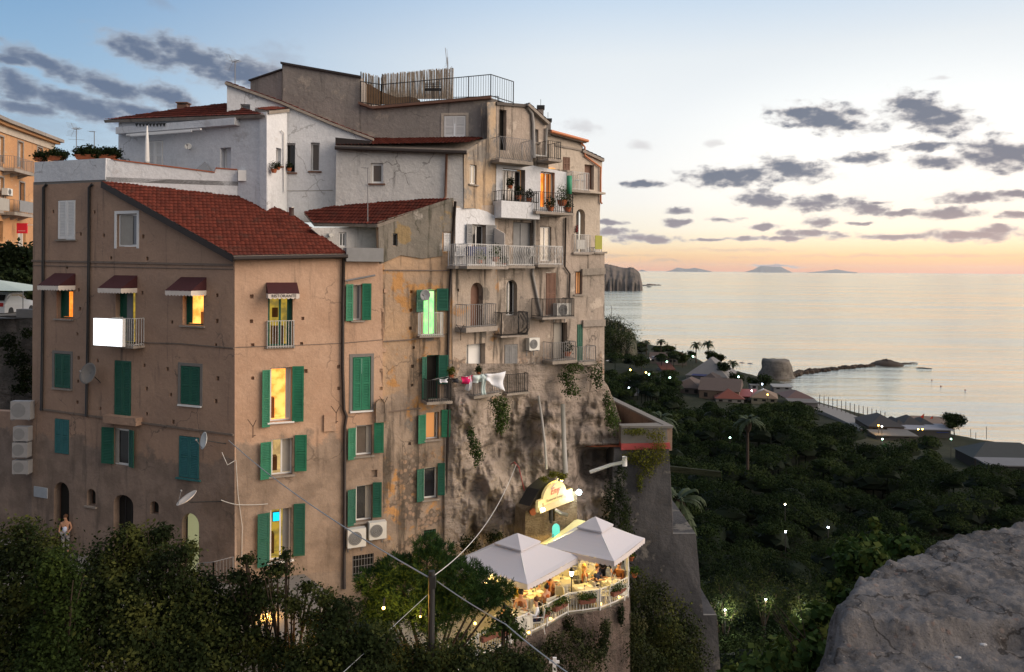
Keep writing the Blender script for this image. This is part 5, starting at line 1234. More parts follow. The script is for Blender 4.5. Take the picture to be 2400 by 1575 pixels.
# ---- gazebo parasols ----
def canvas2():
    m, nt, b = newmat('parasol_canvas'); b.inputs['Base Color'].default_value = (.54, .53, .58, 1); b.inputs['Roughness'].default_value = .9
    t = nd(nt, 'ShaderNodeBsdfTranslucent', {'Color': (.66, .52, .36, 1)}); mx = nd(nt, 'ShaderNodeMixShader', {0: .10, 1: b.outputs[0], 2: t.outputs[0]}); nt.links.new(mx.outputs[0], nt.nodes['Material Output'].inputs[0]); return m
M['parasol'] = canvas2()
def gazebo(h, rise, zc):
    t = thing('parasol', None, 'parasol', (0, 0, 0), 'square cream parasols over the terrace')
    def pyr(mb, h, z0, z1, n=10, sag=.12, th=.012):
        vs = []
        for j in range(n + 1):
            f = j / n; r = h * (1 - f * (.998))
            z = z0 + (z1 - z0) * (f + sag * math.sin(PI * f) * -1 * .6)
            for s in range(4):
                c0 = [(-1, -1), (1, -1), (1, 1), (-1, 1)][s]; c1 = [(-1, -1), (1, -1), (1, 1), (-1, 1)][(s + 1) % 4]
                for k in range(6):
                    u = k / 6; x, y = c0[0] + (c1[0] - c0[0]) * u, c0[1] + (c1[1] - c0[1]) * u
                    vs.append((x * r, y * r, z - .05 * (1 - f) * math.sin(PI * u) * h * .5 * (1 if j else .4)))
        N_ = 24; mb.add(vs, [(j * N_ + i, j * N_ + (i + 1) % N_, (j + 1) * N_ + (i + 1) % N_, (j + 1) * N_ + i) for j in range(n) for i in range(N_)])
    m1 = MB(); pyr(m1, h, zc, zc + rise)
    c_ = m1.build('canopy', M['parasol'], t)
    md = c_.modifiers.new('s', 'SOLIDIFY'); md.thickness = .01
    v = MB(); kk = int(2 * h / .2)
    for s in range(4):
        c0 = [(-1, -1), (1, -1), (1, 1), (-1, 1)][s]; c1 = [(-1, -1), (1, -1), (1, 1), (-1, 1)][(s + 1) % 4]
        for i in range(kk * 4):
            f0, f1 = i / (kk * 4), (i + 1) / (kk * 4)
            p = [(c0[0] + (c1[0] - c0[0]) * f) * h * 1.003 for f in (f0, f1)]; q = [(c0[1] + (c1[1] - c0[1]) * f) * h * 1.003 for f in (f0, f1)]
            hh = [.18 + .05 * abs(math.sin(PI * kk * f)) for f in (f0, f1)]; zz = [zc - .02 * math.sin(PI * f) * h for f in (f0, f1)]
            v.add([(p[0], q[0], zz[0]), (p[1], q[1], zz[1]), (p[1], q[1], zz[1] - hh[1]), (p[0], q[0], zz[0] - hh[0])], [(0, 1, 2, 3)])
    v.build('valance', M['parasol'], c_)
    m2 = MB(); pyr(m2, h * .36, zc + rise * .70, zc + rise * 1.08, 5, 0); cp = m2.build('vent_cap', M['parasol'], t)
    w_ = MB(); kk = 6; hh_ = h * .362
    for s in range(4):
        c0 = [(-1, -1), (1, -1), (1, 1), (-1, 1)][s]; c1 = [(-1, -1), (1, -1), (1, 1), (-1, 1)][(s + 1) % 4]
        for i in range(kk * 4):
            f0, f1 = i / (kk * 4), (i + 1) / (kk * 4)
            w_.add([((c0[0] + (c1[0] - c0[0]) * f) * hh_, (c0[1] + (c1[1] - c0[1]) * f) * hh_, zc + rise * .70 - o) for f, o in ((f0, 0), (f1, 0), (f1, .05 + .03 * abs(math.sin(PI * kk * f1))), (f0, .05 + .03 * abs(math.sin(PI * kk * f0))))], [(0, 1, 2, 3)])
    w_.build('cap_trim', M['parasol'], cp)
    fm_ = MB()
    for s in ((-1, -1), (1, -1), (1, 1), (-1, 1)):
        fm_.tube([(0, 0, zc + rise * .9), (s[0] * h * .97, s[1] * h * .97, zc - .02)], .018, 4)
    fm_.build('rib', M['wiron'], t); MB().tube([(0, 0, 0), (0, 0, zc + rise * .95)], .04, 8).build('pole', M['wiron'], t)
    return t
g = gazebo(1.6, 1.0, 2.15); g['label'] = 'square cream parasol on the right of the terrace, nearer the sea'; g.location = (3.62, 33.15, ZT + .12); g.rotation_euler.z = math.radians(58.4)
g = gazebo(1.87, .95, 2.1); g['label'] = 'square cream parasol on the left of the terrace beside the pine'; g.location = (.31, 31.65, ZT); g.rotation_euler.z = math.radians(52.8)
aw = thing('canvas_awning', 'pale yellow lit awning stretched behind the right hand parasol', 'awning', at(1320, 1260, 35.2))
ap = [at(1256, 1279, 33.8), at(1280, 1275, 33.3), at(1384, 1224, 35.2), at(1350, 1216, 36.5), at(1338, 1228, 36.2), at(1312, 1250, 35.6)]
m_ = MB(); extrude_back(m_, [tuple(p) for p in ap], [tuple(p + V((0, 0, -.03))) for p in ap]); m_.build('cloth', plain('canvas_with_painted_lamplight', (.72, .62, .30), .9, emit=(.7, .55, .2), es=.25), aw)  # lamplight put into the cloth's yellow colour and weak glow
m_ = MB(); 
for p in (ap[0], ap[3]): m_.tube([p, (p.x, p.y, ZT)], .025, 5)
m_.build('pole', M['wiron'], aw)
# lamps under the parasols
for (x, y, z, W, lb) in ((3.5, 33.0, ZT + 2.1, 150, 'small hanging lamp under the right parasol'), (.4, 31.6, ZT + 1.9, 150, 'small hanging lamp under the left parasol'), (-.9, 29.6, ZT + 1.9, 90, 'small hanging lamp left of the terrace near the pine'), (1.9, 34.2, ZT + 2., 80, 'small hanging lamp between the parasols by the cliff')):
    lamp('hanging_lamp', lb, (x, y, z), .045, (1., .72, .25), 14, W, lightcol=(1., .64, .14), group='hanging lamps of the terrace', off=(0, 0, -.12))
lp = atz(1339, 1421, ZT)
t = thing('lantern_post', 'glowing lantern on a thin dark post at the bend of the terrace railing', 'lamp', lp)
MB().tube([lp, lp + V((0, 0, 1.25))], .022, 6).build('post', M['dark'], t)
MB().lathe([(.05, 1.25), (.10, 1.42), (.10, 1.45)], lp, 6).build('glass_globe', emat('lantern_glow', (1, .78, .62), 9), t)
MB().lathe([(.13, 1.455), (.02, 1.6)], lp, 6).build('cap', M['dark'], t)
for (x, y, lb) in ((1239, 1492, 'candle light at the foot of the railing beside the second post'), (1291, 1459, 'candle light at the foot of the railing left of the lantern'), (1409, 1424, 'candle light at the foot of the railing under the square table'), (1452, 1408, 'candle light at the foot of the railing near the tall end post'), (1464, 1380, 'small lit globe by the tall end post of the railing'), (1113, 1471, 'glowing globe lamp at the left end of the terrace behind leaves')):
    q = atz(x, y, ZT) if y != 1380 and y != 1471 else at(x, y, 32.6 if y == 1380 else 28.5)
    lamp('candle_light', lb, q + V((0, .12, .10)), .05, (1, .62, .12), 10, 4 if y != 1471 else 14, lightcol=(1, .6, .15), group='low lights along the terrace railing', off=(0, .1, .1))
# ---- tables, chairs, planters ----
M['cloth'] = plain('white_tablecloth', (.52, .50, .44), .85, var=.05)
def round_tab(r=.46):
    t = thing('table', None, 'table', group='laid tables on the terrace')
    wob = lambda a, i: 1 + (.07 * math.sin(a * 7) + .06 * math.sin(a * 4 + 1)) * (i / 5)
    MB().lathe([(.02, .75), (r, .75), (r * 1.03, .72), (r * 1.05, .60), (r * 1.07, .45), (r * 1.1, .34)], n=48, wob=wob).build('tablecloth', M['cloth'], t)
    m_ = MB()
    for s in range(4): a = PI / 4 + s * PI / 2; MB().tube([(.3 * math.cos(a), .3 * math.sin(a), 0), (.25 * math.cos(a), .25 * math.sin(a), .7)], .018, 5).build('leg', M['wiron'], t)
    return t
def square_tab(h=.42):
    t = thing('table', None, 'table', group='laid tables on the terrace'); m_ = MB()
    N_ = 40; vs = []
    for (k, z) in ((0, .755), (1, .75), (1.03, .7), (1.06, .5), (1.1, .3)):
        for i in range(N_):
            a = 2 * PI * i / N_ + PI / 4; q = h / max(abs(math.cos(a)), abs(math.sin(a))); w_ = 1 + (.05 * math.sin(a * 9) if k > 1.02 else 0); vs.append((q * k * w_ * math.cos(a), q * k * w_ * math.sin(a), z))
    m_.add(vs, [(j * N_ + i, j * N_ + (i + 1) % N_, (j + 1) * N_ + (i + 1) % N_, (j + 1) * N_ + i) for j in range(4) for i in range(N_)]); m_.build('tablecloth', M['cloth'], t)
    for sx in (-1, 1):
        for sy in (-1, 1): MB().box(sx * h * .85 - .02, sx * h * .85 + .02, sy * h * .85 - .02, sy * h * .85 + .02, 0, .74).build('leg', M['wiron'], t)
    return t
def chair():
    t = thing('chair', None, 'chair', group='white armchairs on the terrace')
    MB().box(-.23, .23, -.23, .22, .43, .46).build('seat', M['cloth'], t)
    m_ = MB(); m_.hexa([(-.22, .20, .5), (.22, .20, .5), (.22, .23, .5), (-.22, .23, .5), (-.22, .28, .92), (.22, .28, .92), (.22, .31, .92), (-.22, .31, .92)]); m_.build('backrest', M['cloth'], t)
    for sx in (-1, 1):
        MB().tube([(sx * .24, -.24, 0), (sx * .24, -.22, .65), (sx * .24, .22, .65)], .016, 5).build('arm', M['wpaint'], t)
        MB().tube([(sx * .24, .30, 0), (sx * .24, .22, .45), (sx * .24, .30, .95)], .016, 5).build('leg', M['wpaint'], t)
    return t
rt = round_tab(); sq = square_tab(); ch = chair()
def zt_(x, y, h=0): return atz(x, y, ZT + h)
TB = {'a': (rt, (1381, 1327), 'round table with a long draped white cloth under the right parasol edge'), 'b': (rt, (1316.6, 1360), 'round laid table with white cloth between the two parasols'), 'c': (sq, (1252, 1390), 'square table in front of the man in the dark shirt'),
      'd': (sq, (1372, 1377), 'square white table right beside the lantern at the railing'), 'e': (sq, (1436, 1362), 'square table at the right end of the terrace near the tall post'), 'f': (sq, (1213, 1438), 'square table at the left near the man in the white shirt'), 'g': (rt, (1222, 1350), 'round table hidden under the edge of the left parasol')}
TPs = {}
for k, (pr, (x, y), lb) in TB.items():
    p = atz(x, y, ZT + .75); p.z = ZT; TPs[k] = p; place(pr, p, .5 if pr is sq else 0, lb)
CH = [('a', 100, 'empty white armchair behind the round table with the long cloth'), ('a', 185, 'empty white armchair left of the round table with the long cloth'), ('b', 80, 'empty white armchair behind the round laid table'), ('b', 180, 'white armchair seen sideways left of the round laid table'), ('b', 5, 'white armchair seen sideways right of the round laid table'), ('b', 265, 'white armchair with its back to the railing before the round laid table'),
      ('d', 10, 'white armchair right of the square table by the lantern'), ('d', 195, 'white armchair left of the square table by the lantern'), ('e', 150, 'armchair of the diner in blue at the right end table'), ('e', 60, 'white armchair on the far side of the right end table'), ('e', 205, 'white armchair by the planter left of the tall end post'), ('c', 90, 'armchair of the man in the dark shirt'), ('c', 310, 'armchair of the woman with the black bun by the railing'), ('c', 190, 'armchair of the diner in orange left of the square table'),
      ('f', 80, 'armchair of the diner with curly dark hair'), ('f', 10, 'armchair of the man in the white shirt'), ('f', 230, 'armchair of the diner with short black hair at the left'), ('a', 350, 'white armchair right of the round table with the long cloth')]
CP = {}
for k, a, lb in CH:
    d = .72; r = math.radians(a); p = TPs[k] + V((math.cos(r) * d, math.sin(r) * d, 0)); rz = r - PI / 2
    place(ch, p, rz, lb); CP[(k, a)] = (p, rz)
pl_ = thing('plate', None, 'plate', group='plates on the tables'); MB().lathe([(.02, 0), (.07, .004), (.12, .018), (.125, .02)], n=16).build('dish', M['wpaint'], pl_)
gl_ = thing('wine_glass', None, 'glass', group='wine glasses on the tables'); MB().lathe([(.035, 0), (.006, .01), (.006, .09), (.035, .13), (.03, .19)], n=10).build('bowl', M['glassg'], gl_)
NM = {'a': 'the round table with the long cloth', 'b': 'the round laid table', 'c': 'the dark shirted man\'s table', 'd': 'the square table by the lantern', 'e': 'the right end table', 'f': 'the left square table'}
for k in 'abcdef':
    for i in (0, 1):
        a = .5 + i * PI; place(pl_, TPs[k] + V((.25 * math.cos(a), .25 * math.sin(a), .757)), 0, 'white plate on the %s side of %s' % (('far', 'near')[i], NM[k]))
        place(gl_, TPs[k] + V((.2 * math.cos(a + .8), .2 * math.sin(a + .8), .757)), 0, 'wine glass on the %s side of %s' % (('far', 'near')[i], NM[k]))
def planter(P, Q, label, seed):
    t = thing('flower_box', label, 'flower box', P, 'flower boxes on the terrace railing'); d = (Q - P); L_ = d.length; u = d / L_; nn = V((u.y, -u.x, 0)); m_ = MB()
    def T(a, b, c): return P + u * a + nn * b + V((0, 0, c))
    MB(T).hexa([(0, .03, 0), (L_, .03, 0), (L_, .20, 0), (0, .20, 0), (-.02, .01, .17), (L_ + .02, .01, .17), (L_ + .02, .23, .17), (-.02, .23, .17)]).build('box', plain('brown_planter', (.18, .07, .05), .8), t)
    leafmesh('foliage', M['vine'], t, [tuple(T(L_ * f, .12, .28)) + (L_ * .3, .14, .16) for f in (.15, .4, .62, .85)], 420, .04, seed=seed)
def onrail(x, y): # point on the railing line in front, at height .5
    return at(x, y, 1)
for i, (x0, y0, x1, y1, lb) in enumerate(((1124, 1492, 1168, 1484, 'flower box at the left end of the railing behind leaves'), (1162, 1482, 1195, 1478, 'orange brown flower box left of the leafy branch'), (1248, 1452, 1280, 1434, 'flower box with dark plants left of the third post'), (1293, 1427, 1321, 1412, 'flower box with bushy plants left of the lantern'), (1356, 1408, 1391, 1404, 'flower box with flowers right of the lantern'), (1430, 1393, 1457, 1378, 'flower box next to the right end table'))):
    def hitrail(x, y):
        for a, b in zip(TP, TP[1:]):
            if proj(a)[0] <= x <= proj(b)[0]:
                f = (x - proj(a)[0]) / (proj(b)[0] - proj(a)[0]); q = a.lerp(b, f); r = ray(x, y); return V((0, 0, CZ)) + r * (q.y - .03)
        return at(x, y, 29)
    P, Q = hitrail(x0, y0), hitrail(x1, y1); z = (P.z + Q.z) / 2 - .08; planter(V((P.x, P.y, z)), V((Q.x, Q.y, z)), lb, 40 + i)
for i, (x, y, lb) in enumerate(((1479, 1303, 'upper hanging basket outside the tall end post'), (1487, 1342, 'lower hanging basket outside the tall end post'))):
    c = at(x, y, 33.2); t = thing('hanging_basket', lb, 'plant', c); MB().lathe([(.08, -.2), (.14, -.05), (.15, 0)], c, 10).build('pot', M['terracotta'], t); leafmesh('leaves', M['vine'], t, [(c.x, c.y, c.z + .1, .22, .2, .2)], 260, .045, seed=60 + i)
# ---- people ----
def tubemesh(name, verts, edges, rads, mat, parent, loc, rz):
    me = bpy.data.meshes.new(name); bm = bmesh.new(); sk = bm.verts.layers.skin.verify(); vl = [bm.verts.new(v) for v in verts]
    for a, b in edges: bm.edges.new((vl[a], vl[b]))
    for v, r in zip(vl, rads): v[sk].radius = (r, r)
    vl[0][sk].use_root = True
    bm.to_mesh(me); bm.free(); o = bpy.data.objects.new('tmp', me); col.objects.link(o); o.modifiers.new('k', 'SKIN'); q = o.modifiers.new('s', 'SUBSURF'); q.levels = q.render_levels = 1
    dg = bpy.context.evaluated_depsgraph_get(); m2 = bpy.data.meshes.new_from_object(o.evaluated_get(dg)); bpy.data.objects.remove(o)
    m2.materials.clear(); m2.materials.append(mat); m2.polygons.foreach_set('use_smooth', [True] * len(m2.polygons))
    r = bpy.data.objects.new(name, m2); col.objects.link(r); r.parent = parent; return r
M['skin'] = plain('skin', (.46, .25, .16), .6, var=.06); M['hairk'] = plain('black_hair', (.010, .009, .009), .5); M['hairb'] = plain('brown_hair', (.10, .045, .02), .6); M['hairy'] = plain('blonde_hair', (.42, .24, .08), .6)
def person(loc, rz, label, shirt, trousers, hair='hairk', hairstyle='short', pose='sit', sleeves='short', lean=0., strapless=False):
    t = thing('person', label, 'person', loc); t.rotation_euler.z = rz
    s = pose == 'sit'; z0 = .50 if s else .94; ly = -lean
    v = [(0, 0, z0), (0, ly * .3, z0 + .20), (0, ly * .7, z0 + .40), (0, ly, z0 + .54), (0, ly - .01, z0 + .64), (0, ly - .02, z0 + .76)]
    r = [.13, .115, .135, .052, .075, .082]; e = [(0, 1), (1, 2), (2, 3), (3, 4), (4, 5)]
    def add(p, rr, par): v.append(p); r.append(rr); e.append((par, len(v) - 1)); return len(v) - 1
    add((0, ly - .115, z0 + .68), .014, 4)
    arms = []
    for sx in (-1, 1):
        sh = add((sx * .18, ly * .8, z0 + .46), .055, 2)
        el = add((sx * .25, ly - .10 if s else ly, z0 + .22), .042, sh)
        wr = add((sx * .16, ly - .33, z0 + .28) if s else (sx * (.24 if sx < 0 else .2), ly - (.05 if sx < 0 else .25), z0 + (-.02 if sx < 0 else .1)), .028, el)
        w_ = V(v[wr]); d = (w_ - V(v[el])).normalized(); pm = add(tuple(w_ + d * .07), .030, wr); side = V((-sx, 0, 0))
        for k in range(4):
            b = V(v[pm]) + d * .035 + V(((k - 1.5) * .02, 0, 0)); f1 = add(tuple(b), .0095, pm); add(tuple(b + d * (.045 + .01 * (1 - abs(k - 1.5) / 2)) + V((0, 0, -.02))), .0085, f1)
        th_ = add(tuple(w_ + d * .04 + side * .04), .010, pm); add(tuple(w_ + d * .07 + side * .06), .009, th_); arms.append((sh, el, wr))
        hp = add((sx * .09, 0, z0 - .02), .095, 0)
        kn = add((sx * .11, -.42, z0 + .02) if s else (sx * .10, -.02, z0 - .44), .062, hp)
        an = add((sx * .11, -.40, z0 - .40) if s else (sx * .10, .02, z0 - .85), .038, kn); add((sx * .12, -.53 if s else -.11, z0 - .45 if s else z0 - .90), .034, an)
    tubemesh('body', v, e, r, M['skin'], t, loc, rz)
    # clothes: a second skin over torso, arms and legs
    sv = [v[0], v[1], v[2], (v[3][0], v[3][1], v[3][2] - .06)]; se = [(0, 1), (1, 2), (2, 3)]; sr = [.15, .135, .155, .075]
    if strapless: sv = sv[:3]; se = se[:2]; sr = [.15, .135, .15]; sv[2] = (sv[2][0], sv[2][1], sv[2][2] - .05)
    if not strapless and sleeves != 'none':
        for (a, b, c) in arms:
            sv.append(v[a]); se.append((2, len(sv) - 1)); sr.append(.068)
            sv.append(v[b] if sleeves == 'long' else tuple(V(v[a]).lerp(V(v[b]), .7))); se.append((len(sv) - 2, len(sv) - 1)); sr.append(.056)
            if sleeves == 'long': sv.append(tuple(V(v[b]).lerp(V(v[c]), .9))); se.append((len(sv) - 2, len(sv) - 1)); sr.append(.042)
    tubemesh('shirt', sv, se, sr, shirt, t, loc, rz)
    tv = [(0, 0, z0 + .03)]; te = []; tr = [.148]
    for sx in (-1, 1):
        k0 = len(tv); tv.append((sx * .09, 0, z0 - .02)); tr.append(.108); te.append((0, k0))
        tv.append((sx * .11, -.42, z0 + .02) if s else (sx * .10, -.02, z0 - .44)); tr.append(.076); te.append((k0, k0 + 1)); tv.append((sx * .11, -.40, z0 - .34) if s else (sx * .10, .02, z0 - .80)); tr.append(.055); te.append((k0 + 1, k0 + 2))
    tubemesh('trousers', tv, te, tr, trousers, t, loc, rz)
    hm = MB(); hc = (0, ly + .015, z0 + .755); hm.sphere(hc, .098, 9, (1, 1.1, 1.05))
    if hairstyle == 'bun': hm.sphere((0, ly + .06, z0 + .87), .055, 6)
    if hairstyle == 'curly':
        g_ = random.Random(3)
        for _ in range(16): hm.sphere((g_.uniform(-.09, .09), ly + g_.uniform(-.02, .1), z0 + g_.uniform(.70, .86)), .045, 5)
    if hairstyle == 'long': hm.sphere((0, ly + .07, z0 + .62), .10, 7, (1, .6, 1.7))
    h = hm.build('hair', M[hair], t, True)
    # local meshes: the empty carries position and rotation
    for c in t.children: pass
    for vtx in h.data.vertices: vtx.co = vtx.co + V(loc)
    return t
def cl(name, c): return M.setdefault(name, plain(name, c, .85))
blk, navy, wht, orn, brn, yel = cl('black_cloth', (.012, .012, .015)), cl('navy_cloth', (.015, .02, .05)), cl('white_cloth', (.68, .70, .76)), cl('orange_cloth', (.35, .09, .02)), cl('brown_cloth', (.14, .05, .02)), cl('yellow_cloth', (.45, .32, .03))
def seat(k, a): p, rz = CP[(k, a)]; return p, rz + 0.
for (k, a, lb, sh_, tr_, ha, hs, sl_) in ((('c'), 90, 'man in a dark shirt sitting behind the square table facing the camera', blk, navy, 'hairb', 'short', 'short'), ('c', 310, 'woman in an orange top with a black bun seen from behind at the railing', orn, blk, 'hairk', 'bun', 'none'),
        ('c', 190, 'diner in a yellow and orange top left of the dark shirted man', yel, brn, 'hairb', 'short', 'short'), ('f', 80, 'diner with curly dark hair and a brown top at the left table', brn, blk, 'hairk', 'curly', 'none'), ('f', 10, 'man in a white shirt with dark hair beside the railing', wht, navy, 'hairb', 'short', 'long'),
        ('f', 230, 'diner with short black hair and pale top at the lower left table', cl('cream_cloth', (.5, .45, .33)), blk, 'hairk', 'bun', 'none'), ('e', 150, 'diner in dark blue sitting left of the right end table', navy, navy, 'hairb', 'short', 'short'), ('e', 60, 'diner in a brown top behind the right end table', brn, brn, 'hairb', 'short', 'long')):
    p, rz = seat(k, a); person(p, rz, lb, sh_, tr_, ha, hs, 'sit', sl_)
p, rz = CP[('b', 265)]; person(V((p.x - .45, p.y + .1, ZT)), 2.2, 'woman with long brown hair sitting low between the left tables', orn, brn, 'hairb', 'long', 'sit', 'none')
p = TPs['e'] + V((-.35, .95, 0)); person(p, .3, 'waiter in black standing and leaning over the right end table', blk, blk, 'hairk', 'short', 'stand', 'long', lean=.28)
p = TPs['e'] + V((-1.15, .35, 0)); person(p, 1.5, 'woman with long blonde hair and bare arms left of the standing waiter', orn, navy, 'hairy', 'long', 'sit', 'none')
p = atz(153, 1298, 33.0); person(p, .2, 'woman in a white strapless top standing in the dark doorway at street level', cl('white_top', (.6, .66, .85)), cl('grey_skirt', (.25, .25, .27)), 'hairb', 'short', 'stand', 'none', strapless=True)
# ---- bastion wall ----
BS = thing('bastion', 'tall grey retaining bastion with ivy, a red band and a walled terrace beside the cliff', 'wall', at(1570, 1500, 38))
def dq(y): return 40.6 - 2.6 * sm(y, 1000, 1600)
def sld(name, px, mat, d=0., back=6.): 
    P = [at(x, y, dq(y) + d) for x, y in px]; return solid(name, P, V((0, back, 0)), mat, BS)
sld('wall', [(1440, 1052), (1568, 1052), (1570, 1091), (1577, 1212), (1577, 1252), (1631, 1251), (1645, 1411), (1649, 1443), (1680, 1442), (1693, 1640), (1400, 1640), (1420, 1300)], M['bast'])
P = [at(1577, 1212, 45.2), at(1577, 1252, dq(1252)), at(1631, 1251, dq(1251))]
MB().add([tuple(at(1577, 1251, dq(1251) - .01)), tuple(at(1631, 1250.5, dq(1251) - .01)), tuple(at(1577, 1214, 40.6 + 2.5))], [(0, 1, 2)]).build('ledge', M['concrete'], BS)
MB().add([tuple(at(1647, 1442, dq(1442) - .01)), tuple(at(1680, 1441.5, dq(1442) - .01)), tuple(at(1645, 1409, dq(1410) + 2.))], [(0, 1, 2)]).build('ledge', M['concrete'], BS)
sld('ivy_band', [(1456, 1002), (1563, 999), (1565, 1040), (1456, 1040)], M['concrete'], -.05, 1.)
sld('red_band', [(1456, 1040), (1570, 1038), (1572, 1052), (1456, 1055)], plain('red_painted_band', (.40, .075, .075), .7, var=.25), -.12, .7)
zc = at(1563, 998, 40.55).z; fp_, np_ = V((atz(1417, 927, zc).x, atz(1417, 927, zc).y, zc)), at(1563, 998, 40.55)
d_ = fp_ - np_; 
m_ = MB(); nn = V((d_.y, -d_.x, 0)).normalized()
if nn.x < 0: nn = -nn
m_.hexa([tuple(q) for q in (np_ + V((0, 0, -1.3)), np_ + nn * .3 + V((0, 0, -1.3)), fp_ + nn * .3 + V((0, 0, -1.3)), fp_ + V((0, 0, -1.3)), np_ + V((0, 0, -.12)), np_ + nn * .3 + V((0, 0, -.12)), fp_ + nn * .3 + V((0, 0, -.12)), fp_ + V((0, 0, -.12)))]); m_.build('parapet', M['brownwall'], BS)
m_ = MB(); m_.hexa([tuple(q) for q in (np_ - nn * .06 + V((0, 0, -.115)), np_ + nn * .36 + V((0, 0, -.115)), fp_ + nn * .36 + V((0, 0, -.115)), fp_ - nn * .06 + V((0, 0, -.115)), np_ - nn * .06, np_ + nn * .36, fp_ + nn * .36, fp_ - nn * .06)]); m_.build('coping', M['concrete'], BS)
m_ = MB(); f0 = at(1456, 1001, 40.5); m_.box(f0.x, np_.x + .3, np_.y - .08, np_.y + .22, zc - .115, zc + .002); m_.build('coping', M['concrete'], BS)
m_ = MB(); m_.add([(3.5, 40.9, zc - 1.2), (np_.x, 40.9, zc - 1.2), (fp_.x, 50, zc - 1.2), (2, 50, zc - 1.2)], [(0, 1, 2, 3)]); m_.build('terrace_floor', M['terracotta'], BS)
def clump(name, label, px, n, size, mat='vine', d=None, cat='plant', seed=1, group=None, dd=0., **k):
    bl = []
    for q in px:
        x, y, rx, ry = q[:4]; dep = q[4] if len(q) > 4 else d; c = at(x, y, dep); bl.append((c.x, c.y, c.z, rx * dep / F, max(rx, ry) * dep / F * .5, ry * dep / F))
    return plant(name, label, cat, bl, n, size, mat, group, seed, **k)
clump('ivy', 'yellowing ivy hanging over the top of the grey bastion', [(1490, 1012, 30, 8, 40.2), (1540, 1020, 24, 14, 40.2), (1545, 1045, 20, 14, 40.1), (1510, 1072, 40, 22, 40.1), (1545, 1070, 24, 24, 40.1), (1520, 1100, 18, 22, 40.), (1500, 1130, 8, 26, 39.9), (1480, 1070, 20, 14, 40.1)], 3800, .045, 'ivy', seed=11)
clump('creeper', 'dark green bush trailing over the rock beside the terrace parapet', [(1428, 965, 12, 34, 40.6), (1438, 990, 14, 26, 40.4), (1422, 935, 9, 20, 40.8)], 1500, .05, seed=12)
clump('creeper', 'round bush hanging from the rock under the middle balcony', [(1172, 950, 22, 24, 35.6), (1176, 980, 18, 28, 35.4), (1170, 1005, 10, 14, 35.3)], 1900, .045, seed=13)
clump('creeper', 'narrow dark bush clinging to the rock beside the downpipe', [(1103, 1022, 9, 20, 35.1), (1112, 1050, 14, 24, 35.0), (1122, 1068, 12, 16, 35.0), (1116, 1085, 7, 10, 34.9)], 1300, .045, seed=14)
clump('creeper', 'creeper spilling below the lowest right balcony', [(1345, 862, 26, 14, 39.8), (1322, 882, 16, 14, 39.5), (1395, 870, 20, 24, 40.8), (1340, 915, 22, 16, 39.3), (1402, 895, 12, 18, 40.7), (1333, 890, 18, 20, 39.4)], 2300, .05, seed=15)
clump('creeper', 'bushes in the dark cleft between the cliff and the bastion', [(1430, 1190, 16, 60, 38.4), (1424, 1250, 16, 40, 38.), (1450, 1150, 12, 30, 38.6), (1462, 1200, 16, 50, 38.2), (1470, 1270, 18, 50, 37.4), (1445, 1310, 20, 40, 37), (1455, 1110, 16, 24, 39)], 5200, .055, 'leafd', seed=16)
clump('creeper', 'shrubs climbing over the foot of the grey bastion beside the terrace', [(1500, 1370, 26, 34, 36.6), (1535, 1400, 34, 40, 36.6), (1580, 1440, 40, 44, 36.4), (1615, 1490, 34, 50, 36.2), (1510, 1430, 40, 40, 35), (1555, 1480, 50, 44, 34.6), (1490, 1500, 24, 50, 33.4), (1590, 1550, 60, 40, 34), (1520, 1560, 50, 40, 33), (1480, 1410, 14, 30, 34)], 11000, .06, 'leafm', seed=20)
clump('creeper', 'plants lit yellow on the rock above the restaurant sign', [(1298, 1112, 14, 7, 34.6), (1318, 1116, 12, 7, 34.7), (1275, 1122, 10, 6, 34.5)], 900, .04, 'ivy', seed=17)
clump('creeper', 'dark bush at the cliff foot behind the left parasol', [(1160, 1260, 22, 16, 35.), (1100, 1275, 26, 20, 34.8)], 1200, .05, 'leafd', seed=18)
# planted slope and shrubs below the terrace and around the bastion foot
mb = MB(); vs = []; NX, NY = 90, 60
for j in range(NY):
    for i in range(NX):
        x = -6 + 18 * i / (NX - 1); y = 20 + 18.5 * j / (NY - 1); yb = float(np.interp(x, [-6, p_[0] if False else TP[1].x, TP[3].x, TP[5].x, TP[7].x, TP[10].x, 6.5, 9.5, 12], [26, TP[1].y, TP[3].y, TP[5].y, TP[7].y, TP[10].y, 35, 37, 37.5]))
        t_ = yb - y; z = 29.6 - .2 * max(0, x - 2) - max(0, t_) * 1.05 + .5 * fr(x * .5, y * .5) - sm(x, 7, 12) * 4; vs.append((x, y, z))
mb.add(vs, [(j * NX + i, j * NX + i + 1, (j + 1) * NX + i + 1, (j + 1) * NX + i) for j in range(NY - 1) for i in range(NX - 1)]); struct('slope', mb, M['slopeearth'], True)
bl = []; g_ = random.Random(8)
for _ in range(240):
    i = g_.randrange(NX); j = g_.randrange(20, NY - 1); p = V(vs[j * NX + i]); px, py = proj(p)
    if p.y > 33 and p.x < 5: continue
    if 1425 < px < 1475 and py < 1530: continue
    r = g_.uniform(.25, .6); bl.append((p.x, p.y, p.z + r * .3, r * 1.2, r, r))
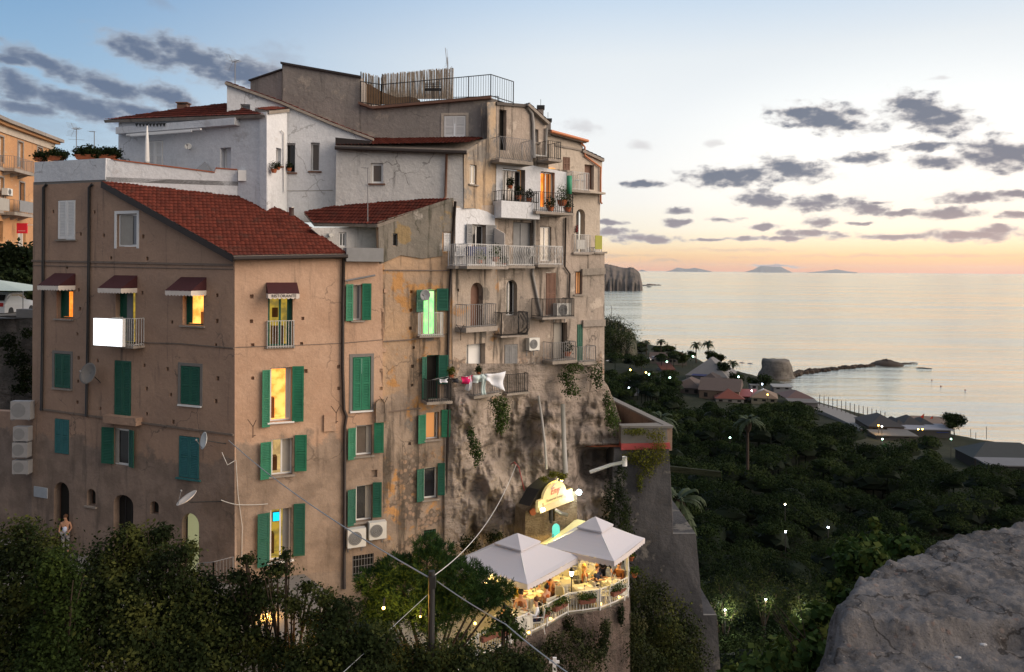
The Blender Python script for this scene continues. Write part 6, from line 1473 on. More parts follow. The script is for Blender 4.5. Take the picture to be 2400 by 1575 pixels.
for (x, y, r, d) in ((1330, 1535, 50, 29), (1270, 1550, 40, 28), (1400, 1545, 30, 30), (1360, 1570, 50, 28.5), (1305, 1510, 24, 29.2), (1200, 1555, 30, 27.3), (1240, 1530, 20, 28), (1385, 1490, 18, 30.4), (1420, 1500, 16, 30.6), (1500, 1390, 30, 34), (1525, 1430, 34, 35), (1560, 1470, 36, 35.5), (1600, 1500, 40, 36), (1490, 1460, 28, 33), (1560, 1540, 50, 34.5), (1640, 1540, 36, 36), (1300, 1500, 22, 29.6), (1350, 1480, 14, 30.2), (1420, 1470, 16, 30.8), (1500, 1530, 40, 32), (1545, 1380, 24, 37), (1480, 1350, 12, 35)):
    c = at(x, y, d); bl.append((c.x, c.y, c.z, r * d / F, r * d / F * .8, r * d / F))
leafmesh('undergrowth', attmat('dry_green_scrub', [(.008, .012, .006), (.026, .032, .012), (.07, .066, .03)], trans=.15, nscale=.7), None, bl, 70000, .05, seed=21); bpy.data.objects['undergrowth']['kind'] = 'stuff'
# ================= FOREST, BEACH, FOREGROUND =================
def excluded(x, y, px, py):
    if d_sh(x, y) < 9: return True
    if y < 62 and x < 13: return True
    if x < 3.5: return True
    if 1590 < px < 1920 and 820 < py < 938: return True
    if px < 1600 and 828 < py < 862: return True
    if 2000 < px < 2250 and 955 < py < 1018: return True
    if px > 2225 and 1018 < py < 1080: return True
    if px > 1895 and py < 975 + (px - 1950) * .25 and px < 2060: return True
    return False
def d_sh(x, y): return xs(y) - x
def blobmesh(mb, c, r, rz, n=7):
    k = len(mb.v); pts = []; fs = []
    for j in range(5):
        t = PI * .5 * j / 4
        for i in range(n):
            a = 2 * PI * i / n + j * .4; q = math.cos(t) if j < 4 else .05; q *= 1 + .2 * math.sin(a * 3 + c[0] * 5)
            pts.append((c[0] + r * q * math.cos(a), c[1] + r * q * math.sin(a), c[2] + rz * math.sin(t) * .82))
    fs = [(j * n + i, j * n + (i + 1) % n, (j + 1) * n + (i + 1) % n, (j + 1) * n + i) for j in range(4) for i in range(n)]
    mb.add(pts, fs)
g = random.Random(17); Q = []; RN = []; under = MB(); ntree = 0; FT = []
y = 44.
while y < 420:
    st = 4.6 + y * .006; x = 4 + g.uniform(0, 2)
    while x < 150:
        tx, ty = x + g.uniform(-1.6, 1.6), y + g.uniform(-1.6, 1.6)
        gzv = gz(tx, ty); R = g.uniform(2.3, 4.2); H = g.uniform(4.5, 8.0) * (.8 + .5 * (fr(tx * .03, ty * .03) + .5))
        px, py = proj((tx, ty, gzv + H)); px2, py2 = proj((tx, ty, gzv + 1))
        if -200 < px < 2600 and py < 1720 and not excluded(tx, ty, px, py) and not excluded(tx, ty, px2, py2):
            n = int(np.clip(120000 / max(ty, 50), 320, 2000)); sz = max(.10, .00125 * ty)
            FT.append((tx, ty, gzv, R, H, n, sz))
        x += st
    y += st * .9
for (tx, ty, gzv, R, H, n, sz) in FT:
    d = rng.normal(size=(n, 3)); d /= np.linalg.norm(d, axis=1)[:, None]; d[:, 2] = np.abs(d[:, 2]) * 1.0 - .15
    # lumpy crown: several sub-lobes
    lob = rng.normal(size=(6, 3)); lob /= np.linalg.norm(lob, axis=1)[:, None]; lob[:, 2] = abs(lob[:, 2])
    li = rng.integers(0, 6, n); cc = np.array([tx, ty, gzv + H - R * .75]) + lob[li] * np.array([R * .55, R * .55, R * .35])
    p = cc + d * np.array([R * .55, R * .55, R * .42]) * (.75 + .3 * rng.random((n, 1)))
    nn = d + rng.normal(size=(n, 3)) * .6; nn[:, 2] += .3; nn /= np.linalg.norm(nn, axis=1)[:, None]
    t = np.cross(nn, rng.normal(size=(n, 3))); t /= np.linalg.norm(t, axis=1)[:, None] + 1e-9; b = np.cross(nn, t); s = (sz * (.6 + .9 * rng.random(n)))[:, None]
    Q.append(np.stack([p - t * s, p - b * s * .6, p + t * s, p + b * s * .6], 1).reshape(-1, 3))
    RN.append(np.clip(rng.random() * .55 + .45 * rng.random(n), 0, 1))
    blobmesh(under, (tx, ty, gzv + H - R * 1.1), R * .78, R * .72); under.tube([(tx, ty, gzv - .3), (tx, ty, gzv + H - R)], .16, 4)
fo_ = quadmesh('forest', M['forest'], None, np.concatenate(Q), np.concatenate(RN)); fo_['kind'] = 'stuff'
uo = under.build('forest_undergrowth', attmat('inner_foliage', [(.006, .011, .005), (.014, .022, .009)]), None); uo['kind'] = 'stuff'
# ---- palms ----
def palm(h=7., r=2.4, n=26, seed=1, dead=True):
    t = thing('palm_tree', None, 'palm tree'); g = random.Random(seed)
    MB().tube([(0, 0, 0), (.1, 0, h * .5), (0, .05, h)], .24, 8, r2=.17).build('trunk', M['bark'], t)
    m_ = MB(); rn = []
    for i in range(n):
        a = 2 * PI * i / n + g.uniform(-.2, .2); up = g.uniform(-.75, 1.25); L_ = r * g.uniform(.8, 1.1); prev = V((0, 0, h))
        for k in range(1, 7):
            f = k / 6; q = V((math.cos(a) * L_ * math.sin(min(f * 1.5, 1.5)) * math.cos(up * .8), math.sin(a) * L_ * math.sin(min(f * 1.5, 1.5)) * math.cos(up * .8), h + L_ * (up * f * .8 - .75 * f * f)))
            d = (q - prev); s = d.cross(V((0, 0, 1))).normalized() * (.36 * math.sin(PI * min(.95, f * .9 + .1)) * r / 2.4); dr = V((0, 0, -.14))
            m_.add([tuple(prev), tuple(q), tuple(q + s + dr), tuple(prev + s * .7 + dr)], [(0, 1, 2, 3)]); m_.add([tuple(prev), tuple(q), tuple(q - s + dr), tuple(prev - s * .7 + dr)], [(0, 1, 2, 3)]); prev = q
    m_.build('fronds', M['pd'], t)
    if dead: MB().lathe([(.2, -1.9), (.5, -1.4), (.62, -.5), (.3, .1)], (0, 0, h), 9).build('dead_skirt', M['bark'], t)
    return t
M['pd'] = plain('palm_green', (.028, .042, .018), .8, var=.5)
p1_ = palm(7.5, 2.5, seed=2); 
for i, (x, yt, yb, lb, s_) in enumerate(((1515, 801, 832, 'palm at the left end of the seafront row', 1.), (1549, 799, 838, 'thin palm with a bare trunk second from the left against the sea', 1.), (1632, 806, 850, 'left palm of the close pair behind the dark blue roof', 1.1), (1660, 804, 850, 'right palm of the close pair behind the dark blue roof', 1.2), (1718, 850, 878, 'short spreading palm left of the pale rock', 1.0),
        (1548, 978, 1010, 'pale green palm in the wood above the bastion parapet', 1.), (1753, 984, 1040, 'dark palm standing in the middle of the wood', 1.), (1588, 1170, 1215, 'drooping palm close beside the bastion', 1.))):
    Y = 44. * F / (yb - 636) if yb < 900 else {978: 108, 984: 118, 1170: 58}[yt]; c = at(x, yt, Y); h = 7.5 * s_
    place(p1_, V((c.x, c.y, c.z - 7.5 * s_ * (1.25 if Y > 200 else 1))), i * 1.3, lb, s_ * (1.25 if Y > 200 else 1))
# lone trees one can tell apart
def lone(label, x, y, r, d, n=1500, mat='forest', seed=1, flat=1.15):
    c = at(x, y, d); R = r * d / F; bl = [(c.x, c.y, c.z, R * .7, R * .7, R * .6 * flat)] + [(c.x + R * .6 * math.cos(a), c.y + R * .6 * math.sin(a), c.z + R * .3 * math.sin(a * 3) - .1, R * .5, R * .5, R * .42 * flat) for a in (0, 1.3, 2.5, 3.8, 5.)]
    tree(label, (c.x, c.y, c.z - R * 1.5), bl, n, max(.06, .0013 * d), mat, seed=seed, tr=.02 * R + .1, shell=.3)
for i, (lb, x, y, r, d, n) in enumerate((('dark round tree standing against the sea beside the beach canopies', 2237, 985, 24, 212, 3200), ('dark rounded tree in front of the pale rock', 1792, 890, 16, 285, 1200), ('dark tree left of the round one in front of the pale rock', 1763, 893, 12, 287, 900), ('dark umbrella shaped tree right of the dark blue roof', 1695, 860, 16, 300, 1200), ('bushy tree between the dark blue roof and the pale rock', 1725, 885, 17, 290, 1200),
        ('large dark tree at the foot of the near headland', 1503, 845, 20, 330, 1400), ('tree behind the long seafront building', 1600, 838, 16, 340, 1100), ('grey green tree right of the close pair of palms', 1688, 838, 11, 345, 800), ('dark bushy tree under the close pair of palms', 1668, 832, 14, 345, 1000), ('tree left of the close pair of palms by the shore', 1621, 829, 9, 345, 700))):
    lone(lb, x, y, r, d, n, seed=100 + i)
# ---- beach village ----
def cm(name, c, r=.8):
    if name[:4] in ('roof', 'beac'): c = tuple(v * .46 for v in c)
    return M.setdefault(name, plain(name, c, r, var=.12, vs=.6))
def bhouse(label, x, yb, wpx, hpx, dep, ang, roofc, wallc=(.30, .27, .24), kind='hip', over=.4, wh=.45, name='beach_house', cat='building', zb=3.2, open_=False, win=3):
    Y = (CZ - zb) * F / (yb - 636 - (x - 1200) * .004); c = at(x, yb, Y); s = Y / F; w, h = wpx * s, hpx * s
    t = thing(name, label, cat, c); t.rotation_euler.z = ang
    rm = cm('roof_' + '_'.join(str(int(q * 100)) for q in roofc), roofc); wm = cm('beach_wall_' + '_'.join(str(int(q * 100)) for q in wallc), wallc)
    def lb(mb, nm, m_, sm_=False):
        o = mb.build(nm, m_, None, sm_); o.parent = t; return o
    H = h * wh
    if open_:
        for sx in (-.46, 0, .46):
            for sy in (-.45, .45): lb(MB().box(sx * w - .12, sx * w + .12, sy * dep - .12, sy * dep + .12, 0, H), 'post', cm('dark_post', (.05, .035, .03)))
        lb(MB().box(-w * .45, w * .45, dep * .3, dep * .34, 0, H * .5), 'back_screen', wm)
    else:
        lb(MB().box(-w / 2, w / 2, -dep / 2, dep / 2, -1.5, H), 'wall', wm)
        for i in range(win):
            a = -w / 2 + w * (i + .5) / win; lb(MB().box(a - .6, a + .6, -dep / 2 - .05, -dep / 2 + .02, H * .3, H * .75), 'window', M['glass'])
    W_, D_ = w / 2 + over, dep / 2 + over
    m_ = MB()
    if kind == 'hip':
        rl_ = max(0, W_ - D_) if W_ > D_ else 0; q = (rl_, 0) if W_ >= D_ else (0, D_ - W_)
        m_.add([(-W_, -D_, H), (W_, -D_, H), (W_, D_, H), (-W_, D_, H), (-q[0] - .01, -q[1] - .01, h), (q[0] + .01, q[1] + .01, h)], [(0, 1, 5, 4), (1, 2, 5), (2, 3, 4, 5), (3, 0, 4), (3, 2, 1, 0)])
    elif kind == 'gable':
        m_.add([(-W_, -D_, H), (W_, -D_, H), (W_, D_, H), (-W_, D_, H), (-W_, 0, h), (W_, 0, h)], [(0, 1, 5, 4), (1, 2, 5), (2, 3, 4, 5), (3, 0, 4), (3, 2, 1, 0)])
    elif kind == 'shed':
        m_.add([(-W_, -D_, H), (W_, -D_, H), (W_, D_, h), (-W_, D_, h), (-W_, -D_, H - .25), (W_, -D_, H - .25), (W_, D_, h - .25), (-W_, D_, h - .25)], [(0, 1, 2, 3), (7, 6, 5, 4), (0, 4, 5, 1), (1, 5, 6, 2), (2, 6, 7, 3), (3, 7, 4, 0)])
    lb(m_, 'roof', rm)
    return t, w, h
redr, brr, tanr, dgr, gry = (.26, .075, .05), (.17, .12, .10), (.33, .22, .15), (.075, .072, .078), (.30, .29, .29)
bhouse('long low seafront building with pale wall and red roof end behind the palms', 1560, 848, 70, 22, 10, -.25, brr, (.25, .22, .19), 'gable', win=5)
bhouse('small house with a red hipped roof at the seafront behind the trees', 1592, 850, 34, 26, 9, -.2, redr, (.3, .26, .22))
bhouse('low shed with a red roof behind the parked vans', 1560, 872, 30, 20, 7, .1, (.20, .07, .05), kind='shed')
t, w_, h_ = bhouse('big pavilion with a pale grey and dark blue tented roof', 1668, 893, 92, 56, 20, -.45, gry, (.36, .34, .33), 'hip', wh=.32)
m_ = MB(); W_, D_ = w_ / 2 + .42, 10.42; q_ = max(0, W_ - D_) ; hh = h_ * .32
m_.add([(-W_ * .7, -D_ - .05, hh + .12), (W_ * .05, -D_ - .05, hh + .12), (max(.01, q_), -.02, h_ + .08), (-q_ * .9 - .8, -.02, h_ - .3)], [(0, 1, 2, 3)]); o = m_.build('blue_panel', cm('dark_blue_sheet', (.045, .05, .12))); o.parent = t
bhouse('grey brown hipped house left of the brown gabled house', 1618, 918, 62, 34, 14, -.4, brr, (.22, .18, .16)); bhouse('dark roofed house behind the grey brown one', 1668, 905, 50, 32, 12, -.4, (.10, .075, .07), (.2, .17, .15))
bhouse('brown gabled house in the middle of the beach village', 1690, 930, 88, 44, 16, -.35, brr, (.34, .24, .18), 'gable', wh=.5)
bhouse('red hipped roof house in front of the brown gabled house', 1706, 938, 62, 28, 11, -.15, redr, (.4, .38, .36), wh=.35)
bhouse('open canopy with a flat pinkish red roof on posts', 1748, 936, 52, 20, 8, -.12, (.42, .12, .12), kind='shed', wh=.6, open_=True)
bhouse('tan hipped roof house with a lit porch', 1790, 938, 56, 26, 11, -.3, tanr, (.42, .38, .28), wh=.42)
bhouse('brown hipped shelter with lit open sides by the shore', 1864, 936, 60, 22, 11, -.05, (.20, .12, .11), (.35, .3, .25), wh=.38, open_=True)
bhouse('long low pale wall building beside the shore', 1880, 952, 60, 14, 6, -.15, (.22, .20, .19), (.30, .28, .28), 'shed', wh=.9, win=0)
bhouse('white hut behind the pinkish canopy', 1765, 912, 16, 14, 4, -.1, (.5, .5, .5), (.55, .55, .58), 'shed', wh=.9, win=1)
bhouse('small white hut at the right of the brown gabled house', 1730, 916, 9, 12, 3, -.1, (.5, .5, .5), (.34, .34, .35), 'shed', wh=.9, win=0)
bhouse('low white boat shed by the inlet', 1830, 912, 40, 10, 5, -.1, (.5, .5, .5), (.4, .4, .42), 'shed', wh=.8, win=2)
bhouse('green edged snack kiosk with a lit sign among the trees', 1484, 915, 20, 26, 3, 0, (.3, .3, .3), (.5, .5, .55), 'shed', wh=.92, win=1, zb=7)
bhouse('largest dark pyramid canopy at the beach club with orange light below', 2060, 1003, 76, 34, 12, -.12, dgr, (.12, .09, .07), wh=.38, zb=3)
for x, wp, hp, lb in ((2097, 24, 22, 'small dark pyramid canopy behind the largest one'), (2128, 48, 28, 'second dark pyramid canopy with pale seams'), (2160, 40, 22, 'third dark pyramid canopy toward the tree')):
    bhouse(lb, x, 1001, wp, hp, 8, -.1, dgr, wh=.35, open_=True, zb=3)
bhouse('tan slanted roof beside the red and yellow flags', 2178, 1000, 62, 20, 6, -.18, (.33, .24, .19), kind='shed', wh=.5, open_=True, zb=3)
bhouse('long white canopy strip in front of the dark pyramids', 2145, 1010, 142, 13, 5, -.03, (.42, .43, .50), (.10, .1, .1), 'shed', wh=.7, win=0, zb=3)
bhouse('small bright blue tent under the white canopy strip', 2201, 1012, 22, 7, 3, 0, (.03, .10, .5), kind='hip', wh=.2, open_=True, zb=3)
bhouse('low grey flat roof in front of the largest pyramid', 2090, 1022, 90, 9, 6, -.06, (.22, .21, .2), (.14, .13, .12), 'shed', wh=.8, win=2, zb=3)
bhouse('wide grey sheet roof with a dark open side at the right edge', 2350, 1080, 170, 44, 9, -.10, (.075, .085, .09), (.025, .025, .03), 'hip', wh=.36, win=0, zb=4)
bhouse('pale low slab building below the wide grey roof', 2370, 1092, 130, 12, 5, -.05, (.26, .26, .28), (.1, .1, .1), 'shed', wh=.7, win=0, zb=6)
# fence posts along the shore, flags, beach parasols
for i in range(19):
    x = 1921 + i * 10.2; yb = 950 + (x - 1921) * .285
    c = atz(x, yb, 3.0); t = thing('fence_post', 'thin post standing along the seafront edge', 'post', c, 'posts along the seafront'); m_ = MB(); m_.tube([c, c + V((0, 0, 3.4 if i < 16 else 2.4))], .10, 5); m_.build('post', M['bark'], t); 
for (x, yt, yb, lb) in ((2275, 1005, 1025, 'tall thin pole right of the dark round tree'), (2287, 1014, 1032, 'second thin pole right of the dark round tree'), (2312, 1000, 1030, 'thin mast before the wide grey roof')):
    c = atz(x, yb, 2.5); t = thing('pole', lb, 'pole', c); MB().tube([c, at(x, yt, c.y)], .07, 5).build('mast', M['bark'], t)
for (x, yt, lb) in ((2165, 969, 'left red and yellow flag on a leaning pole'), (2186, 974, 'right red and yellow flag on a leaning pole')):
    c = atz(x - 4, 998, 3.); tp = at(x + 1, yt, c.y); t = thing('flag', lb, 'flag', c); MB().tube([c, tp], .06, 5).build('pole', M['bark'], t); e = .9
    MB().add([tuple(tp), tuple(tp + V((-1.6, 0, -1.5))), tuple(tp + V((-.3, 0, -1.7)))], [(0, 1, 2)]).build('red_cloth', cm('flag_red', (.5, .04, .02)), t); MB().add([tuple(tp + V((0, .02, -.3))), tuple(tp + V((-.9, .02, -1.7))), tuple(tp + V((-.1, .02, -1.9)))], [(0, 1, 2)]).build('yellow_cloth', cm('flag_yellow', (.6, .32, .03)), t)
for (x, y, lb) in ((1739, 862, 'pale beach parasol nearer the short palm'), (1758, 864, 'pale beach parasol nearer the pale rock')):
    c = atz(x, y, 2.); t = thing('beach_parasol', lb, 'parasol', c); MB().tube([c, c + V((0, 0, 2.4))], .05, 5).build('pole', M['bark'], t); MB().lathe([(1.5, 2.1), (.8, 2.45), (.03, 2.7)], c, 10).build('canopy', cm('parasol_beige', (.2, .19, .18)), t)
# masts / thin poles near the seafront and the one by the near headland
for (x, yt, yb, Y, lb) in ((1433, 717, 750, 395, 'tall thin mast on top of the near headland'), (1565, 801, 820, 400, 'lamp post right of the bare trunked palm'), (1584, 806, 822, 400, 'lamp post above the red seafront roof')):
    c = at(x, yb, Y); t = thing('pole', lb, 'pole', c); MB().tube([c, at(x, yt, Y)], .12, 5).build('mast', M['bark'], t)
for (x, y, lb) in ((1583, 767, 'left of three floating buoys far out on the water'), (1593, 767, 'middle of three floating buoys far out on the water'), (1605, 778, 'right of three floating buoys far out on the water'), (2184, 891, 'small red buoy nearest the breakwater islet'), (2205, 905, 'small red buoy in the bay below the islet'), (2262, 914, 'small red buoy farthest right in the bay')):
    c = atz(x, y, .1); t = thing('buoy', lb, 'buoy', c); m_ = MB(); m_.sphere(c, .28, 6); m_.build('float', cm('buoy_red', (.25, .04, .03)), t)
# ---- cars ----
def car(bodyc=(.6, .62, .65)):
    t = thing('parked_car', None, 'car', group='parked cars'); L, W, H = 4.1, 1.7, 1.45
    pr = [(-2.05, .30), (-2.05, .75), (-1.95, .95), (-1.7, 1.0), (-1.35, 1.38), (-.9, 1.45), (.35, 1.44), (.95, 1.0), (1.75, .88), (2.0, .7), (2.05, .3)]
    m_ = MB(); P = [(x, -W / 2 * (1 if z < 1 else .86), z) for x, z in pr]; Q = [(x, W / 2 * (1 if z < 1 else .86), z) for x, z in pr]; extrude_back(m_, P, Q); m_.build('body', cm('car_paint_%d' % int(bodyc[0] * 100), bodyc, .35), t)
    m_ = MB(); m_.hexa([(-1.3, -.78, 1.0), (.82, -.78, 1.0), (.82, -.74, 1.0), (-1.3, -.74, 1.0), (-.95, -.755, 1.36), (.38, -.755, 1.36), (.38, -.70, 1.36), (-.95, -.70, 1.36)]); m_.build('side_window', M['glass'], t)
    m_ = MB(); m_.add([(-1.71, -.68, 1.02), (-1.71, .68, 1.02), (-1.38, .62, 1.36), (-1.38, -.62, 1.36)], [(0, 1, 2, 3)]); m_.v = [(a - .02, b, c) for a, b, c in m_.v]; m_.build('rear_window', M['glass'], t)
    m_ = MB(); m_.add([(.97, -.68, 1.02), (.97, .68, 1.02), (.42, .62, 1.40), (.42, -.62, 1.40)], [(0, 1, 2, 3)]); m_.v = [(a + .02, b, c + .015) for a, b, c in m_.v]; m_.build('windscreen', M['glass'], t)
    for sx in (-1.3, 1.3):
        for sy in (-.78, .78): MB().tube([(sx, sy - .1, .3), (sx, sy + .1, .3)], .31, 14).build('wheel', M['dark'], t)
    for sy in (-.65, .65): MB().box(-2.075, -2.03, sy - .13, sy + .13, .68, .9).build('tail_light', cm('tail_red', (.35, .02, .02), .3), t)
    MB().box(-2.075, -2.04, -.26, .26, .52, .63).build('number_plate', M['wpaint'], t)
    return t
c1 = car(); c2 = car((.12, .13, .15))
p = at(14, 741, 47.5); place(c1, p, PI / 2 + .15, 'white hatchback seen from behind above the rock wall at the left edge')
for (x, y, pr, rz, lb, Y) in ((1453, 850, c1, .2, 'white car parked at the foot of the near headland', 372), (1427, 852, c1, .4, 'pale car partly hidden by the cliff edge house', 366), (1472, 849, c1, .3, 'pale car right of the white one by the near headland', 372), (1440, 851, c2, .2, 'dark car between two pale cars near the headland', 369), (1520, 846, c1, 1.2, 'white car with a light beside it near the bare trunked palm', 350), (1532, 842, c2, 1.2, 'dark car beside the white one near the bare trunked palm', 356), (1543, 842, c2, 1.0, 'dark car farthest right near the bare trunked palm', 358)):
    place(pr, at(x, y, Y), rz, lb)
# ---- lights in the wood ----
def streetlight(x, y, z, c, es, lb, r=.24, W=0):
    Y = (CZ - z) * F / (y - 636 - (x - 1200) * .004); p = at(x, y, Y); t = thing('street_lamp', lb, 'lamp', (p.x, p.y, p.z - z + 2), 'lamps among the trees')
    rr = max(.12, r * Y / 150)
    key = 'glow_%d_%d' % (int(c[0] * 99), int(c[2] * 99)); m = M.setdefault(key, emat(key, c, es))
    MB().sphere(p, rr, 7).build('globe', m, t, True); MB().tube([(p.x, p.y, p.z - z + 2), p], .06, 5).build('post', M['dark'], t)
    if W:
        ld = bpy.data.lights.new('lamp', 'POINT'); ld.energy = W; ld.color = c; ld.shadow_soft_size = rr; lo_ = bpy.data.objects.new('lamp_light', ld); col.objects.link(lo_); lo_.parent = t; lo_.location = V((0, -.6, z - 2 - .2))
yl, gw, wc, bw, org = (1, .72, .12), (.55, 1, .75), (1, 1, .95), (.75, .88, 1), (1, .5, .08)
for (x, y, z, c, lb, W) in ((1477, 867, 11, yl, 'yellow lamp farthest left among the trees below the headland', 0), (1514, 873, 11, yl, 'yellow lamp right of the first yellow one below the headland', 0), (1521, 877, 11, gw, 'small greenish lamp just right of the second yellow one', 0), (1563, 848, 9, gw, 'green white lamp over the pale van roof', 0), (1570, 885, 11, gw, 'small greenish lamp alone among the trees left of the village', 0), (1624, 835, 9, gw, 'green lamp in front of the big pavilion', 0),
        (1471, 892, 10, gw, 'green lamp above the kiosk', 120), (1474, 909, 9, bw, 'bright white lamp at the kiosk foot', 160), (1731, 883, 8, gw, 'greenish lamp below the bushy trees near the rock', 0), (1786, 900, 8, bw, 'brightest white lamp in the beach village', 500), (1762, 916, 8, wc, 'white lamp on the pinkish canopy', 120), (1799, 925, 8, org, 'orange lamp at the tan roofed house', 120),
        (1840, 1182, 13, (1, .92, .55), 'yellowish lamp in the dark middle of the wood', 0), (1841, 1246, 14, bw, 'bluish white lamp lower in the wood', 0), (1941, 1236, 14, bw, 'white lamp on the right in the wood', 0), (2068, 1029, 9, gw, 'white lamp beside a pale blue roof below the beach club', 150), (2229, 1029, 9, gw, 'green lamp under the dark round tree', 60), (2152, 1006, 6, yl, 'yellow lamp on the white canopy strip', 0), (2059, 997, 6, org, 'orange lamp under the largest pyramid canopy', 400), (2067, 999, 6, wc, 'white lamp beside the orange one under the largest pyramid', 100), (2162, 1006, 6, org, 'red orange lamp on the white canopy strip', 0),
        (1755, 980, 11, gw, 'tiny lamp above the dark palm', 0), (1711, 1026, 12, gw, 'tiny lamp in the wood right of the bastion', 0)):
    streetlight(x, y, z, c, 22, lb, W=W, r=.15 if z > 10 else .13)
for k_, (x, y, Y, c, W, lb, tl) in enumerate(((1700, 1430, 62, (1, 1, .85), 380, 'floodlight inside the left of the lit trees below the wood', 'tree lit from within by a floodlight, left of three below the wood'), (1795, 1405, 64, (1, 1, .7), 150, 'floodlight inside the middle of the lit trees below the wood', 'tree lit faintly yellow from within, between the other two lit trees'), (1885, 1440, 56, (.95, 1, .95), 330, 'floodlight inside the right of the lit trees below the wood', 'tree lit from within by a floodlight, right of three beside the parapet bush'))):
    p = at(x, y, Y); t = thing('floodlight', lb, 'lamp', p); MB().sphere(p, .09, 7).build('bulb', M.setdefault('floodglow', emat('floodlight_glow', (.85, 1, .9), 18)), t, True); MB().tube([p + V((0, .1, 0)), p + V((0, .1, -4))], .05, 5).build('post', M['dark'], t)
    ld = bpy.data.lights.new('lamp', 'POINT'); ld.energy = W; ld.color = c; ld.shadow_soft_size = .2; lo_ = bpy.data.objects.new('lamp_light', ld); col.objects.link(lo_); lo_.parent = t; lo_.location = (0, -.3, 0)
    tree(tl, (p.x, p.y + 1, p.z - 6), [(p.x, p.y, p.z, 1.5, 1.2, 1.2), (p.x - .9, p.y + .5, p.z + .7, 1., 1., .7), (p.x + 1., p.y + .3, p.z + .4, 1., 1., .8), (p.x, p.y + 1.2, p.z + 1.3, 1.6, 1., .9)], 2600, .085, 'leafm', seed=300 + k_, shell=.5)
# low walls showing between the trees right of the bastion
q0_, q1_ = at(1560, 1092, 84), at(1690, 1106, 84); t = thing('low_wall', 'low grey road wall showing through the wood right of the bastion', 'wall', q0_); m_ = MB(); m_.hexa([tuple(q) for q in (q0_ + V((0, 0, -.6)), q1_ + V((0, 0, -.6)), q1_ + V((0, .4, -.6)), q0_ + V((0, .4, -.6)), q0_, q1_, q1_ + V((0, .4, 0)), q0_ + V((0, .4, 0)))]); m_.build('wall', M['ground'], t)
# ---- foreground: stone wall top with plants ----
def fgrock():
    EP = [(1.0, .30), (1.9, .70), (2.13, .86), (2.35, 1.0), (2.50, 1.10), (2.62, 1.13), (2.80, 1.32), (2.92, 1.47), (3.10, 1.72), (3.25, 1.98), (3.40, 2.28), (3.52, 2.75), (3.6, 3.4), (3.7, 6)]
    ye = np.array([a for a, b in EP]); xe = np.array([b for a, b in EP]); n = 330; vs = []
    for j in range(n):
        for i in range(n):
            x = .2 + 3.6 * i / (n - 1); y = .9 + 3.4 * j / (n - 1)
            e = float(np.interp(y, ye, xe)) - .035 + .05 * fr(x * 4, y * 4, 3.) + .045 * fr(y * 9, 1.)
            d = (x - e) * .72
            z = 44.935 + .012 * fr(x * 1.3, y * 1.3, 0.) + .012 * fr(x * 6, y * 6, 1., 6, .6) + .009 * fr(x * 26, y * 26, 2., 4, .6)
            # broken step: the near part lies lower
            cr = y - (2.42 - .10 * (x - 1.2) + .05 * fr(x * 3, 7.)); z -= .07 * sm(-cr, 0, .05) + .05 * sm(-cr, .25, .5)
            cr2 = y - (2.12 - .22 * (x - 1.2) + .06 * fr(x * 4, 9.)); z -= .06 * sm(-cr2, 0, .03)
            if d < .02: z -= .02 * (1 - sm(d, 0, .02))
            if d < 0: z -= min(2.2, (-d) * 7 + 3 * d * d)
            vs.append((x, y, z))
    mb = MB(); mb.add(vs, [(j * n + i, j * n + i + 1, (j + 1) * n + i + 1, (j + 1) * n + i) for j in range(n - 1) for i in range(n - 1)])
    m, nt, b = newmat('crumbling_mortar_stone'); pos = nd(nt, 'ShaderNodeNewGeometry').outputs['Position']
    c = mixc(nt, ss(nt, noise(nt, pos, 4., 7, .65), .35, .65), (.185, .175, .175), (.085, .08, .08))
    vo = nd(nt, 'ShaderNodeTexVoronoi', {'Vector': pos, 'Scale': 26.}); c = mixc(nt, mth(nt, 'MULTIPLY', ss(nt, vo.outputs['Distance'], .26, .12), .55), c, mixc(nt, nd(nt, 'ShaderNodeSeparateColor', {0: vo.outputs['Color']}).outputs[0], (.30, .26, .24), (.19, .11, .085)))
    c = mixc(nt, mth(nt, 'MULTIPLY', ss(nt, noise(nt, pos, 11., 8, .7), .56, .66), .6), c, (.04, .035, .033))
    nt.links.new(c, b.inputs['Base Color']); b.inputs['Roughness'].default_value = .95; b.inputs['Specular IOR Level'].default_value = .1
    ck = nd(nt, 'ShaderNodeTexVoronoi', {'Vector': nd(nt, 'ShaderNodeVectorMath', {0: pos, 1: scl(nt, nd(nt, 'ShaderNodeTexNoise', {'Vector': pos, 'Scale': 7., 'Detail': 6}).outputs['Color'], (.3, .3, .3))}, operation='ADD').outputs[0], 'Scale': 2.4}, feature='DISTANCE_TO_EDGE').outputs['Distance']
    c = mixc(nt, mth(nt, 'MULTIPLY', ss(nt, ck, .02, .004), .75), c, (.03, .026, .024))
    v2 = nd(nt, 'ShaderNodeTexVoronoi', {'Vector': pos, 'Scale': 70.}); c = mixc(nt, mth(nt, 'MULTIPLY', ss(nt, v2.outputs['Distance'], .3, .15), .7), c, mixc(nt, nd(nt, 'ShaderNodeSeparateColor', {0: v2.outputs['Color']}).outputs[1], (.05, .045, .042), (.30, .27, .25)))
    nt.links.new(c, b.inputs['Base Color'])
    h = mth(nt, 'ADD', noise(nt, pos, 22., 9, .7), mth(nt, 'MULTIPLY', ss(nt, vo.outputs['Distance'], .3, .1), .10)); nt.links.new(nd(nt, 'ShaderNodeBump', {'Height': h, 'Strength': 1., 'Distance': .035}).outputs[0], b.inputs['Normal'])
    o = mb.build('parapet_rock', m, None, True); tag(o, 'rough grey top of the crumbling stone parapet in the near right corner', 'wall')
fgrock()
g = random.Random(9); 
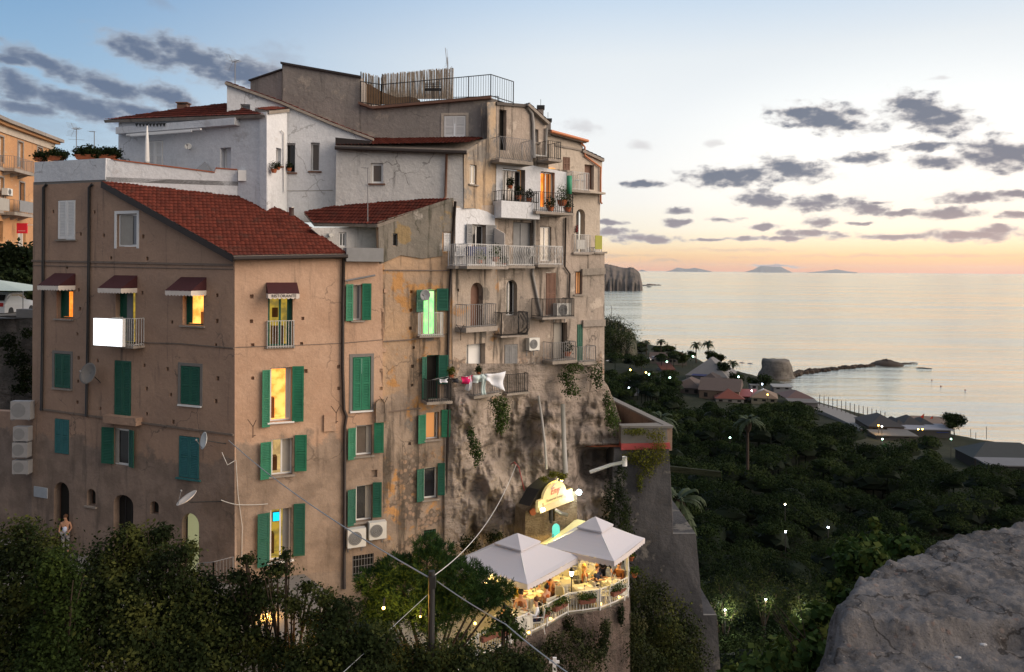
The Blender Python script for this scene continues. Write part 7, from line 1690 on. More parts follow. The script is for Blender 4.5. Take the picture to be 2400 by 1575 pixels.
for i, (x, y, c, s, lb) in enumerate(((2215, 1296, (.34, .42, .46), .012, 'pale blue white scrap lying on the stone parapet'), (2305, 1511, (.34, .34, .35), .009, 'small white stone lower right on the parapet'), (2245, 1541, (.34, .33, .33), .008, 'small white stone near the bottom of the parapet'), (2128, 1359, (.34, .20, .12), .009, 'reddish pebble in the middle of the parapet'), (2376, 1334, (.5, .45, .42), .010, 'pale pebble near the right edge of the parapet'))):
    p = atz(x, y, 44.9); m_ = MB(); m_.sphere(p + V((0, 0, .0)), s, 5, (1.3, .8, .5)); o = m_.build('pebble', cm('pebble_%d' % i, c)); tag(o, lb, 'stone', 'stones on the parapet')
M['fgleaf'] = attmat('rounded_green_leaves', [(.010, .024, .007), (.028, .055, .012), (.08, .095, .02)], trans=.25)
def px_blobs(L): return [(lambda c, d: (c.x, c.y, c.z, rx * d / F, rx * d / F, ry * d / F))(at(x, y, d), d) for x, y, rx, ry, d in L]
plant('caper_bush', 'leafy green bush growing over the edge of the stone parapet', 'plant', px_blobs([(2010, 1300, 48, 36, 3.6), (2060, 1270, 34, 20, 3.8), (2110, 1280, 40, 22, 3.7), (1995, 1320, 36, 34, 3.5), (2140, 1290, 22, 12, 3.6), (2050, 1230, 12, 14, 3.8), (2115, 1240, 8, 14, 3.7), (2045, 1320, 40, 36, 3.4), (1970, 1290, 12, 12, 3.6)]), 2600, .015, 'fgleaf', seed=31, shell=.2, asp=.9)
plant('caper_bush', 'small bright leafy tuft at the left edge of the stone parapet', 'plant', px_blobs([(1965, 1395, 22, 24, 3.1), (1955, 1375, 12, 14, 3.1), (1985, 1405, 16, 20, 3.0)]), 260, .018, 'fgleaf', seed=32, shell=.2, asp=.9)
plant('leafy_bush', 'dark leafy bush in the bottom corner below the stone parapet', 'plant', px_blobs([(1900, 1490, 50, 46, 4.2), (1850, 1540, 60, 36, 4.4), (1800, 1575, 60, 30, 4.6), (1930, 1440, 30, 26, 4.1), (1890, 1560, 60, 40, 4.), (1740, 1590, 50, 20, 4.8), (1920, 1540, 40, 50, 3.9)]), 3000, .022, 'fgleaf', seed=33, shell=.2, asp=.85)
m_ = MB(); g = random.Random(4)
for _ in range(9): p = at(1905 + g.uniform(-40, 40), 1590, 4.); q = at(1880 + g.uniform(-80, 60), g.uniform(1400, 1480), 4.1); m_.tube([p, p.lerp(q, .5) + V((.02, 0, .02)), q], .004, 4, r2=.002)
t = thing('dry_stems', 'bare dry stems rising from the dark leafy bush in the corner', 'plant', at(1900, 1575, 4.)); m_.build('stems', M['bark'], t)
# ---- foreground trees at the bottom left ----
def fgtree(label, L, n, size, mat, seed, basez=27., name='tree', **k):
    bl = px_blobs(L); c = bl[0]; return tree(label, (c[0] + .3, c[1] + .2, basez), bl, n, size, mat, seed=seed, tr=.17, name=name, **k)
fgtree('dark leafy tree at the far bottom left corner', [(60, 1370, 120, 90, 17), (20, 1290, 60, 60, 17.5), (90, 1290, 55, 50, 17), (30, 1470, 110, 90, 16.5), (130, 1430, 80, 80, 16.5), (60, 1560, 120, 70, 16), (60, 1240, 30, 26, 17.5)], 26000, .042, 'leafm', 51, 26)
fgtree('dark dense tree in front of the arched doorways', [(300, 1400, 100, 80, 16), (260, 1310, 60, 50, 16.5), (340, 1290, 60, 46, 16.5), (400, 1340, 60, 60, 16), (230, 1380, 70, 70, 16), (340, 1490, 110, 80, 15.5), (200, 1500, 90, 80, 15.5), (300, 1255, 34, 24, 16.5), (380, 1250, 26, 22, 16.5), (440, 1290, 26, 24, 16)], 30000, .038, 'leafm', 52, 26)
fgtree('brighter green round topped tree left of the arched doorways', [(130, 1330, 40, 45, 14.8), (160, 1360, 30, 40, 14.8), (110, 1380, 34, 40, 14.8), (150, 1420, 40, 40, 14.8), (130, 1490, 60, 60, 14.8), (120, 1570, 80, 60, 14.6)], 14000, .035, 'leafb', 58, 26)
fgtree('olive green tree below the corner of the pink house', [(500, 1470, 90, 70, 16), (430, 1430, 60, 60, 16), (560, 1420, 60, 44, 16.2), (470, 1380, 50, 40, 16.3), (480, 1550, 110, 60, 15.5), (400, 1530, 80, 60, 15.5)], 26000, .038, 'leafm', 53, 26)
fgtree('thin leaved tree reaching up before the lit ground floor windows', [(650, 1530, 70, 36, 15.6), (600, 1500, 36, 50, 15.7), (600, 1370, 40, 18, 16), (650, 1335, 40, 20, 16), (560, 1350, 36, 16, 16), (690, 1420, 36, 24, 15.8), (620, 1400, 60, 20, 16), (740, 1450, 40, 24, 15.8), (580, 1310, 22, 14, 16), (670, 1300, 14, 16, 16), (720, 1375, 26, 14, 16)], 9500, .036, 'leafm', 54, 26, shell=.15)
fgtree('leafy tree at the bottom between the pink house and the pine', [(780, 1500, 70, 60, 15), (840, 1560, 80, 50, 14.8), (720, 1560, 70, 40, 14.8), (800, 1430, 40, 26, 15.2), (880, 1500, 50, 40, 15), (760, 1400, 26, 20, 15.4)], 15000, .036, 'leafm', 55, 26)
fgtree('leafy tree at the bottom centre in front of the terrace wall', [(1090, 1560, 60, 40, 17), (1010, 1550, 60, 50, 17), (940, 1560, 60, 40, 17), (1170, 1560, 60, 40, 18), (1230, 1570, 50, 24, 18)], 13000, .04, 'leafm', 56, 25)
fgtree('bright leafy branch in front of the left end of the terrace railing', [(1180, 1460, 40, 26, 24), (1210, 1480, 26, 24, 24), (1085, 1500, 36, 26, 24), (1070, 1540, 50, 36, 24), (1190, 1440, 20, 16, 24)], 1700, .06, 'leafb', 57, 25, shell=.2)
# pine
PB = [(1010, 1330, 60, 50, 20), (1000, 1280, 36, 26, 20), (930, 1330, 50, 30, 20), (880, 1360, 50, 34, 20), (950, 1390, 80, 50, 20), (1080, 1350, 56, 40, 20), (1130, 1370, 44, 36, 20), (1180, 1385, 30, 26, 20), (1080, 1405, 60, 40, 20), (1010, 1430, 70, 50, 20), (900, 1430, 60, 40, 20), (1140, 1400, 40, 24, 20), (1040, 1290, 26, 22, 20)]
bl = px_blobs(PB); t = thing('pine_tree', 'dense dark pine in front of the left parasol and the pole', 'pine tree', (bl[0][0], bl[0][1] + .3, 25.5))
gp = np.random.default_rng(77); Bn = np.array(bl); n = 5200; idx = gp.choice(len(Bn), n, p=(Bn[:, 3] ** 2) / (Bn[:, 3] ** 2).sum())
d = gp.normal(size=(n, 3)); d /= np.linalg.norm(d, axis=1)[:, None]; c = Bn[idx, :3] + d * Bn[idx, 3:] * (.45 + .55 * gp.random((n, 1)))
k = 11; dirs = d[:, None, :] * .7 + gp.normal(size=(n, k, 3)) * .55; dirs[:, :, 2] += .35; dirs /= np.linalg.norm(dirs, axis=2)[:, :, None]
ln = .12 * (.7 + .6 * gp.random((n, k, 1))); c0 = np.repeat(c[:, None, :], k, 1); sd = np.cross(dirs, gp.normal(size=(n, k, 3))); sd /= np.linalg.norm(sd, axis=2)[:, :, None]; wd = .0075
qd = np.stack([c0 - sd * wd, c0 + sd * wd, c0 + dirs * ln + sd * wd * .5, c0 + dirs * ln - sd * wd * .5], 2).reshape(-1, 3)
quadmesh('crown', M['pine'], t, qd, np.repeat(gp.random(n), k))
m_ = MB(); b0_ = V((bl[0][0], bl[0][1] + .3, 25.5)); m_.tube([b0_, b0_ + V((.1, 0, 4)), V(bl[0][:3])], .16, 8, r2=.06)
for q in bl[1:]: s_ = b0_.lerp(V(bl[0][:3]), .75); m_.tube([s_, V(q[:3])], .05, 5, r2=.015)
m_.build('trunk', M['bark'], t)
# warm lights below the trees
for (x, y, d, W, lb, r) in ((899, 1425, 18.5, 110, 'warm orange lamp glowing through the pine branches', .035), (765, 1523, 15.6, 40, 'warm orange lamp low at the bottom behind leaves', .035), (625, 1440, 28.9, 90, 'warm lamp near the bottom lighting the leaves orange', .03), (985, 1445, 19., 25, 'small warm lamp right of the pole behind the pine', .02)):
    lamp('garden_lamp', lb, at(x, y, d), r, (1., .55, .12), 22, W, lightcol=(1, .48, .08), off=(0, .1, 0))
# pole and cables
pt = at(1012, 1338, 17.); PO_ = thing('utility_pole', 'dark wooden utility pole rising in front of the pine', 'pole', (pt.x, pt.y, 33)); m_ = MB(); m_.tube([(pt.x, pt.y, 30.), pt], .07, 10); m_.build('pole', M['dark'], PO_)
m_ = MB(); m_.box(pt.x - .04, pt.x + .09, pt.y - .1, pt.y + .06, pt.z - .35, pt.z - .1); m_.build('cable_clamp', M['dark'], PO_)
def cable(label, pts, r=.01, mat='giron', sag=.0, n=24):
    P = [V(p) for p in pts]; out = []
    for a, b in zip(P, P[1:]):
        for i in range(n): f = i / n; q = a.lerp(b, f); q.z -= sag * 4 * f * (1 - f); out.append(q)
    out.append(P[-1]); t = thing('cable', label, 'cable', P[0]); MB().tube(out, r, 6).build('wire', M[mat], t); return t
M['cablec'] = plain('pale_cable', (.30, .32, .34), .6)
c_a = PA.hit(536, 1032, .25); 
cable('thick pale cable sloping from the house corner down to the utility pole', [c_a, at(1003, 1352, 17)], .017, 'cablec', .25)
m_ = MB()
cable('thick pale cable running from the utility pole down to the bottom right', [at(1024, 1362, 17), at(1185, 1463, 14.6), at(1350, 1590, 12.4)], .012, 'cablec', .03)
cable('thin white cable from the rock face down to the utility pole', [at(1210, 1088, 35), at(1020, 1347, 17)], .010, 'pvc', .6)
cable('thin pale cable from the utility pole down to the bottom edge', [at(1002, 1394, 17), at(800, 1580, 14)], .006, 'cablec', .0)
t = thing('cable_bracket', 'small iron cross with cables near the bottom of the picture', 'bracket', at(1300, 1555, 20)); m_ = MB(); c = at(1300, 1552, 20); m_.box(c.x - .05, c.x + .05, c.y - .03, c.y + .03, c.z - .25, c.z + .12); m_.box(c.x - .14, c.x + .12, c.y - .02, c.y + .02, c.z - .02, c.z + .04); m_.build('bracket', M['wpaint'], t)
# ---- left edge: hedge, tent, rock wall ----
clump('hedge', 'black green hedge between the orange palazzo and the pink house', [(-30, 620, 60, 44, 56), (20, 600, 40, 30, 56), (60, 620, 40, 36, 56), (40, 660, 60, 30, 55), (-10, 680, 60, 40, 54), (70, 590, 20, 14, 57), (30, 590, 20, 12, 57), (60, 700, 30, 30, 54)], 9000, .16, 'leafd', seed=71, cat='hedge')
t = thing('market_tent', 'pale green tent canopy over the parking at the left edge', 'tent', at(0, 690, 46)); a, b_, c_ = at(-70, 680, 45), at(54, 682, 45), at(-10, 655, 47)
m_ = MB(); bk = V((0, 4, 0)); m_.add([tuple(a), tuple(b_), tuple(b_ + bk), tuple(a + bk), tuple(c_)], [(0, 1, 4), (1, 2, 4), (2, 3, 4), (3, 0, 4)]); m_.build('canopy', plain('pale_tent_cloth', (.50, .56, .50), .8), t)
m_ = MB(); m_.tube([b_, (b_.x, b_.y, 43)], .03, 5); m_.build('pole', M['giron'], t)
PRK = Pl(-100, 44, 84, 42); t = thing('rock_retaining_wall', 'old dark rock wall with a concrete top beside the pink house', 'wall', at(40, 960, 42))
fk = Fac(t, PRK); fk.wall([(-100, 1440), (-100, 742), (84, 740), (84, 1440)], rockmat('dark_rock_wall', (.20, .17, .15), (.11, .10, .09), (.03, .03, .025), sc_=.9, bs=1.), th=2.)
a0, a1, z0_, z1_ = fk.rect(38, 725, 84, 745, .06); MB(PRK.w).box(a0, a1, -.4, .06, z0_, z1_).build('coping', M['concrete'], t)
struct('parking', MB().add([(-70, 43.6, at(20, 741, 44).z), (-20, 42, at(20, 741, 44).z), (-20, 75, at(20, 741, 44).z + .3), (-70, 75, at(20, 741, 44).z + .3)], [(0, 1, 2, 3)]), M['concrete'])
clump('creeper', 'dark scrub hanging down the rock wall at the left edge', [(40, 840, 30, 20, 41.5), (60, 880, 26, 24, 41.4), (20, 800, 24, 20, 41.6), (50, 910, 24, 14, 41.4), (62, 780, 16, 12, 41.6)], 2200, .07, 'leafd', seed=72)
def acw(x0, y0, x1, y1, d, label):
    a, b_ = at(x0, y1, d), at(x1, y0, d); t = thing('air_conditioner', label, 'air conditioner', a, 'air conditioner units on the facades'); MB().box(a.x, b_.x, a.y, a.y + .35, a.z, b_.z).build('casing', M['acg'], t)
    cx_, cz_, R = (a.x * .6 + b_.x * .4), (a.z + b_.z) / 2, (b_.z - a.z) * .4; m_ = MB(); m_.add([(cx_ + R * math.cos(2 * PI * i / 20), a.y - .008, cz_ + R * math.sin(2 * PI * i / 20)) for i in range(20)], [tuple(range(20))]); m_.build('fan', M['greysh'], t)
    m_ = MB(); 
    for q in (a.x + .08, b_.x - .08): m_.box(q - .02, q + .02, a.y, a.y + .9, a.z - .05, a.z)
    m_.build('bracket', M['giron'], t)
acw(24, 941, 71, 983, 36, 'large white air conditioner, topmost of the stack at the left edge'); acw(30, 1001, 66, 1034, 36, 'white air conditioner second from the top of the stack at the left edge'); acw(28, 1038, 64, 1072, 36, 'white air conditioner third from the top of the stack at the left edge'); acw(28, 1080, 66, 1111, 36, 'white air conditioner at the bottom of the stack at the left edge')
t = thing('wall_plaque', 'pale blue rectangular plaque on the dark wall left of the doorway', 'sign', at(94, 1154, 35.8)); fl2 = Fac(t, PA); a0, a1, z0_, z1_ = fl2.rect(79, 1142, 110, 1166, .04); MB(PA.w).box(a0, a1, .0, .04, z0_, z1_).build('plate', plain('pale_blue_plate', (.33, .37, .42), .6), t)
# ================= SMALL THINGS ON THE BUILDINGS =================
ff.ac(815, 1240, 858, 1283, 'white air conditioner touching the long dark downpipe', fan=1); ff.ac(866, 1224, 906, 1264, 'white air conditioner to the right of the one by the downpipe')
fc.ac(1241, 792, 1265, 821, 'white air conditioner with a dark grille on the bare cliff house wall'); fc.ac(1306, 711, 1339, 742, 'white air conditioner standing in the dark iron balcony', n=.3)
ff.ac(585 if False else 588, 1395, 614, 1440, 'white boxed unit behind leaves at the foot of the pink house')
def dish(pl, x, y, rpx, label, dirv, n=.7, mat='acw', arm=None, asp=1.):
    c = pl.hit(x, y, n); d = V(dirv).normalized(); r = rpx * c.y / F; t = thing('satellite_dish', label, 'satellite dish', c, 'satellite dishes')
    u = d.cross(V((0, 0, 1))).normalized(); v = u.cross(d); m_ = MB(); vs = []; N_ = 22
    for j in range(6):
        q = j / 5; vs += [tuple(c + u * r * asp * q * math.cos(2 * PI * i / N_) + v * r * q * math.sin(2 * PI * i / N_) + d * (.28 * r * q * q)) for i in range(N_)]
    m_.add(vs, [(j * N_ + i, j * N_ + (i + 1) % N_, (j + 1) * N_ + (i + 1) % N_, (j + 1) * N_ + i) for j in range(5) for i in range(N_)]); o = m_.build('reflector', M[mat], t, True); md = o.modifiers.new('s', 'SOLIDIFY'); md.thickness = .012
    m_ = MB(); f = c + d * r * 1.1; m_.tube([c - v * r * .9 + d * .2 * r, f], .012, 5); m_.sphere(f, .05, 6); m_.build('feed_arm', M['giron'], t)
    m_ = MB(); w_ = pl.hit(*(arm or (x + 10, y + 20)), 0.); m_.tube([c - d * .03, c - d * .12, w_], .022, 6); m_.build('wall_arm', M['dark'], t)
dish(PA, 482, 1033, 20, 'white satellite dish on a bracket at the corner of the pink house', (-.75, -.62, .2), .8, arm=(530, 1040)); dish(PA, 211, 876, 25, 'large grey satellite dish beside the second downpipe', (-.35, -.85, .3), .5, 'concrete', arm=(236, 897))
dish(PA, 441, 1172, 26, 'rust streaked dish seen edge on above the arched gateway', (-.5, -.3, .9), .9, 'canvas', arm=(520, 1175), asp=.8); dish(PF, 998, 692, 13, 'small white dish with a dark rim in front of the green lit window', (-.3, -.9, .1), .4, arm=(990, 700)); dish(PW1, 441, 344, 8, 'small white disc on the white terrace wall', (.1, -.9, .4), .3, arm=(445, 350))
def antenna(x, yb, yt, d, label, kind=0, pl=None):
    b = at(x, yb, d); tp = at(x, yt, d); t = thing('antenna', label, 'antenna', b, 'television antennas'); s = d / F
    MB().tube([b, tp], .022, 5).build('mast', M['giron'], t); m_ = MB()
    if kind == 0:
        u = V((.85, -.5, .12)).normalized(); w_ = V((.5, .85, 0)); a = tp - u * 9 * s; e = tp + u * 14 * s; m_.tube([a, e], .012, 4)
        for i in range(7): q = a.lerp(e, .1 + i / 8); m_.tube([q - w_ * .22, q + w_ * .22], .006, 4)
        for sx in (-1, 1):
            for i in range(5): f = i / 4; m_.tube([a + V((-.05 - f * .12, 0, sx * (.08 + f * .28))) - w_ * .3, a + V((-.05 - f * .12, 0, sx * (.08 + f * .28))) + w_ * .3], .006, 4)
            m_.tube([a, a + V((-.18, 0, sx * .4))], .008, 4)
        q = b.lerp(tp, .5); m_.tube([q - V((.4, .1, 0)), q + V((.4, .1, 0))], .008, 4)
    if kind == 1:
        for i in range(9): q = tp + V((-.02 * i, 0, -.08 * i)); m_.tube([q + V((-.03, -.12, 0)), q + V((.03, .12, .02))], .006, 4)
        m_.tube([tp + V((-.12, 0, .5)), tp + V((.02, 0, -.75))], .016, 4); m_.tube([tp + V((-.04, 0, .45)), tp + V((.08, 0, -.7))], .008, 4); q = tp + V((0, 0, -.9)); m_.tube([q, q + V((.2, 0, .25))], .01, 4); m_.tube([q + V((0, 0, -.2)), q + V((.22, .1, .5))], .008, 4)
    if kind == 2:
        m_.tube([tp + V((-.3, 0, 0)), tp + V((.05, 0, -.02))], .012, 4)
        for i in range(4): q = tp + V((-.28 + i * .1, 0, 0)); m_.tube([q - V((0, .2, 0)), q + V((0, .2, 0))], .006, 4)
    m_.build('elements', M['giron'], t)
antenna(551, 262, 144, 37.2, 'tall antenna with a grid reflector on the white house roof', 0); antenna(1049, 240, 135, 40, 'slim leaning antenna at the end of the reed fence', 1); antenna(862, 536, 393, 34.6, 'thin antenna mast in front of the old whitewashed house', 2)
antenna(179, 352, 302, 44, 'left antenna above the dark flower boxes', 0); antenna(221, 348, 308, 44, 'right antenna above the dark flower boxes', 2)
def pot(c, r, h, label, n=300, size=.05, mat='leafd', fl=None, seed=1, cat='plant pot', spread=1.6, tall=1.2):
    t = thing('potted_plant', label, cat, c); MB().lathe([(r * .7, 0), (r, h * .9), (r * 1.08, h)], c, 10).build('pot', M['terracotta'], t)
    leafmesh('foliage', M[mat], t, [(c[0], c[1], c[2] + h + r * tall * .6, r * spread, r * spread, r * tall)], n, size, seed=seed)
    return t
def box_plants(x0, x1, yt, yb, d, label, n, seed):
    a, b = at(x0, yb, d), at(x1, yb, d); s = d / F; h = (yb - yt) * s; t = thing('flower_tub', label, 'planter', a, 'tubs of dark flowers on the parapet')
    m_ = MB(); m_.hexa([(a.x + .1, a.y - .15, a.z), (b.x - .1, b.y - .15, a.z), (b.x - .1, b.y + .15, a.z), (a.x + .1, a.y + .15, a.z), (a.x, a.y - .2, a.z + h * .4), (b.x, b.y - .2, a.z + h * .4), (b.x, b.y + .2, a.z + h * .4), (a.x, a.y + .2, a.z + h * .4)]); m_.build('tub', M['terracotta'], t)
    w_ = b.x - a.x; leafmesh('foliage', M['leafd'], t, [(a.x + w_ * f, a.y, a.z + h * g, w_ * .3, .28, h * .45) for f, g in ((.15, .55), (.45, .75), (.75, .65), (.95, .5))], n, .05, seed=seed)
box_plants(84, 106, 357, 378, 36.6, 'dark flowered tub farthest left on the white parapet', 900, 81); box_plants(112, 150, 352, 376, 36.4, 'dark flowered tub second on the white parapet', 1500, 82); box_plants(178, 230, 346, 374, 36.0, 'widest dark flowered tub in the middle of the white parapet', 2200, 83); box_plants(232, 276, 348, 373, 36.0, 'dark flowered tub at the corner of the white parapet', 1800, 84)
c = at(344, 398, 36.3); t = thing('folded_parasol', 'closed white parasol standing on the terrace of the white house', 'parasol', (c.x, c.y, c.z - .5)); h = 2.05; MB().tube([(c.x, c.y, c.z - .5), (c.x, c.y, c.z + h + .02)], .025, 6).build('pole', M['giron'], t)
MB().lathe([(.11, .32), (.12, .4), (.09, 1.2), (.03, 2.02), (.01, 2.06)], c, 12, wob=lambda a, i: 1 + .12 * math.sin(a * 6)).build('folded_cloth', M['wpaint'], t, True)
c = at(480, 402, 36.6); t = thing('glass_skylight', 'small glass pyramid skylight on the terrace behind the parapet', 'skylight', c); m_ = MB(); s = .34; m_.add([(c.x - s, c.y - s, c.z), (c.x + s, c.y - s, c.z), (c.x + s, c.y + s, c.z), (c.x - s, c.y + s, c.z), (c.x, c.y, c.z + .48)], [(0, 1, 4), (1, 2, 4), (2, 3, 4), (3, 0, 4)]); m_.build('panes', M['glassg'], t)
for i, x in enumerate((288, 297)):
    c = at(x, 378, 36.5); t = thing('garden_chair', ('round backed dark chair left of its pair behind the red coping', 'round backed dark chair right of its pair behind the red coping')[i], 'chair', (c.x, c.y, c.z - .8)); m_ = MB()
    m_.tube([(c.x - .15, c.y, c.z - .8), (c.x - .15, c.y, c.z - .02), (c.x - .1, c.y, c.z + .1), (c.x + .1, c.y, c.z + .1), (c.x + .15, c.y, c.z - .02), (c.x + .15, c.y, c.z - .8)], .018, 5); m_.build('frame', M['dark'], t); MB().box(c.x - .17, c.x + .17, c.y - .35, c.y, c.z - .4, c.z - .36).build('seat', M['dark'], t); 
a0, a1, z0_, z1_ = Fac(None, PAR).rect(558, 399, 577, 424, .25)
t = thing('meter_box', 'white meter box on the end of the terrace parapet', 'box', PAR.w(a0, .2, z0_)); MB(PAR.w).box(a0, a1, 0, .28, z0_, z1_).build('box', M['wpaint'], t)
# flower pots on sills of the white house
for (x, y, pl, n_, r_, lb, sd) in ((652, 398, PW2, .15, .10, 'terracotta pot with a small plant on the side window sill', 91), (642, 405, PW2, .22, .14, 'terracotta pot hanging below the side window', 92), (678, 401, PW3, .15, .12, 'dark planted pot on the left gable window sill', 93)):
    c = pl.hit(x, y, n_); pot((c.x, c.y, c.z), r_, r_ * 1.2, lb, 260, .03, 'leafd', seed=sd, spread=1.3, tall=1.5)
t = thing('steel_chimney', 'short shiny steel chimney cylinder on the edge of the red roof', 'chimney', at(683, 500, 34.6)); c = at(683, 500, 34.6); MB().lathe([(.11, -.1), (.11, .24), (.13, .24), (.13, .28), (.02, .30)], c, 12).build('flue', M['alu'], t, True)
# brackets with forked sticks
for (x, y, n_, lb) in ((788, 968, .3, 'forked iron bracket left of the long downpipe'), (901, 945, .3, 'forked iron bracket on the round plaster hood'), (593, 1000, .3, 'forked iron bracket below the pink edge left of the open shutter'), (1080, 775, .3, 'thin forked bracket below the arched balcony door')):
    c = PF.hit(x, y, n_); t = thing('clothes_line_bracket', lb, 'bracket', c, 'forked clothes line brackets'); m_ = MB(); m_.tube([c - V((.0, 0, .45)), c], .016, 5); m_.tube([c, c + V((-.22, 0, .3))], .014, 5); m_.tube([c, c + V((.16, -.1, .3))], .014, 5); m_.tube([c - V((0, 0, .4)), c - V((0, -.35, .42))], .014, 5); m_.build('iron', M['bark'], t)
# rounded plaster hood
a, z = PF.sz(893, 948); m_ = MB(PF.w); pts = [(a - .28, z - .75), (a + .28, z - .75)] + [(a + .28 * math.cos(q), z + .05 + .22 * math.sin(q)) for q in [PI * i / 8 for i in range(9)]]
extrude_back(m_, [(x, .22, y) for x, y in pts], [(x, -.02, y) for x, y in pts]); m_.build('plaster_hood', M['mid'], A)
a, z = PF.sz(774, 985); m_ = MB(PF.w); m_.box(a - .28, a + .24, -.02, .10, z - .45, z + .25); m_.build('plaster_box', M['pink'], A)
# wires on the facade
cable('white cable hanging in a loop down the front edge of the pink house', [PA.hit(520, 1060, .4), PA.hit(533, 1090, .3), PF.hit(553, 1078, .05), PF.hit(558, 1160, .05), PF.hit(568, 1235, .05), PF.hit(566, 1330, .05)], .012, 'pvc', .0, 3)
cable('pale cable stretched across the corner of the pink house', [PA.hit(518, 1172, .3), PF.hit(556, 1183, .1), PF.hit(628, 1181, .1)], .014, 'pvc', .02, 4)
# laundry line in front of the middle houses
LN = thing('clothes_line', 'long clothes line with laundry stretched in front of the two low balconies', 'clothes line', PF.hit(1013, 889, 1.2))
L0, L1 = PF.hit(1013, 890, 1.25), PD.hit(1184, 870, 1.3); MB().tube([L0, L1], .008, 4).build('line', M['dark'], LN)
MB().tube([PF.hit(1013, 890, 1.25), PF.hit(1060, 880, .1)], .012, 4).build('rod', M['giron'], LN); MB().tube([L1, PD.hit(1170, 860, .05)], .012, 4).build('rod', M['giron'], LN)
def laundry(label, f0, f1, drop, c, slant=0., seed=1, name='garment', puff=.12):
    a, b = L0.lerp(L1, f0), L0.lerp(L1, f1); m_ = MB(); nx_, nz_ = 10, 9; vs = []; u = (b - a); nn = V((u.y, -u.x, 0)).normalized()
    for j in range(nz_):
        for i in range(nx_):
            f, g_ = i / (nx_ - 1), j / (nz_ - 1); dd = drop * (1 + slant * (f - .5)); p = a.lerp(b, .5 + (f - .5) * (1 - .12 * math.sin(PI * g_))) - V((0, 0, dd * g_ + .05 * math.sin(PI * f) * (1 if j == 0 else .5))) + nn * (puff * math.sin(f * 9 + seed) * g_ ** .6 + .05 * math.sin(g_ * 7 + seed)); vs.append(tuple(p))
    m_.add(vs, [(j * nx_ + i, j * nx_ + i + 1, (j + 1) * nx_ + i + 1, (j + 1) * nx_ + i) for j in range(nz_ - 1) for i in range(nx_ - 1)])
    t = thing(name, label, 'laundry', a, 'laundry on the line'); o = m_.build('cloth', c, t, True); md = o.modifiers.new('s', 'SOLIDIFY'); md.thickness = .01
magenta = cl('magenta_cloth', (.55, .015, .12)); pale = cl('pale_aqua_cloth', (.52, .62, .62)); dk = cl('dark_cloth', (.03, .03, .035))
laundry('small white cloth at the left end of the clothes line', .08, .20, .16, wht, seed=1); laundry('dark cloth beside the magenta garment on the line', .24, .36, .22, dk, seed=2); laundry('magenta garment hanging in the middle of the line', .38, .54, .34, magenta, seed=3); laundry('narrow white sock like cloth below the magenta garment', .45, .52, .66, wht, seed=4)
laundry('white cloth right of the magenta garment', .54, .70, .36, pale, seed=5); laundry('long narrow pale cloth hanging lowest from the line', .66, .72, .95, pale, seed=6, puff=.05); laundry('large white sheet at the right end of the line, drooping to a point', .70, 1.0, .62, wht, 1.1, seed=7, puff=.16)
# balcony contents
for (pl, x, y, n_, lb, mat, r_, sd) in ((PC, 1216, 462, .5, 'dark blue planter on the white box balcony', 'leafd', .16, 201), (PC, 1240, 468, .5, 'potted plant between the two upper balconies', 'leafd', .16, 202), (PC, 1318, 478, .8, 'tall bushy plant at the right end of the orange lit balcony', 'vine', .26, 203), (PC, 1290, 490, .9, 'low plant at the front of the orange lit balcony', 'leafd', .18, 204), (PC, 1330, 492, .9, 'trailing plant at the corner of the orange lit balcony', 'leafd', .2, 205), (PD, 1124, 612, .8, 'leafy plant at the left of the long white balcony', 'vine', .17, 206), (PD, 1160, 608, .8, 'taller leafy plant near the right of the long white balcony', 'vine', .2, 207), (PD, 1180, 618, .8, 'small plant at the right end of the long white balcony', 'vine', .12, 208), (PC, 1330, 830, .6, 'spiky plant on the lowest right balcony', 'leafd', .2, 209), (PF, 1058, 880, .7, 'yellow flowered pot on the dark balcony rail', 'ivy', .13, 210), (PD, 1122, 872, .4, 'small round plant on the recessed balcony', 'leafd', .1, 211), (PC, 1196, 437, .35, 'terracotta potted plant on the ledge under the upper window', 'leafd', .13, 212)):
    c = pl.hit(x, y, n_); pot((c.x, c.y, c.z - .1), r_, r_ * 1.1, lb, 420, .04, mat, seed=sd, spread=1.4, tall=1.9)
for (x, n_, lb) in ((1078, .55, 'white garden chair at the left end of the long white balcony'), (1117, .5, 'white garden chair in the middle of the long white balcony'), (1143, .5, 'white garden chair nearer the privacy screen of the long balcony')):
    c = PD.hit(x, 622, n_); t = thing('garden_chair', lb, 'chair', c, 'white chairs on the balcony'); m_ = MB()
    for dx in (-.2, .2):
        m_.tube([(c.x + dx, c.y - .2, c.z), (c.x + dx, c.y - .2, c.z + .6)], .016, 4); m_.tube([(c.x + dx, c.y + .2, c.z), (c.x + dx, c.y + .2, c.z + .85)], .016, 4)
    m_.build('frame', M['wpaint'], t); MB().box(c.x - .22, c.x + .22, c.y - .22, c.y + .2, c.z + .42, c.z + .45).build('seat', M['wpaint'], t)
    m_ = MB()
    for k in range(3): m_.box(c.x - .12 + k * .1, c.x - .08 + k * .1, c.y + .19, c.y + .21, c.z + .45, c.z + .85)
    m_.box(c.x - .2, c.x + .2, c.y + .185, c.y + .215, c.z + .80, c.z + .87); m_.build('backrest', M['wpaint'], t)
a0, a1, z0_, z1_ = fd.rect(1090, 578, 1132, 600, .35)
t = thing('covered_table', 'table covered with a dark blue cloth on the long white balcony', 'table', PD.w(a0, .35, z0_)); MB(PD.w).box(a0, a1, .25, .6, z0_, z1_).build('cloth', cl('blue_cloth', (.02, .03, .12)), t)
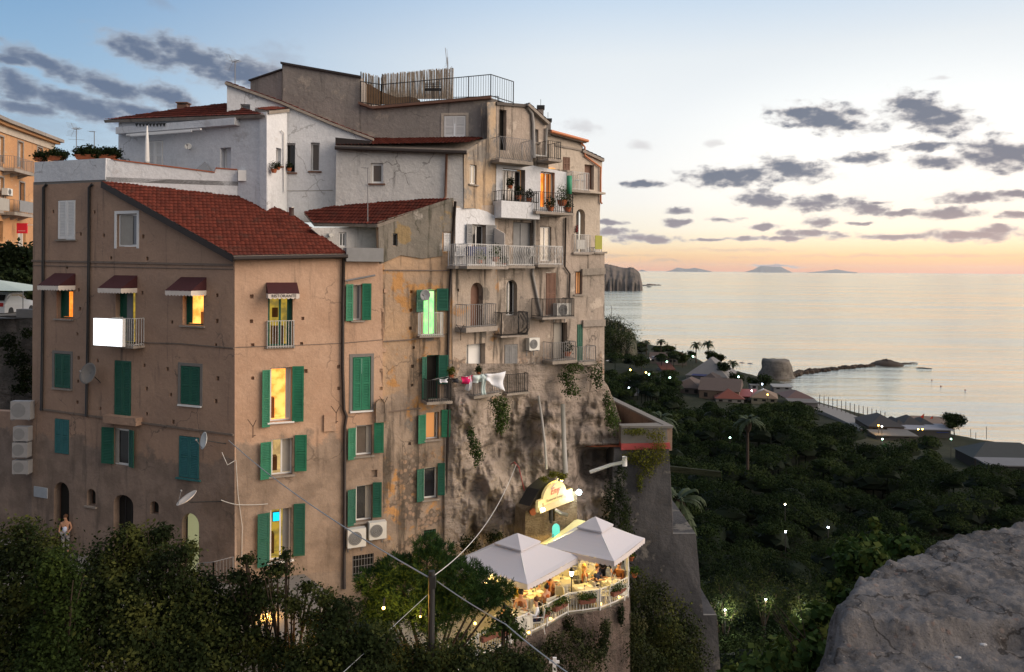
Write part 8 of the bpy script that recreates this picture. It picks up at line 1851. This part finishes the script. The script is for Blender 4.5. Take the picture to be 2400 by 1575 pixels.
c = PC.hit(1334, 455, .9); t = thing('green_screen', 'translucent green roller standing at the end of the upper balcony', 'screen', (c.x, c.y, c.z)); s = c.y / F; MB().lathe([(.13, 0), (.13, 43 * s)], c, 12).build('roll', cm('green_mesh', (.05, .28, .16), .6), t, True)
a0, a1, z0_, z1_ = fh.rect(1395, 552, 1411, 584, .62); t = thing('hanging_cloth', 'yellow green cloth hung over the balcony rail against the sky', 'cloth', PH.w(a0, .6, z0_)); MB(PH.w).box(a0, a1, .60, .63, z0_, z1_).build('cloth', cl('yellow_green_cloth', (.36, .36, .08)), t)
a0, a1, z0_, z1_ = fh.rect(1352, 562, 1372, 584, .5); t = thing('hanging_towel', 'white towel hung on the white balcony of the cream house', 'cloth', PH.w(a0, .5, z0_)); MB(PH.w).box(a0, a1, .48, .5, z0_, z1_).build('cloth', cl('white_towel', (.55, .55, .53)), t)
a0, a1, z0_, z1_ = fh.rect(1346, 528, 1356, 545, .05); t = thing('dried_peppers', 'string of dark red dried peppers hanging on the cream wall', 'peppers', PH.w(a0, .05, z0_)); m_ = MB(PH.w); 
for k in range(6): m_.sphere(((a0 + a1) / 2 + .05 * (k % 2) - .02, .08, z0_ + .06 + k * .06), .05 + .01 * (3 - k) * .5, 5)
m_.build('peppers', cm('dark_red', (.14, .015, .015)), t)
for (x, w_, lb) in ((1352, 12, 'white garden table on the high cream house balcony'), (1366, 9, 'white garden chair on the high cream house balcony')):
    c = PH.hit(x, 446, .5); t = thing('garden_table' if w_ == 12 else 'garden_chair', lb, 'table' if w_ == 12 else 'chair', c); s = c.y / F; ww = w_ * s / 2; m_ = MB(); m_.box(c.x - ww, c.x + ww, c.y - .15, c.y + .15, c.z + .5, c.z + .55); m_.build('top' if w_ == 12 else 'seat', M['wpaint'], t); m_ = MB()
    for dx in (-ww * .8, ww * .8): m_.tube([(c.x + dx, c.y, c.z), (c.x + dx, c.y, c.z + (.5 if w_ == 12 else .9))], .02, 4)
    m_.build('legs' if w_ == 12 else 'frame', M['wpaint'], t)
# white overflow pipe sticking out of the rock on the right
t = thing('overflow_pipe', 'thick white plastic pipe with an upturned elbow sticking out of the rock', 'pipe', at(1385, 1105, 38.2)); MB().tube([at(1384, 1106, 38.4), at(1430, 1090, 37.8), at(1462, 1083, 37.4)], .085, 10).build('pipe', M['pvc'], t, True); MB().tube([at(1464, 1092, 37.4), at(1464, 1070, 37.4)], .12, 10).build('elbow', M['pvc'], t, True)
# pipes down the cliff
for (P_, r_, lb) in (([at(1262, 928, 37.6), at(1270, 980, 37.0), at(1277, 1040, 36.6), at(1281, 1100, 36.2)], .06, 'pale grey pipe running down the rock face from the balconies'), ([at(1319, 948, 38.6), at(1322, 1040, 37.8), at(1326, 1110, 37.2)], .12, 'dark vertical pipe down the rock left of the strata')):
    t = thing('rock_pipe', lb, 'pipe', P_[0]); MB().tube(P_, r_, 8).build('pipe', M['pvcg'], t, True)
t = thing('red_hose', 'thin red hose arching on the rock above the parasols', 'hose', at(1205, 1088, 35.2)); MB().tube([at(1198, 1088, 35.6), at(1205, 1083, 35.4), at(1216, 1095, 35.4), at(1223, 1125, 35.2), at(1229, 1150, 35.2)], .02, 5).build('hose', cm('red_rubber', (.3, .05, .05)), t)
# black iron fence near the street corner
t = thing('iron_railing', 'pale thin railing at the street corner above the trees', 'railing', at(500, 1340, 30)); railpath(t, [at(462, 1366, 30.5), at(500, 1362, 30.4), at(546, 1350, 30.6)], .75, 'giron', sp=.12)

clump('creeper', 'dark creepers hanging over the rubble retaining wall of the terrace', [(1335, 1462, 14, 20, 30.9), (1350, 1490, 22, 20, 30.6), (1418, 1475, 12, 24, 31.2), (1412, 1515, 14, 30, 30.8), (1290, 1520, 24, 16, 29.6), (1240, 1545, 24, 16, 28.6), (1380, 1530, 24, 24, 30.2), (1456, 1440, 8, 24, 32.2)], 4200, .045, 'leafd', seed=19)
nb = thing('unseen_shade_block', 'grey block added unseen beyond the left edge to shade the street wall', 'house', (-28, 8, 20)); MB().box(-50, -13.5, -6, 15.5, 16, 45.5).build('wall', M['stucco'], nb)  # unseen block added only to darken the lower street wall
m_, nt_, b_n = newmat('sea_haze'); nt_.nodes.remove(b_n); vol = nt_.nodes.new('ShaderNodeVolumePrincipled'); vol.inputs['Color'].default_value = (.90, .90, .95, 1); vol.inputs['Density'].default_value = 1.3e-5; vol.inputs['Anisotropy'].default_value = .7
nt_.links.new(vol.outputs[0], nt_.nodes['Material Output'].inputs['Volume'])
hz = MB().box(-24000, 40000, -200, 54000, -4, 520).build('haze', m_); hz['kind'] = 'stuff'
